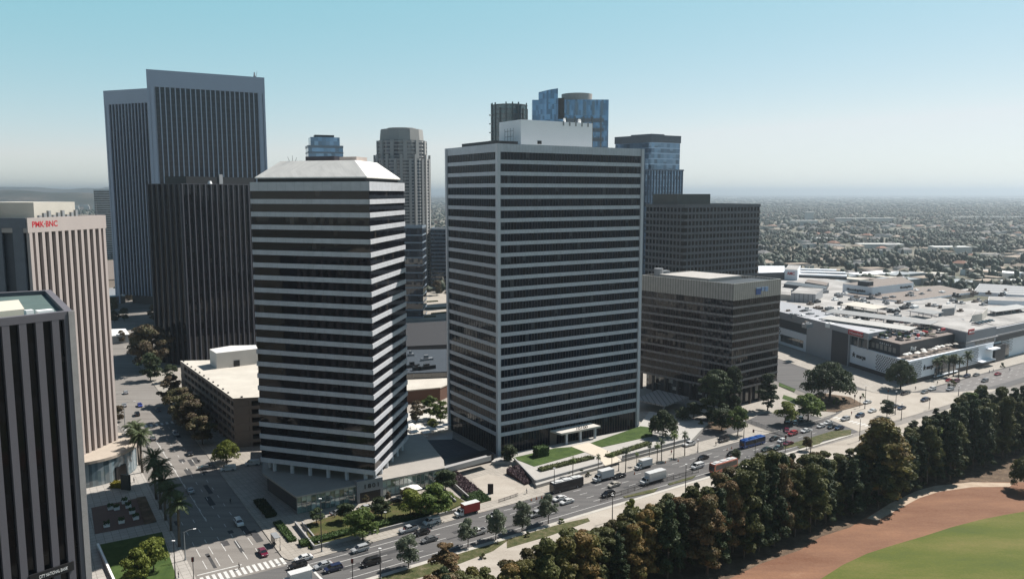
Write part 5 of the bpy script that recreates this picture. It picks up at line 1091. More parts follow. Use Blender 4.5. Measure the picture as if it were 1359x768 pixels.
# singled out trees
tree('belt', 2, G(1168, 668), 27, 'biggest golden rust tree of the belt, its crown rising over the white path', m='gold', wide=1.5)
tree('umbrella', 0, G(1366, 652), 11, 'lone spreading olive tree at the right edge, casting shade over the sand', m='olive', wide=0.7)
tree('round', 1, G(838, 690), 6, 'thin pale sapling standing alone on the white path before the belt', m='lime', wide=0.8)
tree('round', 0, G(1237, 610), 12, 'bright green broad tree in the gap of the belt near the junction', m='fresh')
tree('round', 2, G(1262, 596), 11, 'fresh green tree right of the gap in the belt', m='fresh')
tree('round', 0, G(1177, 553), 7, 'dark grey bushy tree beside the junction lamp post', m='dark', wide=1.1)
tree('round', 1, G(1070, 598), 5, 'small rust brown tree by the white path beneath a lamp post', m='rust')
tree('round', 1, G(976, 613), 4.5, 'small pale grey tree on the verge beside the dark van', m='grey')
# boulevard planting
for i, (x, y, H, m, lb) in enumerate((
    (481.7, 716.7, 8.5, 'fresh', 'bright green street tree nearest the corner, its shade falling on the pavement'),
    (545, 688, 8.2, 'lime', 'yellow green street tree at the middle of the podium garden'),
    (581.7, 688, 10, 'fresh', 'green street tree beside the white van and red truck'))):
    tree('round', i, G(x, y), H, lb, m=m, wide=1.25)
for i, (x, y, H, m, lb) in enumerate((
    (421, 697, 4.6, 'dark', 'dark rounded shrub tree at the corner end of the podium garden'), (459, 694, 5.2, 'dark', 'dark green small tree before the glass shopfront'),
    (507, 688, 6.0, 'dark', 'dark green small tree before the numbered portal'), (541, 668, 4.4, 'rust', 'reddish small tree by the white tent'), (591, 655, 7.0, 'dark', 'dark oak tree beside the pale ramp wall'),
    (515, 668, 3.2, 'brown', 'bare brown sapling right of the numbered portal'), (486, 672, 3.2, 'brown', 'bare brown sapling left of the numbered portal'))):
    tree('small' if H < 5 else 'round', i, G(x, y), H, lb, m=m, wide=1.3 if H > 4 else 0.8, z=0.4)
for i, (x, y, lb) in enumerate(((542.5, 753, 'first'), (621, 725, 'second'), (657.8, 716.7, 'third'), (692.8, 705, 'fourth'), (727.5, 694.8, 'fifth'))):
    tree('round', i, G(x, y), 8.2 if i != 1 else 7.4, 'grey green round median tree, ' + lb + ' from the left in the row along the verge', m='pale', wide=0.86, group='median trees on the verge')
tree('belt', 1, G(592, 772), 10, 'low olive brown tree at the left end of the belt beside the verge', m='rust', wide=1.7)
# around the grey tower and the bronze block
tree('umbrella', 1, G(879.7, 582), 10.5, 'dark spreading oak at the right end of the lawn by the grey tower', m='dark', wide=0.75)
tree('round', 0, G(675, 615), 6.5, 'dark rounded tree at the left corner of the lawn above the driveway', m='dark')
tree('darktall', 0, G(947, 558), 22, 'largest dense dark conifer in front of the bronze block', m='dark', wide=1.2)
tree('darktall', 1, G(972, 551), 21.5, 'narrower tall dark conifer right of the largest one before the bronze block', m='dark', wide=0.75)
tree('belt', 3, G(1018.6, 545), 17, 'tall open dark pine at the right corner of the bronze block', m='dark', wide=1.25)
tree('round', 2, G(979, 578), 11, 'bushy green tree standing beside the blue bus', m='fresh', wide=0.9)
tree('round', 0, G(958, 572), 9, 'dark green tree over the shaded car park entrance', m='dark', wide=1.2)
tree('round', 1, G(1042, 563), 9, 'low green tree over the parked cars near the red car', m='lime', wide=1.3)
tree('round', 2, G(1072.5, 558), 11, 'wide green tree over the parked cars, right of the low green one', m='fresh', wide=1.3)
tree('umbrella', 0, G(1100.7, 531), 16.5, 'giant fig tree with a domed spreading crown at the avenue corner', m='dark', wide=0.98)
tree('umbrella', 1, G(1195, 517), 13.5, 'dark spreading tree hiding the corner of the white mall wall', m='dark', wide=0.72)
tree('round', 2, G(905, 560), 6, 'dark rounded bush tree left of the largest conifer', m='dark', wide=1.4)
tree('round', 1, G(920, 557), 7, 'dark rounded tree beside the pergola', m='dark', wide=1.3)
# courtyard, side street
for i, (x, y, H, m, lb) in enumerate(((553, 560, 9, 'brown', 'brownish courtyard tree beside the white banded tower'), (571, 556, 10, 'fresh', 'green courtyard tree in front of the brick building'), (585, 560, 9, 'fresh', 'green courtyard tree right next to the grey tower'), (575, 572, 5, 'lime', 'small light green courtyard tree near the white tables'), (546, 470, 8, 'dark', 'dark tree before the curved dark building'), (570, 468, 8, 'olive', 'olive tree before the curved dark building'), (589, 472, 8, 'dark', 'dark tree close to the grey tower before the curved dark building'), (580, 392, 14, 'brown', 'pale brown tree on the sunlit plaza'), (552, 396, 10, 'olive', 'olive tree on the plaza beside the columned glass building'))):
    tree('street' if H > 7 else 'round', i, G(x, y), H, lb, m=m)
for i, (x, y, H, lb) in enumerate(((227.5, 537, 13, 'farthest'), (242, 558, 14, 'second farthest'), (249, 567, 14, 'middle'), (258, 577, 14, 'second nearest'), (269, 590, 11, 'nearest'))):
    tree('street', i, G(x, y), H, 'brown leaved plane tree along the garage pavement, ' + lb + ' of the row', m='brown', group='brown trees along the garage', wide=1.25)
for i, (x, y, H, lb) in enumerate(((196, 493, 25, 'tallest brown leafy tree in front of the black ribbed tower'), (208, 486, 22, 'brown leafy tree pressed against the black ribbed tower'), (190, 470, 17, 'smaller brown tree in the clump before the black ribbed tower'), (200, 505, 14, 'lowest dark tree below the brown clump'), (226, 507, 9, 'dark low tree beside the garage corner'))):
    tree('street', i, G(x, y), H, lb, m='brown' if i < 3 else 'dark', wide=1.1)
for i, (x, y, H, m, lb) in enumerate(((161, 455, 8, 'brown', 'small brown tree before the grey pavilion'), (165, 426, 10, 'dark', 'dark tree under the finned twin tower'), (152, 428, 9, 'dark', 'dark tree at the foot of the beige ribbed tower far down the street'), (205, 428, 13, 'brown', 'brown tree beside the black ribbed tower far down the street'), (158, 560, 7, 'brown', 'brown street tree beside the beige ribbed tower'), (150, 414, 12, 'olive', 'olive tree far down the street below the finned twin'))):
    tree('street', i, G(x, y), H, lb, m=m)
tree('umbrella', 1, G(301, 614), 7.5, 'bright green domed tree at the garage corner beside the white van', m='lime', wide=0.9)
tree('round', 0, G(204, 758.6), 8.6, 'right hand leafy green tree on the corner lawn', m='lime', wide=0.95)
tree('round', 2, G(185, 775), 8.6, 'left hand leafy green tree on the corner lawn', m='lime', wide=0.95)
for i, (x, y, w_) in enumerate(((780, 632, 1), (1120, 533, 1.6), (1145, 527, 1.2), (640, 741, 1), (700, 712, 1), (745, 694, 1), (755, 632, 1.3), (770, 628, 1.2), (1160, 598, 2), (1265, 512, 2.2), (1330, 487, 1.6), (1052, 551, 1.3), (930, 566, 1.6), (570, 560, 1), (1110, 536, 2.0), (1085, 538, 1.8))):
    tree('bush', i, G(x, y), 1.4 * w_, 'low rounded bush beside the boulevard pavements and verges', cat='bush', group='low bushes along the boulevard', m=('olive', 'dark', 'fresh')[i % 3], name='bush')
# palms
def palm_proto(seed, H, r, nf, droop, tr):
    g = np.random.default_rng(seed); t = thing('palm_tree', '', 'palm tree')
    b = MB(); b.tube((0, 0, -0.2), (0.1, 0.05, H * 0.5), tr * 1.2, tr, 8); b.tube((0.1, 0.05, H * 0.5), (0.15, 0.1, H), tr, tr * 1.1, 8); b.build('trunk', M_PBARK, t, smooth=True)
    C, U, V = [], [], []
    for k in range(nf):
        a = 2 * math.pi * (k + g.random() * 0.7) / nf * 3.0; el = R(g.uniform(-30, 75)); L_ = r * g.uniform(0.85, 1.1); n_ = 11
        p = np.array([0.15, 0.1, H]); d = np.array([math.cos(a) * math.cos(el), math.sin(a) * math.cos(el), math.sin(el)])
        for j in range(n_):
            q = p + d * L_ / n_; side = unit(np.cross(d, [0, 0, 1.0]) + 1e-4); up = np.cross(side, d)
            wd = 0.75 * r / 3.4 * (math.sin(math.pi * (j + 0.8) / (n_ + 0.8)) ** 0.7 + 0.12)
            for sgn in (-1, 1):
                for h in (0.25, 0.75):
                    v = unit(sgn * side * 0.9 + d * 0.45 - up * 0.35) * wd
                    C.append(p + (q - p) * h + v * 0.5); U.append(v * 0.5); V.append(d * L_ / n_ * 0.27)
            p = q; d = unit(d - np.array([0, 0, droop / n_ * (1 + j * 0.12)]))
    link('crown', quads('crown', np.array(C), np.array(U), np.array(V), LM['palm']), t); t['H'] = H; return t
PR['datepalm'] = [palm_proto(s, 11, 3.9, 40, 1.1, 0.3) for s in (1, 2)]
PR['fanpalm'] = [palm_proto(s, 8.5, 2.1, 26, 1.5, 0.17) for s in (5, 6)]
def palm(key, i, p, H, label, group, m=None, z=0.12):
    return tree(key, i, p, H, label, 'palm tree', group, m, z=z)
for i, (x, y, tp_, lb) in enumerate(((179.7, 607.5, 566, 'farthest'), (185, 617, 572, 'second farthest'), (189, 627, 577, 'third farthest'), (207.6, 662, 609, 'tall dark'), (213, 675.5, 620, 'leaning dark'), (220, 690, 638, 'shaded'), (227, 704, 652, 'second nearest'), (238, 725, 670, 'nearest'))):
    q = G(x, y); palm('datepalm', i, q, Zat(*q, tp_), lb + ' date palm in the row on the left pavement of the side street', 'date palms along the side street')
for i, (x, y, tp_, lb) in enumerate(((794, 627, 606, 'beside the first white truck'), (812, 624, 603, 'slim, left of the steps'), (830, 627, 598, 'in front of the steps'), (844.7, 618, 602, 'behind the small white truck'), (861.6, 611, 591, 'right of the small white truck'), (872, 615, 591, 'close to the kerb before the grey wall'), (878, 612, 585, 'fourth from the right before the grey wall'), (894, 609, 577, 'second from the right before the grey wall'), (908.7, 605, 577, 'rightmost of the row'), (760, 635, 610, 'low and bushy behind the coach'))):
    q = G(x, y); palm('fanpalm', i, q, Zat(*q, tp_), 'queen palm ' + lb + ' on the boulevard pavement', 'queen palms before the grey tower', m='fresh' if i % 2 else 'grey')
for i, (x, y) in enumerate(((1242, 503), (1249, 500.5), (1259, 499.3), (1265, 500), (1272, 501.7), (1282.8, 496.5))):
    palm('datepalm', i, G(x, y), 9.5 if i < 5 else 10, 'dark palm before the shop window of the white mall wall' if i < 5 else 'palm standing clear at the right end before the white mall wall', 'palms before the mall', z=0.12)
# ---------------------------------------------------------------- the suburb to the horizon
def ico(sub):
    import bmesh
    bm = bmesh.new(); bmesh.ops.create_icosphere(bm, subdivisions=sub, radius=1.0); v = np.array([x.co[:] for x in bm.verts]); f = np.array([[x.index for x in y.verts] for y in bm.faces]); bm.free(); return v, f
def mass(name, P, Rr, Hh, sub, m, seed, jit=0.3):
    g = np.random.default_rng(seed); v, f = ico(sub); n = len(P); nv = len(v)
    j = 1 + g.normal(0, jit, (n, nv, 1)).clip(-0.6, 0.7); a = g.random(n) * 6.28; ca, sa = np.cos(a), np.sin(a)
    vv = v[None] * j; x = vv[..., 0] * ca[:, None] - vv[..., 1] * sa[:, None]; y = vv[..., 0] * sa[:, None] + vv[..., 1] * ca[:, None]
    X = np.stack([x * Rr[:, None] + P[:, 0:1], y * Rr[:, None] + P[:, 1:2], np.maximum(vv[..., 2] * Hh[:, None] * 0.55 + Hh[:, None] * 0.5, -0.3)], -1)
    F_ = (f[None] + (np.arange(n) * nv)[:, None, None]).reshape(-1, 3)
    me = bpy.data.meshes.new(name); me.vertices.add(n * nv); me.vertices.foreach_set('co', X.reshape(-1).astype(np.float32)); nf = len(F_)
    me.loops.add(nf * 3); me.loops.foreach_set('vertex_index', F_.reshape(-1).astype(np.int32)); me.polygons.add(nf)
    me.polygons.foreach_set('loop_start', np.arange(0, nf * 3, 3, dtype=np.int32)); me.polygons.foreach_set('use_smooth', [True] * nf); me.materials.append(m); me.update(); return link(name, me)
M_MASS = leafmat('far_foliage', (0.025, 0.036, 0.016), (0.085, 0.095, 0.042), 0.12)
t_ = M_MASS.node_tree; p_ = t_.nodes['Principled BSDF']
tc_ = t_.nodes.new('ShaderNodeTexCoord').outputs['Object']
big = ramp(t_, noise(t_, tc_, 0.012, 4), [(0.35, (0.022, 0.036, 0.026)), (0.5, (0.042, 0.055, 0.036)), (0.62, (0.075, 0.07, 0.045)), (0.72, (0.085, 0.062, 0.05))])
rpi = t_.nodes.new('ShaderNodeNewGeometry').outputs['Random Per Island']
cmul = t_.nodes.new('ShaderNodeVectorMath'); cmul.operation = 'SCALE'; t_.links.new(big, cmul.inputs[0]); t_.links.new(mth(t_, 'ADD', mth(t_, 'MULTIPLY', rpi, 1.1), 0.45), cmul.inputs['Scale'])
t_.links.new(cmul.outputs[0], p_.inputs['Base Color'])
g_ = np.random.default_rng(5)
def scatter(n, y0, y1, pw, pxs):
    Y = y0 + (y1 - y0) * g_.random(n) ** pw; sel = g_.random(n); out = []
    tot = sum((b - a) * w_ for a, b, w_ in pxs); acc = 0; X = np.zeros(n)
    for a, b, w_ in pxs:
        lo, hi = acc / tot, (acc + (b - a) * w_) / tot; k = (sel >= lo) & (sel < hi); X[k] = ((a + (b - a) * g_.random(k.sum())) - CX) / F * Y[k]; acc += (b - a) * w_
    return np.stack([X, Y], 1)
VIEW = [(-120, 215, 0.5), (530, 620, 0.6), (840, 1500, 1.0)]
def patch(P, thr, inv=False):
    x, y = P[:, 0], P[:, 1]; v = np.sin(x / 61 + 1.3 * np.sin(y / 97)) + np.sin(y / 73 + 1.7 * np.sin(x / 113)) + 0.8 * np.sin((x + y) / 37) + 0.6 * np.sin((x - 1.4 * y) / 19)
    return P[(v < thr) if inv else (v > thr)]
def off_mall(P):
    lim = 640 + 0 * P[:, 0]
    ok = ~((P[:, 1] < 735) & (P[:, 0] > 60))
    return P[ok]
P_ = patch(off_mall(scatter(9500, 700, 1900, 0.7, VIEW)), -0.35); n = len(P_)
tag(mass('distant_trees', P_, g_.uniform(1.6, 4.2, n) * g_.choice([0.8, 1, 1.5], n), g_.uniform(4, 13, n), 2, M_MASS, 1, 0.2), kind='stuff')
P_ = patch(scatter(16000, 1900, 5200, 0.75, VIEW), -0.5); n = len(P_)
tag(mass('distant_trees', P_, g_.uniform(2.5, 8, n), g_.uniform(4, 14, n), 1, M_MASS, 2, 0.25), kind='stuff')
P_ = scatter(3500, 5200, 11800, 0.9, [(-120, 640, 0.6), (840, 1500, 1.0)]); n = len(P_)
tag(mass('distant_trees', P_, g_.uniform(12, 40, n), g_.uniform(8, 18, n), 1, M_MASS, 3, 0.2), kind='stuff')
P_ = scatter(5200, 11000, 36000, 0.7, [(-120, 640, 0.6), (840, 1500, 1.0)]); n = len(P_)
tag(mass('distant_trees', P_, g_.uniform(20, 110, n), g_.uniform(7, 20, n), 1, M_MASS, 4, 0.2), kind='stuff')
# houses: five kinds, the nearer ones one by one
def house_mesh(L_, W_, H_, roofm, wallm, flat):
    b = MB(); b.box(-L_ / 2, L_ / 2, -W_ / 2, W_ / 2, 0, H_)
    if flat: b.box(-L_ / 2 - 0.2, L_ / 2 + 0.2, -W_ / 2 - 0.2, W_ / 2 + 0.2, H_ + 0.01, H_ + 0.5, 1)
    else:
        e = 0.6; i = b.vs([(-L_ / 2 - e, -W_ / 2 - e, H_), (L_ / 2 + e, -W_ / 2 - e, H_), (L_ / 2 + e, W_ / 2 + e, H_), (-L_ / 2 - e, W_ / 2 + e, H_), (-L_ / 2 + W_ * 0.4, 0, H_ + W_ * 0.28), (L_ / 2 - W_ * 0.4, 0, H_ + W_ * 0.28)])
        for f in ((0, 1, 5, 4), (1, 2, 5), (2, 3, 4, 5), (3, 0, 4), (3, 2, 1, 0)): b.fc([i + k for k in f], 1)
    for k in range(3): b.box(-L_ / 2 + L_ * (k + 0.6) / 3.6, -L_ / 2 + L_ * (k + 0.6) / 3.6 + 1.4, -W_ / 2 - 0.03, -W_ / 2 - 0.005, 1, 2.4, 2)
    return b.mesh('house', [wallm, roofm, M_BLACK])
M_H1 = mat('stucco', (0.52, 0.47, 0.4), 0.9, 0.08); M_H2 = mat('white_stucco', (0.62, 0.61, 0.58), 0.9, 0.06)
RT = [mat('red_tile', (0.26, 0.12, 0.075), 0.85), mat('grey_shingle', (0.2, 0.19, 0.185), 0.85), mat('tan_shingle', (0.33, 0.26, 0.2), 0.85), mat('white_roof', (0.62, 0.6, 0.57), 0.8)]
HS = [(house_mesh(16, 11, 4, RT[0], M_H1, False), 'suburban house with a red tiled hip roof among the distant trees'), (house_mesh(18, 12, 6, RT[1], M_H2, False), 'two storey house with a grey hip roof among the distant trees'),
      (house_mesh(15, 10, 4, RT[2], M_H1, False), 'suburban house with a tan hip roof among the distant trees'), (house_mesh(22, 13, 6, RT[1], M_H2, True), 'flat grey roofed white apartment house among the distant trees'), (house_mesh(26, 14, 7, RT[2], M_H1, True), 'long flat roofed cream block among the distant trees')]
P_ = patch(off_mall(scatter(900, 720, 2300, 0.9, [(120, 155, 1.5), (560, 590, 0.6), (1000, 1400, 1.0)])), 0.3, True)[:290]
for k, p in enumerate(P_):
    i = int(g_.integers(0, 5)); o = link('house', HS[i][0], None, (p[0], p[1], -0.15)); o.rotation_euler = (0, 0, R(float(g_.choice([20, 35, 110, 125])) + float(g_.normal(0, 4)))); s = float(g_.uniform(0.8, 1.25)); o.scale = (s, s, s)
    tag(o, HS[i][1], 'house', HS[i][1].split(' among')[0] + 's')
b = MB(); P_ = patch(scatter(4000, 2300, 8500, 0.8, [(-120, 215, 0.6), (560, 600, 0.6), (840, 1500, 1.0)]), 0.2, True)
for p in P_: b.obox(p, float(g_.choice([20, 35, 110])), float(g_.uniform(8, 28)), float(g_.uniform(8, 14)), -0.1, float(g_.uniform(4, 8)), int(g_.integers(0, 3)))
tag(b.build('distant_houses', [M_H1, RT[0], RT[2]]), kind='stuff')
b = MB()
for (px0, px1, y, z) in ((1110, 1190, 295, 14), (1050, 1085, 300, 16), (1265, 1359, 291, 10), (1240, 1290, 338, 12), (1140, 1200, 330, 8), (1080, 1100, 322, 9), (1070, 1080, 293, 30)):
    q0, q1 = G(px0, y), G(px1, y); o = MB(); a = R(8); o.prism(ccw(rel([q0, q1, (q1[0] + 5, q1[1] + 30), (q0[0] + 5, q0[1] + 30)], q0)), 0, z)
    oo = o.build('low_building', M_H2, loc=(*q0, -0.1)); tag(oo, 'long pale low building standing out of the far suburb', 'building', 'long pale buildings in the suburb')
# hills on the left horizon
def hill(name, x0, x1, y0, y1, hts, seed, m):
    g = np.random.default_rng(seed); nx, ny = 90, 14; b = MB()
    ph = g.random(8) * 6.28
    for j in range(ny):
        for i in range(nx):
            x = x0 + (x1 - x0) * i / (nx - 1); y = y0 + (y1 - y0) * j / (ny - 1); e = math.sin(math.pi * j / (ny - 1)); f = i / (nx - 1)
            h = np.interp(f, np.linspace(0, 1, len(hts)), hts) * e + e * sum(9 / (k + 1) * math.sin(x / (260 / (k + 1)) + ph[k] + y / 170 * (k % 2)) for k in range(6))
            b.v.append((x, y, max(h, 0) - 0.9))
    for j in range(ny - 1):
        for i in range(nx - 1): b.fc((j * nx + i, j * nx + i + 1, (j + 1) * nx + i + 1, (j + 1) * nx + i))
    return tag(b.build(name, m, smooth=True), kind='structure')
M_HILL = ground_mat('dry_hillside', [(0.35, (0.025, 0.032, 0.022)), (0.5, (0.055, 0.052, 0.04)), (0.65, (0.12, 0.1, 0.08))], 0.004, 0.03)
hill('hills', -4600, -1500, 4300, 5600, [95, 135, 120, 105, 100, 60, 25, 0], 4, M_HILL)
hill('hills', -7500, 300, 8500, 10500, [150, 175, 150, 160, 150, 110, 60, 20, 0], 9, M_HILL)
b = MB(); P_ = []
for k in range(120):
    x = float(g_.uniform(-3200, -1900)); y = float(g_.uniform(4250, 4700)); b.obox((x, y), 20, float(g_.uniform(15, 50)), 14, 0, float(g_.uniform(18, 34)))
tag(b.build('hillside_houses', M_H2), kind='stuff')
# ---------------------------------------------------------------- vehicles
M_TYRE = mat('tyre', (0.015, 0.015, 0.016), 0.9); M_RIM = mat('rim', (0.4, 0.4, 0.41), 0.35, 0.04, metal=0.5)
M_CG, tg, pg_ = nodes('car_glass'); pg_.inputs['Base Color'].default_value = (0.012, 0.014, 0.016, 1); pg_.inputs['Roughness'].default_value = 0.05; pg_.inputs['Specular IOR Level'].default_value = 0.7
M_HL = mat('headlight', (0.75, 0.75, 0.72), 0.2, 0.02); M_TL = mat('tail_light', (0.35, 0.01, 0.012), 0.3, 0.02)
CC = {k: paint('car_' + k, c) for k, c in {'white': (0.72, 0.72, 0.71), 'black': (0.012, 0.012, 0.014), 'silver': (0.42, 0.43, 0.44), 'grey': (0.15, 0.155, 0.16), 'navy': (0.02, 0.03, 0.075), 'red': (0.35, 0.015, 0.03), 'maroon': (0.15, 0.012, 0.035), 'blue': (0.03, 0.05, 0.3), 'green': (0.03, 0.05, 0.045), 'beige': (0.5, 0.46, 0.4), 'orange': (0.45, 0.09, 0.03), 'busblue': (0.02, 0.09, 0.33)}.items()}
def loft(b, prof, ys, sc, m=0):
    "side outline carried across the width, drawn in a little at the flanks"
    n = len(prof); cx = sum(p[0] for p in prof) / n; idx = []
    for y, s in zip(ys, sc): idx.append(b.vs([(cx + (p[0] - cx) * s, y, 0.5 + (p[1] - 0.5) * s) for p in prof]))
    for a, c in zip(idx, idx[1:]):
        for k in range(n): b.fc((a + k, a + (k + 1) % n, c + (k + 1) % n, c + k), m)
    b.fc([idx[0] + k for k in range(n)][::-1], m); b.fc([idx[-1] + k for k in range(n)], m)
def wheels(t, xs, y, r=0.34, w_=0.24):
    b = MB(); b.tube((0, -w_ / 2, 0), (0, w_ / 2, 0), r, r, 14, 0); b.tube((0, -w_ / 2 - 0.01, 0), (0, w_ / 2 + 0.01, 0), r * 0.6, r * 0.6, 10, 1); me = b.mesh('wheel', [M_TYRE, M_RIM])
    for x in xs:
        for s in (-1, 1): link('wheel', me, t, (x, s * y, r))
def lamps(t, xf, xr, y, z, zr=None):
    for s in (-1, 1):
        b = MB(); b.box(-0.06, 0.06, -0.2, 0.2, -0.07, 0.07); b.build('headlight', M_HL, t, loc=(xf, s * y, z))
        b = MB(); b.box(-0.05, 0.05, -0.18, 0.18, -0.1, 0.1); b.build('tail_light', M_TL, t, loc=(xr, s * y, zr or z + 0.1))
def car_proto(kind):
    t = thing(kind, '', 'car')
    sp_ = {'sedan': ([(-2.35, .32), (-2.42, .7), (-2.3, .98), (-1.5, 1.04), (1.0, 1.0), (2.05, .86), (2.4, .66), (2.38, .32)], (-1.75, 1.3, -1.05, 0.45, 1.0, 1.44), 0.9),
           'suv': ([(-2.35, .36), (-2.42, .8), (-2.36, 1.12), (-1.5, 1.14), (1.05, 1.1), (2.1, 1.0), (2.4, .78), (2.38, .36)], (-2.3, 1.3, -2.0, 0.55, 1.1, 1.72), 0.94),
           'hatchback': ([(-2.0, .33), (-2.05, .75), (-1.98, 1.04), (-1.2, 1.06), (0.95, 1.0), (1.75, .88), (2.05, .66), (2.03, .33)], (-1.95, 1.15, -1.45, 0.35, 1.02, 1.5), 0.88),
           'van': ([(-2.6, .36), (-2.65, 1.0), (-2.6, 1.3), (-1.5, 1.3), (1.3, 1.25), (2.2, 1.05), (2.5, .8), (2.48, .36)], (-2.55, 1.75, -2.45, 1.0, 1.28, 1.98), 0.96),
           'pickup_truck': ([(-2.75, .42), (-2.8, .9), (-2.76, 1.12), (-1.5, 1.12), (1.1, 1.1), (2.45, 1.04), (2.75, .82), (2.72, .42)], (-0.95, 1.35, -0.75, 0.6, 1.1, 1.8), 0.98)}[kind]
    prof, (g0, g1, r0, r1, zb, zt), hw = sp_
    b = MB(); loft(b, prof, (-hw, -hw + 0.1, hw - 0.1, hw), (0.95, 1, 1, 0.95))
    rw = hw - 0.2; gw = hw - 0.07
    i = b.vs([(r0, -rw, zt), (r1, -rw, zt), (r1, rw, zt), (r0, rw, zt), (r0 - 0.06, -rw - 0.03, zt - 0.09), (r1 + 0.08, -rw - 0.03, zt - 0.09), (r1 + 0.08, rw + 0.03, zt - 0.09), (r0 - 0.06, rw + 0.03, zt - 0.09)])
    for f in ((0, 1, 2, 3), (7, 6, 5, 4), (4, 5, 1, 0), (5, 6, 2, 1), (6, 7, 3, 2), (7, 4, 0, 3)): b.fc([i + k for k in f])
    for sgn in (-1, 1):
        for x0, x1 in ((g0, r0), (g1, r1), ((g0 + g1) / 2 - 0.05, (r0 + r1) / 2)): b.tube((x0, sgn * gw, zb), (x1, sgn * (rw + 0.01), zt - 0.05), 0.05, 0.05, 4)
        b.box(0.5, 0.72, sgn * (hw + 0.07) - 0.08, sgn * (hw + 0.07) + 0.08, zb, zb + 0.14)
    if kind == 'van':
        for sgn in (-1, 1): b.box(-2.45, 0.1, sgn * (gw - 0.05) - 0.02, sgn * (gw - 0.05) + 0.02, zb, zt - 0.1)
    if kind == 'pickup_truck':
        for sgn in (-1, 1): b.box(-2.75, -0.98, sgn * (hw - 0.09) - 0.06, sgn * (hw - 0.09) + 0.06, 1.1, 1.36)
        b.box(-2.78, -2.68, -hw + 0.1, hw - 0.1, 1.1, 1.34); b.box(-2.68, -0.98, -hw + 0.16, hw - 0.16, 1.12, 1.135, 1)
    b.build('body', [CC['white'], M_BLACK], t)
    b = MB(); i = b.vs([(g0, -gw, zb), (g1, -gw, zb), (g1, gw, zb), (g0, gw, zb), (r0, -rw, zt - 0.08), (r1, -rw, zt - 0.08), (r1, rw, zt - 0.08), (r0, rw, zt - 0.08)])
    for f in ((0, 1, 5, 4), (1, 2, 6, 5), (2, 3, 7, 6), (3, 0, 4, 7)): b.fc([i + k for k in f])
    b.build('windows', M_CG, t)
    L_ = prof[-2][0]; wheels(t, (L_ * 0.6, -L_ * 0.58), hw - 0.1, 0.33 if kind in ('sedan', 'hatchback') else 0.39)
    lamps(t, L_ * 0.985, prof[1][0] * 0.985, hw - 0.28, 0.72 if kind in ('sedan', 'hatchback') else 0.85); return t
def truck_proto(Lb, Hb, name='box_truck'):
    t = thing(name, '', 'truck'); hw = 1.2; x0 = -Lb / 2 - 0.6; x1 = Lb / 2 - 0.6
    b = MB(); b.box(x0, x1, -hw, hw, 1.05, 1.05 + Hb); b.build('cargo_box', CC['white'], t)
    b = MB(); b.box(x0 + 0.03, x1 - 0.03, -hw + 0.03, hw - 0.03, 1.052 + Hb, 1.1 + Hb); b.build('box_roof', CC['white'], t)
    b = MB(); b.box(x0 + 0.1, x1 + 2.2, -0.5, 0.5, 0.55, 1.04); b.build('chassis', M_BLACK, t)
    b = MB(); c0 = x1 + 0.12; loft(b, [(c0, .55), (c0, 2.35), (c0 + .95, 2.35), (c0 + 1.35, 1.5), (c0 + 2.2, 1.3), (c0 + 2.3, .55)], (-1.02, -0.92, 0.92, 1.02), (0.97, 1, 1, 0.97)); b.build('cab', CC['white'], t)
    b = MB(); i = b.vs([(c0 + 1.01, -0.85, 2.28), (c0 + 1.38, -0.9, 1.53), (c0 + 1.38, 0.9, 1.53), (c0 + 1.01, 0.85, 2.28)]); b.fc((i, i + 1, i + 2, i + 3))
    for s in (-1, 1): b.box(c0 + 0.25, c0 + 0.95, s * 1.03 - 0.01, s * 1.03 + 0.01, 1.5, 2.2)
    b.build('windows', M_CG, t)
    wheels(t, (c0 + 1.5, x0 + Lb * 0.22), 0.98, 0.46, 0.3); lamps(t, c0 + 2.28, x0 - 0.04, 0.8, 0.95); return t
def bus_proto(name, L_, H_, glassy, lower):
    t = thing(name, '', 'bus'); hw = 1.28; h = L_ / 2
    b = MB(); loft(b, [(-h, .35), (-h, H_ - .25), (-h + .3, H_), (h - .4, H_), (h, H_ - .5), (h + .05, .35)], (-hw, -hw + 0.12, hw - 0.12, hw), (0.985, 1, 1, 0.985)); b.build('body', CC['white'], t)
    b = MB()
    for s in (-1, 1): b.box(-h + 0.5, h - 0.7, s * (hw + 0.005) - 0.012, s * (hw + 0.005) + 0.012, 1.35 if glassy else 1.5, H_ - 0.45)
    b.box(h + 0.01, h + 0.05, -hw + 0.15, hw - 0.15, 1.0, H_ - 0.6); b.build('windows', M_CG, t)
    b = MB()
    for k in range(3): b.box(-h + 2 + k * L_ * 0.28, -h + 4 + k * L_ * 0.28, -0.8, 0.8, H_ + 0.005, H_ + 0.26)
    b.build('roof_unit', CC['white'] if lower else CC['busblue'], t)
    b = MB(); b.box(-h + 0.2, h - 0.3, -0.95, 0.95, H_ + 0.002, H_ + 0.02); b.build('roof_panel', CC['white'] if lower else CC['busblue'], t)
    wheels(t, (h - 2.4, -h + 2.6), hw - 0.12, 0.5, 0.32); lamps(t, h + 0.04, -h - 0.02, 0.95, 0.75); return t
CP_ = {k: car_proto(k) for k in ('sedan', 'suv', 'hatchback', 'van', 'pickup_truck')}
CP_['box_truck'] = truck_proto(5.4, 2.5); CP_['long_box_truck'] = truck_proto(7.6, 2.7); CP_['bus'] = bus_proto('bus', 12.2, 3.1, True, False); CP_['coach'] = bus_proto('coach', 12.2, 3.4, True, True)
CATS = {'sedan': 'car', 'suv': 'SUV', 'hatchback': 'car', 'van': 'van', 'pickup_truck': 'pickup truck', 'box_truck': 'truck', 'long_box_truck': 'truck', 'bus': 'bus', 'coach': 'coach'}
first_use = set(CP_)
SMH = SMD + 180
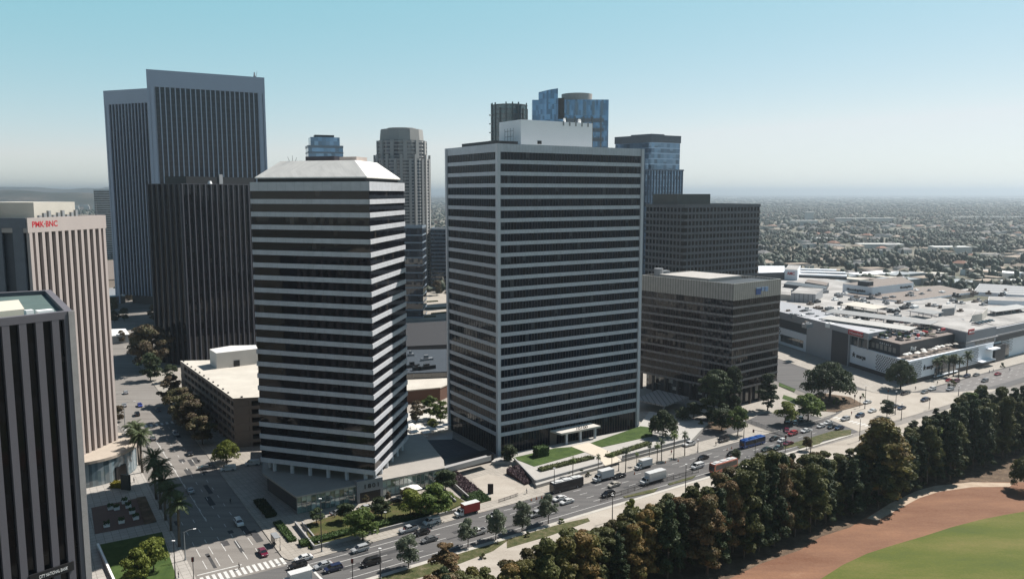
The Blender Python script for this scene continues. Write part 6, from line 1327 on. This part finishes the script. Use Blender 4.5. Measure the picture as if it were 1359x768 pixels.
def veh(kind, x, y, col, label, head=SMH, group=None, z=0.02, colors=None):
    src = CP_[kind]
    o = copy_tree(src, None, colors or {'body': CC[col], 'cab': CC[col] if col else CC['white']})
    q = G(x, y); o.location = (q[0], q[1], z); o.rotation_euler = (0, 0, R(head + rnd.uniform(-1.2, 1.2)))
    if kind == 'long_box_truck': o.name = 'box_truck'
    tag(o, label, CATS[kind], group); return o
TR = 'vehicles on the boulevard'
for v in (
 ('sedan', 403, 743, 'white', 'white sedan leaving the crossing beside the yellow kerb corner'),
 ('suv', 395, 753, 'black', 'large black SUV just past the crossing, below the white sedan'),
 ('sedan', 429, 752.5, 'silver', 'silver sedan at the stop line beside the dark blue SUV'),
 ('suv', 442, 757, 'navy', 'dark blue SUV at the stop line behind the black SUV'),
 ('suv', 478, 731, 'silver', 'silver SUV driving alone in the middle lane near the first street tree'),
 ('van', 492, 749, 'black', 'black minivan in the near lane, left of the first median tree'),
 ('pickup_truck', 542, 705, 'silver', 'silver pickup truck parked in tree shade at the kerb'),
 ('van', 572.5, 694.5, 'white', 'white panel van at the far kerb behind the silver pickup'),
 ('sedan', 559.5, 709, 'black', 'black sedan beside the silver pickup'),
 ('sedan', 570, 718, 'grey', 'dark grey sedan half hidden by the brown tree at the belt end'),
 ('pickup_truck', 633, 709, 'white', 'white pickup truck behind the second median tree'),
 ('hatchback', 656, 686, 'white', 'white hatchback alone in the lane right of the red truck'),
 ('suv', 712, 684.5, 'silver', 'silver SUV hidden behind the fourth and fifth median trees'),
 ('sedan', 742.8, 663.5, 'white', 'white sedan just ahead of another white sedan, next to the coach'),
 ('sedan', 752.5, 667.5, 'white', 'white sedan behind and nearer than the one beside the coach'),
 ('sedan', 815, 645, 'beige', 'pale beige sedan between two white box trucks'),
 ('sedan', 822, 633.5, 'black', 'small black car tucked behind the first white box truck'),
 ('suv', 807, 658, 'black', 'black SUV at the left end of the roadside fence'),
 ('suv', 925, 618.5, 'black', 'black SUV beside the white roofed van near the orange bus'),
 ('sedan', 933, 609, 'black', 'black sedan ahead of the blue bus in the far lane'),
 ('suv', 971.6, 604.5, 'black', 'black SUV below the blue bus near a small grey tree'),
 ('sedan', 1027.5, 583.5, 'black', 'black sedan right behind the blue bus'),
 ('hatchback', 1037.5, 586.5, 'white', 'small white hatchback beside the magenta car'),
 ('sedan', 1046, 590, 'maroon', 'magenta red sedan in the near lane by the lamp mast'),
 ('suv', 1052, 577, 'red', 'bright red SUV in the far lane behind the black sedan'),
 ('sedan', 1069, 573, 'white', 'white sedan following the bright red SUV'),
 ('sedan', 1017, 598, 'green', 'dark green sedan in tree shade under the signal arm'),
 ('sedan', 1032.5, 596, 'green', 'second dark green sedan beside the magenta red one'),
 ('hatchback', 1089.5, 567, 'white', 'white hatchback in a pair with a white sedan near the avenue'),
 ('sedan', 1099, 562.5, 'white', 'white sedan just ahead of the white hatchback near the avenue'),
 ('sedan', 1103.6, 567.8, 'black', 'black sedan at the tip of the grass island'),
 ('sedan', 1113.8, 569.3, 'navy', 'dark navy sedan behind the black one at the grass island'),
 ('suv', 1121.7, 557.5, 'silver', 'silver SUV leaving the junction in the middle lane'),
 ('suv', 1141, 553, 'navy', 'dark blue SUV entering from the junction'),
 ('sedan', 1157.6, 546.5, 'white', 'white sedan at the mouth of the junction'),
 ('sedan', 1151, 535, 'white', 'white sedan turning in from the avenue by the signal post'),
 ('sedan', 1187.4, 540.5, 'grey', 'dark grey sedan crossing the middle of the junction'),
 ('sedan', 1196.5, 542.5, 'navy', 'dark navy sedan close behind the dark grey one in the junction'),
 ('sedan', 1200, 523.5, 'black', 'black sedan in the shade of the mall corner tree'),
 ('suv', 1227, 532, 'navy', 'dark blue SUV alone at the right of the junction'),
 ('sedan', 1227, 521.5, 'grey', 'dark grey sedan at the kerb ahead of a white SUV'),
 ('suv', 1237, 517.5, 'white', 'white SUV at the kerb before the mall corner'),
 ('suv', 1260.6, 518, 'silver', 'silver SUV heading into the junction from the right'),
 ('suv', 1269, 507, 'maroon', 'dark red SUV at the drop off before the shop window'),
 ('sedan', 1259.5, 506, 'red', 'red sedan at the drop off just left of the dark red SUV'),
 ('suv', 1283, 500.5, 'navy', 'dark SUV parked behind the lone palm at the mall'),
 ('sedan', 1295.5, 498.6, 'grey', 'grey sedan parked right of the lone palm at the mall'),
 ('suv', 1306.8, 506.5, 'grey', 'grey SUV driving on the boulevard at the far right'),
 ('sedan', 1281, 525, 'grey', 'grey sedan near the belt trees at the far right lane'),
 ('sedan', 1324, 497.5, 'red', 'red sedan at the kerb by the mall entrance')):
    veh(*v, group=TR)
for v in (('sedan', 1063, 557.5, 'black', 'black sedan parked under the wide green tree'), ('sedan', 1045, 560.5, 'black', 'black sedan parked in shade left of the wide green tree'), ('sedan', 1044, 573, 'maroon', 'maroon car parked under the low green tree by the fence'), ('van', 960, 586, 'black', 'black van in shade at the car park entrance left of the blue bus'), ('sedan', 1055, 563, 'grey', 'grey car parked between the two shade trees'), ('pickup_truck', 915, 591.5, 'white', 'white utility pickup parked on the pavement beside the palms')):
    veh(*v, head=SMH + (40 if v[0] == 'sedan' else 0), group='parked vehicles', z=0.13)
for v in (('sedan', 449, 683, 'grey', 'grey sedan on the podium forecourt, left of the portal'), ('sedan', 487, 676, 'silver', 'silver sedan on the podium forecourt before the portal'), ('sedan', 525, 667, 'black', 'black sedan on the podium forecourt right of the portal')):
    veh(*v, head=32, group='parked vehicles', z=0.14)
o = veh('van', 925.5, 621, 'white', 'white roofed dark fronted van next to the orange bus', group=TR)
# trucks and buses
o = veh('box_truck', 622, 682, 'white', 'red box truck with a white cab and roof at the far kerb', group=TR, colors={'cab': CC['white'], 'cargo_box': paint('truck_red', (0.5, 0.035, 0.03), 0.45, 0.2)})
o = veh('box_truck', 802, 636.5, 'white', 'white box truck directly behind the dark coach', group=TR)
o = veh('box_truck', 855, 620.5, 'white', 'smaller white box truck parked by the palms', group=TR); o.scale = (0.88,) * 3
o = veh('long_box_truck', 868, 639.5, 'white', 'longest white box truck in the near lane beside the fence', group=TR)
o = veh('box_truck', 395, 776, 'white', 'white box truck cut off by the bottom edge at the junction', group=TR)
veh('coach', 752, 649, 'black', 'dark tour coach with a white roof at the far kerb', group=TR, colors={'body': paint('coach_dark', (0.03, 0.03, 0.034))})
veh('bus', 998.5, 591, 'busblue', 'bright blue city bus in the far lane', group=TR)
veh('coach', 960, 624, 'orange', 'orange red bus with a pale roof on the path side, half hidden by trees', group=TR, z=0.13)
# side street
for v in (('sedan', 349, 735, 'maroon', 'maroon sedan waiting before the zebra crossing', CPD + 180), ('suv', 317, 695.5, 'white', 'white SUV in the shaded lane of the side street', CPD + 180), ('sedan', 252.5, 652.5, 'silver', 'silver car at the edge of the tower shade on the side street', CPD), ('van', 303, 624, 'white', 'white van at the garage exit under the green domed tree', 200), ('van', 335, 617, 'white', 'white van partly behind the banded tower at the garage', 200),
          ('sedan', 272, 622, 'grey', 'grey sedan in the shade of the green domed tree', 200), ('sedan', 252, 603, 'black', 'black sedan in deep shade along the garage kerb', CPD + 180), ('suv', 233, 577, 'silver', 'silver SUV in the garage shade, midway up the side street', CPD + 180), ('sedan', 185.6, 539, 'blue', 'bright blue car far up the side street at the shade edge', CPD + 180), ('suv', 182, 551, 'black', 'black SUV in sun before the blue car', CPD), ('sedan', 203, 583, 'grey', 'dark grey sedan beside the farthest palms', CPD), ('sedan', 172, 593, 'black', 'black car parked by the curved podium', CPD), ('sedan', 165, 539, 'silver', 'silver car at the left kerb far up the side street', CPD), ('sedan', 167, 522, 'silver', 'silver car in deep shade far up the side street', CPD), ('sedan', 210, 545, 'black', 'black car in shade right of the blue one', CPD + 180)):
    veh(*v[:5], head=v[5], group='vehicles on the side street')
# cars parked on the mall deck and in the bronze block's car park: too small to show parts
def mini_car(col):
    b = MB(); loft(b, [(-2.3, .3), (-2.35, .95), (1.0, 1.0), (2.2, .8), (2.25, .3)], (-.9, -.8, .8, .9), (.95, 1, 1, .95)); b.prism([(-1.7, -.75), (1.1, -.75), (1.1, .75), (-1.7, .75)], .96, 1.42, 1, 0, top=[(-1.1, -.65), (.4, -.65), (.4, .65), (-1.1, .65)])
    return b.mesh('parked_car', [CC[col], M_CG])
MINI = {c: mini_car(c) for c in ('white', 'black', 'silver', 'grey', 'navy', 'maroon')}
rc = random.Random(17)
for (a, c, n_, z) in (((1118, 417), (1236, 434), 22, 18.72), ((1222, 433), (1240, 428), 6, 18.72), ((1288, 432), (1325, 424), 8, 21.12), ((1165, 409), (1182, 412), 4, 19.02), ((1250, 424), (1285, 427), 7, 19.02), ((1318, 416), (1358, 412), 8, 19.52), ((1190, 440), (1225, 446), 7, 18.72), ((1145, 416), (1225, 427), 12, 18.72), ((1070, 428), (1180, 440), 0, 19)):
    p, q = G(*a, z), G(*c, z); h = math.degrees(math.atan2(q[1] - p[1], q[0] - p[0])) + 90
    for k in range(n_):
        if rc.random() < 0.18: continue
        f = (k + 0.5) / n_; cl = rc.choice(list(MINI)); o = link('parked_car', MINI[cl], None, (p[0] + (q[0] - p[0]) * f, p[1] + (q[1] - p[1]) * f, z)); o.rotation_euler = (0, 0, R(h))
        tag(o, cl + ' car parked in the rows on the open mall roof deck', 'car', cl + ' cars on the mall roof deck')
for k in CP_.values():
    for ch in list(k.children): bpy.data.objects.remove(ch)
    bpy.data.objects.remove(k)
for L_ in PR.values():
    for o in L_:
        for ch in list(o.children): bpy.data.objects.remove(ch)
        bpy.data.objects.remove(o)
# ---------------------------------------------------------------- street furniture
def lamp_post(p, H, label, arm=2.4, deg=0, group='street lamps', two=False):
    t = thing('street_lamp', label, 'street lamp', (*p, 0.1), R(deg), group)
    b = MB(); b.tube((0, 0, 0), (0, 0, H), 0.16, 0.09, 8); b.build('pole', M_GREY if arm else M_DARK, t)
    b = MB(); b.cyl((0, 0), 0.28, 0.22, 0, 0.5, 8); b.build('base', M_GREY, t)
    for s in ((1, -1) if two else (1,)):
        if arm:
            b = MB(); b.tube((0, 0, H - 0.1), (s * arm * 0.5, 0, H + 0.45), 0.07, 0.06, 6); b.tube((s * arm * 0.5, 0, H + 0.45), (s * arm, 0, H + 0.5), 0.06, 0.05, 6); b.build('arm', M_GREY, t)
        b = MB(); b.box(s * arm - 0.35, s * arm + 0.35, -0.16, 0.16, H + 0.38, H + 0.54); b.build('lamp_head', M_WHITE, t)
    return t
def lp(x, y, top, label, **k):
    q = G(x, y); lamp_post(q, max(3.5, Zat(*q, top)), label, **k)
for x, y, tp_, lb, arm, dg in ((427, 732, 664, 'slim lamp post at the corner of the podium garden', 0, 0), (505, 768, 730, 'grey lamp post on the near kerb left of the first median tree', 0, 0), (511.5, 697, 683, 'short lamp post in the podium garden', 0, 0), (735.5, 655, 623, 'lamp post behind the coach', 0, 0), (812.6, 691, 659, 'tall lamp post on the white path before the belt', 0, 0), (909.5, 658, 618, 'tall lamp post on the white path near the long truck', 0, 0), (1075.8, 600, 572, 'lamp post above the small rust tree', 0, 0), (1140.5, 585, 556, 'lamp post beside the grass island', 0, 0), (1188, 550, 521, 'lamp post in front of the junction bush', 0, 0), (1196, 557, 536, 'lamp post just right of the junction bush', 0, 0), (1272, 525, 513, 'lamp post before the far lanes', 0, 0), (1147.7, 542, 513, 'signal lamp post at the avenue corner', 0, 0), (987, 582, 560, 'lamp post behind the blue bus', 0, 0),
                           (233, 770, 720, 'tall grey lamp post at the corner lawn', 0, 0), (246, 743, 706, 'curved arm lamp post on the corner pavement', 2.6, 20), (154, 556, 524, 'curved double lamp beside the beige tower', 3.0, 20), (166, 567, 535, 'curved arm lamp near the farthest palm', 4.0, 20), (821, 625, 612, 'short lamp post by the steps', 0, 0), (926, 600, 585, 'thin lamp post on the sunlit pavement', 0, 0)):
    lp(x, y, tp_, lb, arm=arm, deg=dg)
def signal(p, label, H=3.4, armL=0, deg=0):
    t = thing('traffic_signal', label, 'traffic light', (*p, 0.1), R(deg), 'traffic signals')
    b = MB(); b.tube((0, 0, 0), (0, 0, H), 0.11, 0.09, 8); b.build('pole', M_DARK, t)
    xs = [0]
    if armL:
        b = MB(); b.tube((0, 0, H), (-armL * 0.3, 0, H + 0.9), 0.1, 0.08, 6); b.tube((-armL * 0.3, 0, H + 0.9), (-armL, 0, H + 1.0), 0.08, 0.06, 6); b.build('arm', M_DARK, t); xs = [0, -armL]
    for x in xs:
        b = MB(); z = H + (0.4 if x == 0 else 0.5); b.box(x - 0.28, x + 0.28, -0.2, 0.2, z - 0.5, z + 0.6)
        o = b.build('signal_head', M_BLACK, t); c = MB()
        for k in range(3): c.cyl((x, -0.21), 0.11, 0.11, z - 0.32 + k * 0.34, z - 0.14 + k * 0.34, 8)
        c.build('lens', M_TL, o)
for x, y, lb, H, a, d in ((468, 768, 'traffic signal post below the stop line on the near side', 4.2, 0, 0), (257, 768, 'traffic signal on the left corner before the zebra crossing', 4.6, 0, 0), (1042, 600, 'signal mast with a long curved arm over the lanes by the magenta car', 5.4, 12, -35), (1141, 541, 'traffic signal at the left side of the avenue mouth', 4.2, 0, 0), (1178, 531, 'traffic signal at the mall side of the avenue mouth', 4.0, 0, 0), (1233, 543, 'traffic signal at the near right edge of the junction', 4.2, 0, 0), (1002, 603, 'signal mast reaching over the lanes under the blue bus', 4.6, 9, 150), (1134, 535, 'low traffic signal beside the giant fig tree', 3.0, 0, 0)):
    signal(G(x, y), lb, H, a, d)
def fence(label, pts, h, m, step=2.4, z=0.1):
    o = pts[0]; t = thing('fence', label, 'fence', (*o, z)); q = rel(pts, o); cnt = 0
    b = MB()
    for p, r_ in zip(q, q[1:]):
        L_ = math.hypot(r_[0] - p[0], r_[1] - p[1]); a = math.degrees(math.atan2(r_[1] - p[1], r_[0] - p[0]))
        c = ((p[0] + r_[0]) / 2, (p[1] + r_[1]) / 2); b.obox(c, a, L_, 0.06, h - 0.1, h); b.obox(c, a, L_, 0.06, 0.15, 0.23)
        for k in range(int(L_ / 0.3)): b.obox(add(p, D(a), k * 0.3), a, 0.05, 0.05, 0.15, h - 0.08)
        for k in range(int(L_ / step) + 1):
            if cnt < 95: c2 = MB(); c2.obox((0, 0), a, 0.1, 0.1, 0, h + 0.1); c2.build('post', m, t, loc=(*add(p, D(a), min(k * step, L_)), 0)); cnt += 1
    b.build('railing', m, t)
fence('long black railing along the near boulevard edge beside the white trucks', [G(797, 666), G(850, 649), G(927, 627)], 1.5, M_BLACK, 3.0)
fence('grey railing of the car park ramp down to the kerb behind the blue bus', [G(991, 560), G(1035, 577), G(1042, 580)], 1.6, M_GREY, 3.0)
fence('low railing along the driveway mouth right of the red truck', [G(662, 667), G(688, 658)], 1.0, M_DARK)
o = MB(); o.box(-0.9, 0.9, -0.25, 0.25, 0, 3.2); o = o.build('kiosk_sign', M_BLACK, loc=(*G(651, 655), 0.1)); tag(o, 'upright black sign panel at the driveway mouth right of the red truck', 'sign')
tt = thing('tent', 'small white canopy tent on the podium forecourt', 'tent', (*G(546, 657), 0.13), R(31))
b = MB(); b.prism([(-3, -2), (3, -2), (3, 2), (-3, 2)], 2.2, 3.3, top=[(-0.5, -0.2), (0.5, -0.2), (0.5, 0.2), (-0.5, 0.2)]); b.build('canopy', M_PAR, tt)
for x in (-2.8, 2.8):
    for y in (-1.8, 1.8): b = MB(); b.tube((x, y, 0), (x, y, 2.25), 0.05, 0.05, 6); b.build('leg', M_STEEL, tt)
bs = thing('bus_shelter', 'small bus shelter on the corner pavement by the maroon sedan', 'bus shelter', (*G(366, 722), 0.12), R(CPD))
b = MB(); b.box(-2, 2, -0.8, 0.8, 2.4, 2.55); b.build('roof', M_GREY, bs); b = MB(); b.box(-2, 2, 0.7, 0.76, 0.3, 2.4); b.build('panel', M_CG, bs); b = MB(); b.box(-1.2, 1.2, 0.1, 0.5, 0.4, 0.5); b.build('bench', M_DARK, bs)
for x in (-1.9, 1.9): b = MB(); b.box(x - 0.05, x + 0.05, -0.7, -0.6, 0, 2.4); b.build('post', M_DARK, bs)
# tables in the sunlit court between the towers
tbp = None
for k, (x, y) in enumerate(((545, 571), (553, 573), (560, 576), (568, 575), (575, 577), (584, 574), (592, 571), (550, 580), (566, 581))):
    t = thing('court_table', 'white square parasol table in the courtyard between the two main towers', 'table', (*G(x, y), 0.13), 0.5, 'white tables in the courtyard')
    b = MB(); b.prism([(-1.6, -1.6), (1.6, -1.6), (1.6, 1.6), (-1.6, 1.6)], 2.3, 2.9, top=[(-0.1, -0.1), (0.1, -0.1), (0.1, 0.1), (-0.1, 0.1)]); b.build('canopy', M_PAR, t)
    b = MB(); b.tube((0, 0, 0), (0, 0, 2.4), 0.05, 0.05, 6); b.build('pole', M_STEEL, t); b = MB(); b.cyl((0, 0), 0.7, 0.7, 0.7, 0.76, 12); b.build('tabletop', M_WHITE, t)
# traffic cones and bins
for k, (x, y) in enumerate(((705, 664), (712, 662), (719, 661), (727, 659), (842, 629), (900, 612), (883, 614), (965, 597), (971, 595))):
    t = thing('traffic_cone', 'orange traffic cone standing on the asphalt of the boulevard', 'traffic cone', (*G(x, y), 0.01), 0, 'traffic cones on the boulevard')
    b = MB(); b.cyl((0, 0), 0.2, 0.04, 0.05, 0.9, 8); b.build('cone', mat('cone_orange', (0.6, 0.13, 0.02), 0.6), t); b = MB(); b.box(-0.26, 0.26, -0.26, 0.26, 0, 0.05); b.build('base', M_BLACK, t)
# ---------------------------------------------------------------- people: one skinned body each
def person_mesh(pose, shirt, trousers, seed=0):
    st = {'walk': 0.34, 'stand': 0.1}[pose]
    J = [(0, 0, .95, .15), (0, 0, 1.2, .15), (0, 0, 1.42, .17), (0, 0, 1.53, .065), (0.02, 0, 1.6, .085), (0.02, 0, 1.72, .1),
         (0.02, .1, .9, .1), (st * .5, .1, .5, .075), (st, .1, .1, .055), (st + .16, .1, .05, .045), (-.02, -.1, .9, .1), (-st * .35, -.1, .5, .075), (-st, -.1, .12, .055), (-st + .15, -.1, .06, .045),
         (0, .2, 1.4, .07), (-st * .35, .25, 1.13, .05), (-st * .3 + .1, .24, .88, .04), (0, -.2, 1.4, .07), (st * .35, -.25, 1.13, .05), (st * .5 + .1, -.24, .9, .04)]
    E_ = [(0, 1), (1, 2), (2, 3), (3, 4), (4, 5), (0, 6), (6, 7), (7, 8), (8, 9), (0, 10), (10, 11), (11, 12), (12, 13), (2, 14), (14, 15), (15, 16), (2, 17), (17, 18), (18, 19)]
    me = bpy.data.meshes.new('body'); me.from_pydata([j[:3] for j in J], E_, []); o = link('body', me)
    sk = o.modifiers.new('s', 'SKIN'); o.modifiers.new('d', 'SUBSURF').levels = 1
    for j, v in zip(J, me.skin_vertices[0].data): v.radius = (j[3], j[3] * 0.9)
    me.skin_vertices[0].data[0].use_root = True
    dg = bpy.context.evaluated_depsgraph_get(); m2 = bpy.data.meshes.new_from_object(o.evaluated_get(dg)); bpy.data.objects.remove(o)
    m2.materials.clear()
    for m in (shirt, trousers, mat('skin', (0.38, 0.23, 0.16), 0.6, 0.03), mat('shoe', (0.02, 0.02, 0.02))): m2.materials.append(m)
    for p in m2.polygons:
        c = p.center; p.material_index = 3 if c.z < 0.09 else 1 if c.z < 0.95 and abs(c.y) < 0.19 else 2 if c.z > 1.5 or (abs(c.y) > 0.2 and c.z < 1.1) else 0; p.use_smooth = True
    return m2
PM = {'dark': mat('dark_clothes', (0.02, 0.02, 0.025)), 'white': mat('white_shirt', (0.6, 0.6, 0.6)), 'red': mat('red_shirt', (0.4, 0.04, 0.04)), 'blue': mat('blue_clothes', (0.04, 0.06, 0.14))}
def person(x, y, label, pose='walk', shirt='dark', tr='dark', deg=0):
    t = thing('person', label, 'person', (*G(x, y), 0.12 if pose == 'stand' else 0.02), R(deg))
    link('body', person_mesh(pose, PM[shirt], PM[tr]), t)
    b = MB(); b.cyl((0.0, 0), 0.1, 0.105, 1.7, 1.77, 10); b.cyl((0.0, 0), 0.105, 0.05, 1.77, 1.84, 10); b.build('hair', M_BLACK, t)
person(317.5, 755, 'person in dark clothes walking across the zebra crossing', 'walk', 'dark', 'dark', 215)
person(237, 767, 'person in dark clothes standing by the corner lawn kerb', 'stand', 'dark', 'blue', 40)
person(891, 603, 'person in a red shirt standing among the palms', 'stand', 'red', 'dark', 100)
person(950, 591.5, 'person in dark clothes walking on the sunlit pavement left of the blue bus', 'walk', 'dark', 'dark', 30)
person(1244, 510, 'person in dark clothes at the mall drop off', 'stand', 'dark', 'dark', 60)
person(1313, 495, 'person in a white shirt walking toward the mall entrance', 'walk', 'white', 'dark', 60)
person(1318, 494, 'person in blue clothes beside the mall entrance', 'stand', 'blue', 'dark', 160)
person(444.5, 688, 'person in a white shirt walking before the glass shopfront', 'walk', 'white', 'dark', 210)
person(306, 668, 'person in dark clothes on the shaded pavement of the side street', 'walk', 'dark', 'dark', 120)
person(1340, 492, 'person in a white shirt on the pavement at the far right', 'walk', 'white', 'blue', 200)
for i_, (x_, y_, lb_, ps_, sh_, dg_) in enumerate(((772, 640, 'person in dark clothes on the pavement behind the dark coach', 'walk', 'dark', 30), (699, 655, 'person in a white shirt walking past the driveway mouth', 'walk', 'white', 210), (632, 671, 'person in blue clothes behind the red truck', 'stand', 'blue', 60),
    (536, 707, 'person in a red shirt on the garden wall pavement', 'walk', 'red', 35), (372, 731, 'person in a white shirt waiting by the bus shelter', 'stand', 'white', 200), (198, 640, 'person in dark clothes under the date palms', 'walk', 'dark', 120), (178, 640, 'person in a white shirt beside the dark green slab sign', 'walk', 'white', 300), (806, 604, 'person in dark clothes on the cream walkway', 'walk', 'dark', 120), (1130, 551, 'person in a red shirt at the avenue corner kerb', 'stand', 'red', 30), (1215, 517, 'person in blue clothes walking by the mall corner', 'walk', 'blue', 60))):
    person(x_, y_, lb_, ps_, sh_, 'dark', dg_)
# ---------------------------------------------------------------- the air
b = MB(); b.box(-33000, 33000, -2000, 41000, -1.2, 222); hz = tag(b.mesh('haze', []) and link('haze', bpy.data.meshes['haze']), kind='stuff')
mh = bpy.data.materials.new('haze_air'); mh.use_nodes = True; th = mh.node_tree; th.nodes.remove(th.nodes['Principled BSDF'])
pv = th.nodes.new('ShaderNodeVolumePrincipled'); pv.inputs['Density'].default_value = HAZE; pv.inputs['Color'].default_value = (0.62, 0.69, 0.76, 1); pv.inputs['Anisotropy'].default_value = 0.6
th.links.new(pv.outputs[0], th.nodes['Material Output'].inputs['Volume']); hz.data.materials.append(mh)
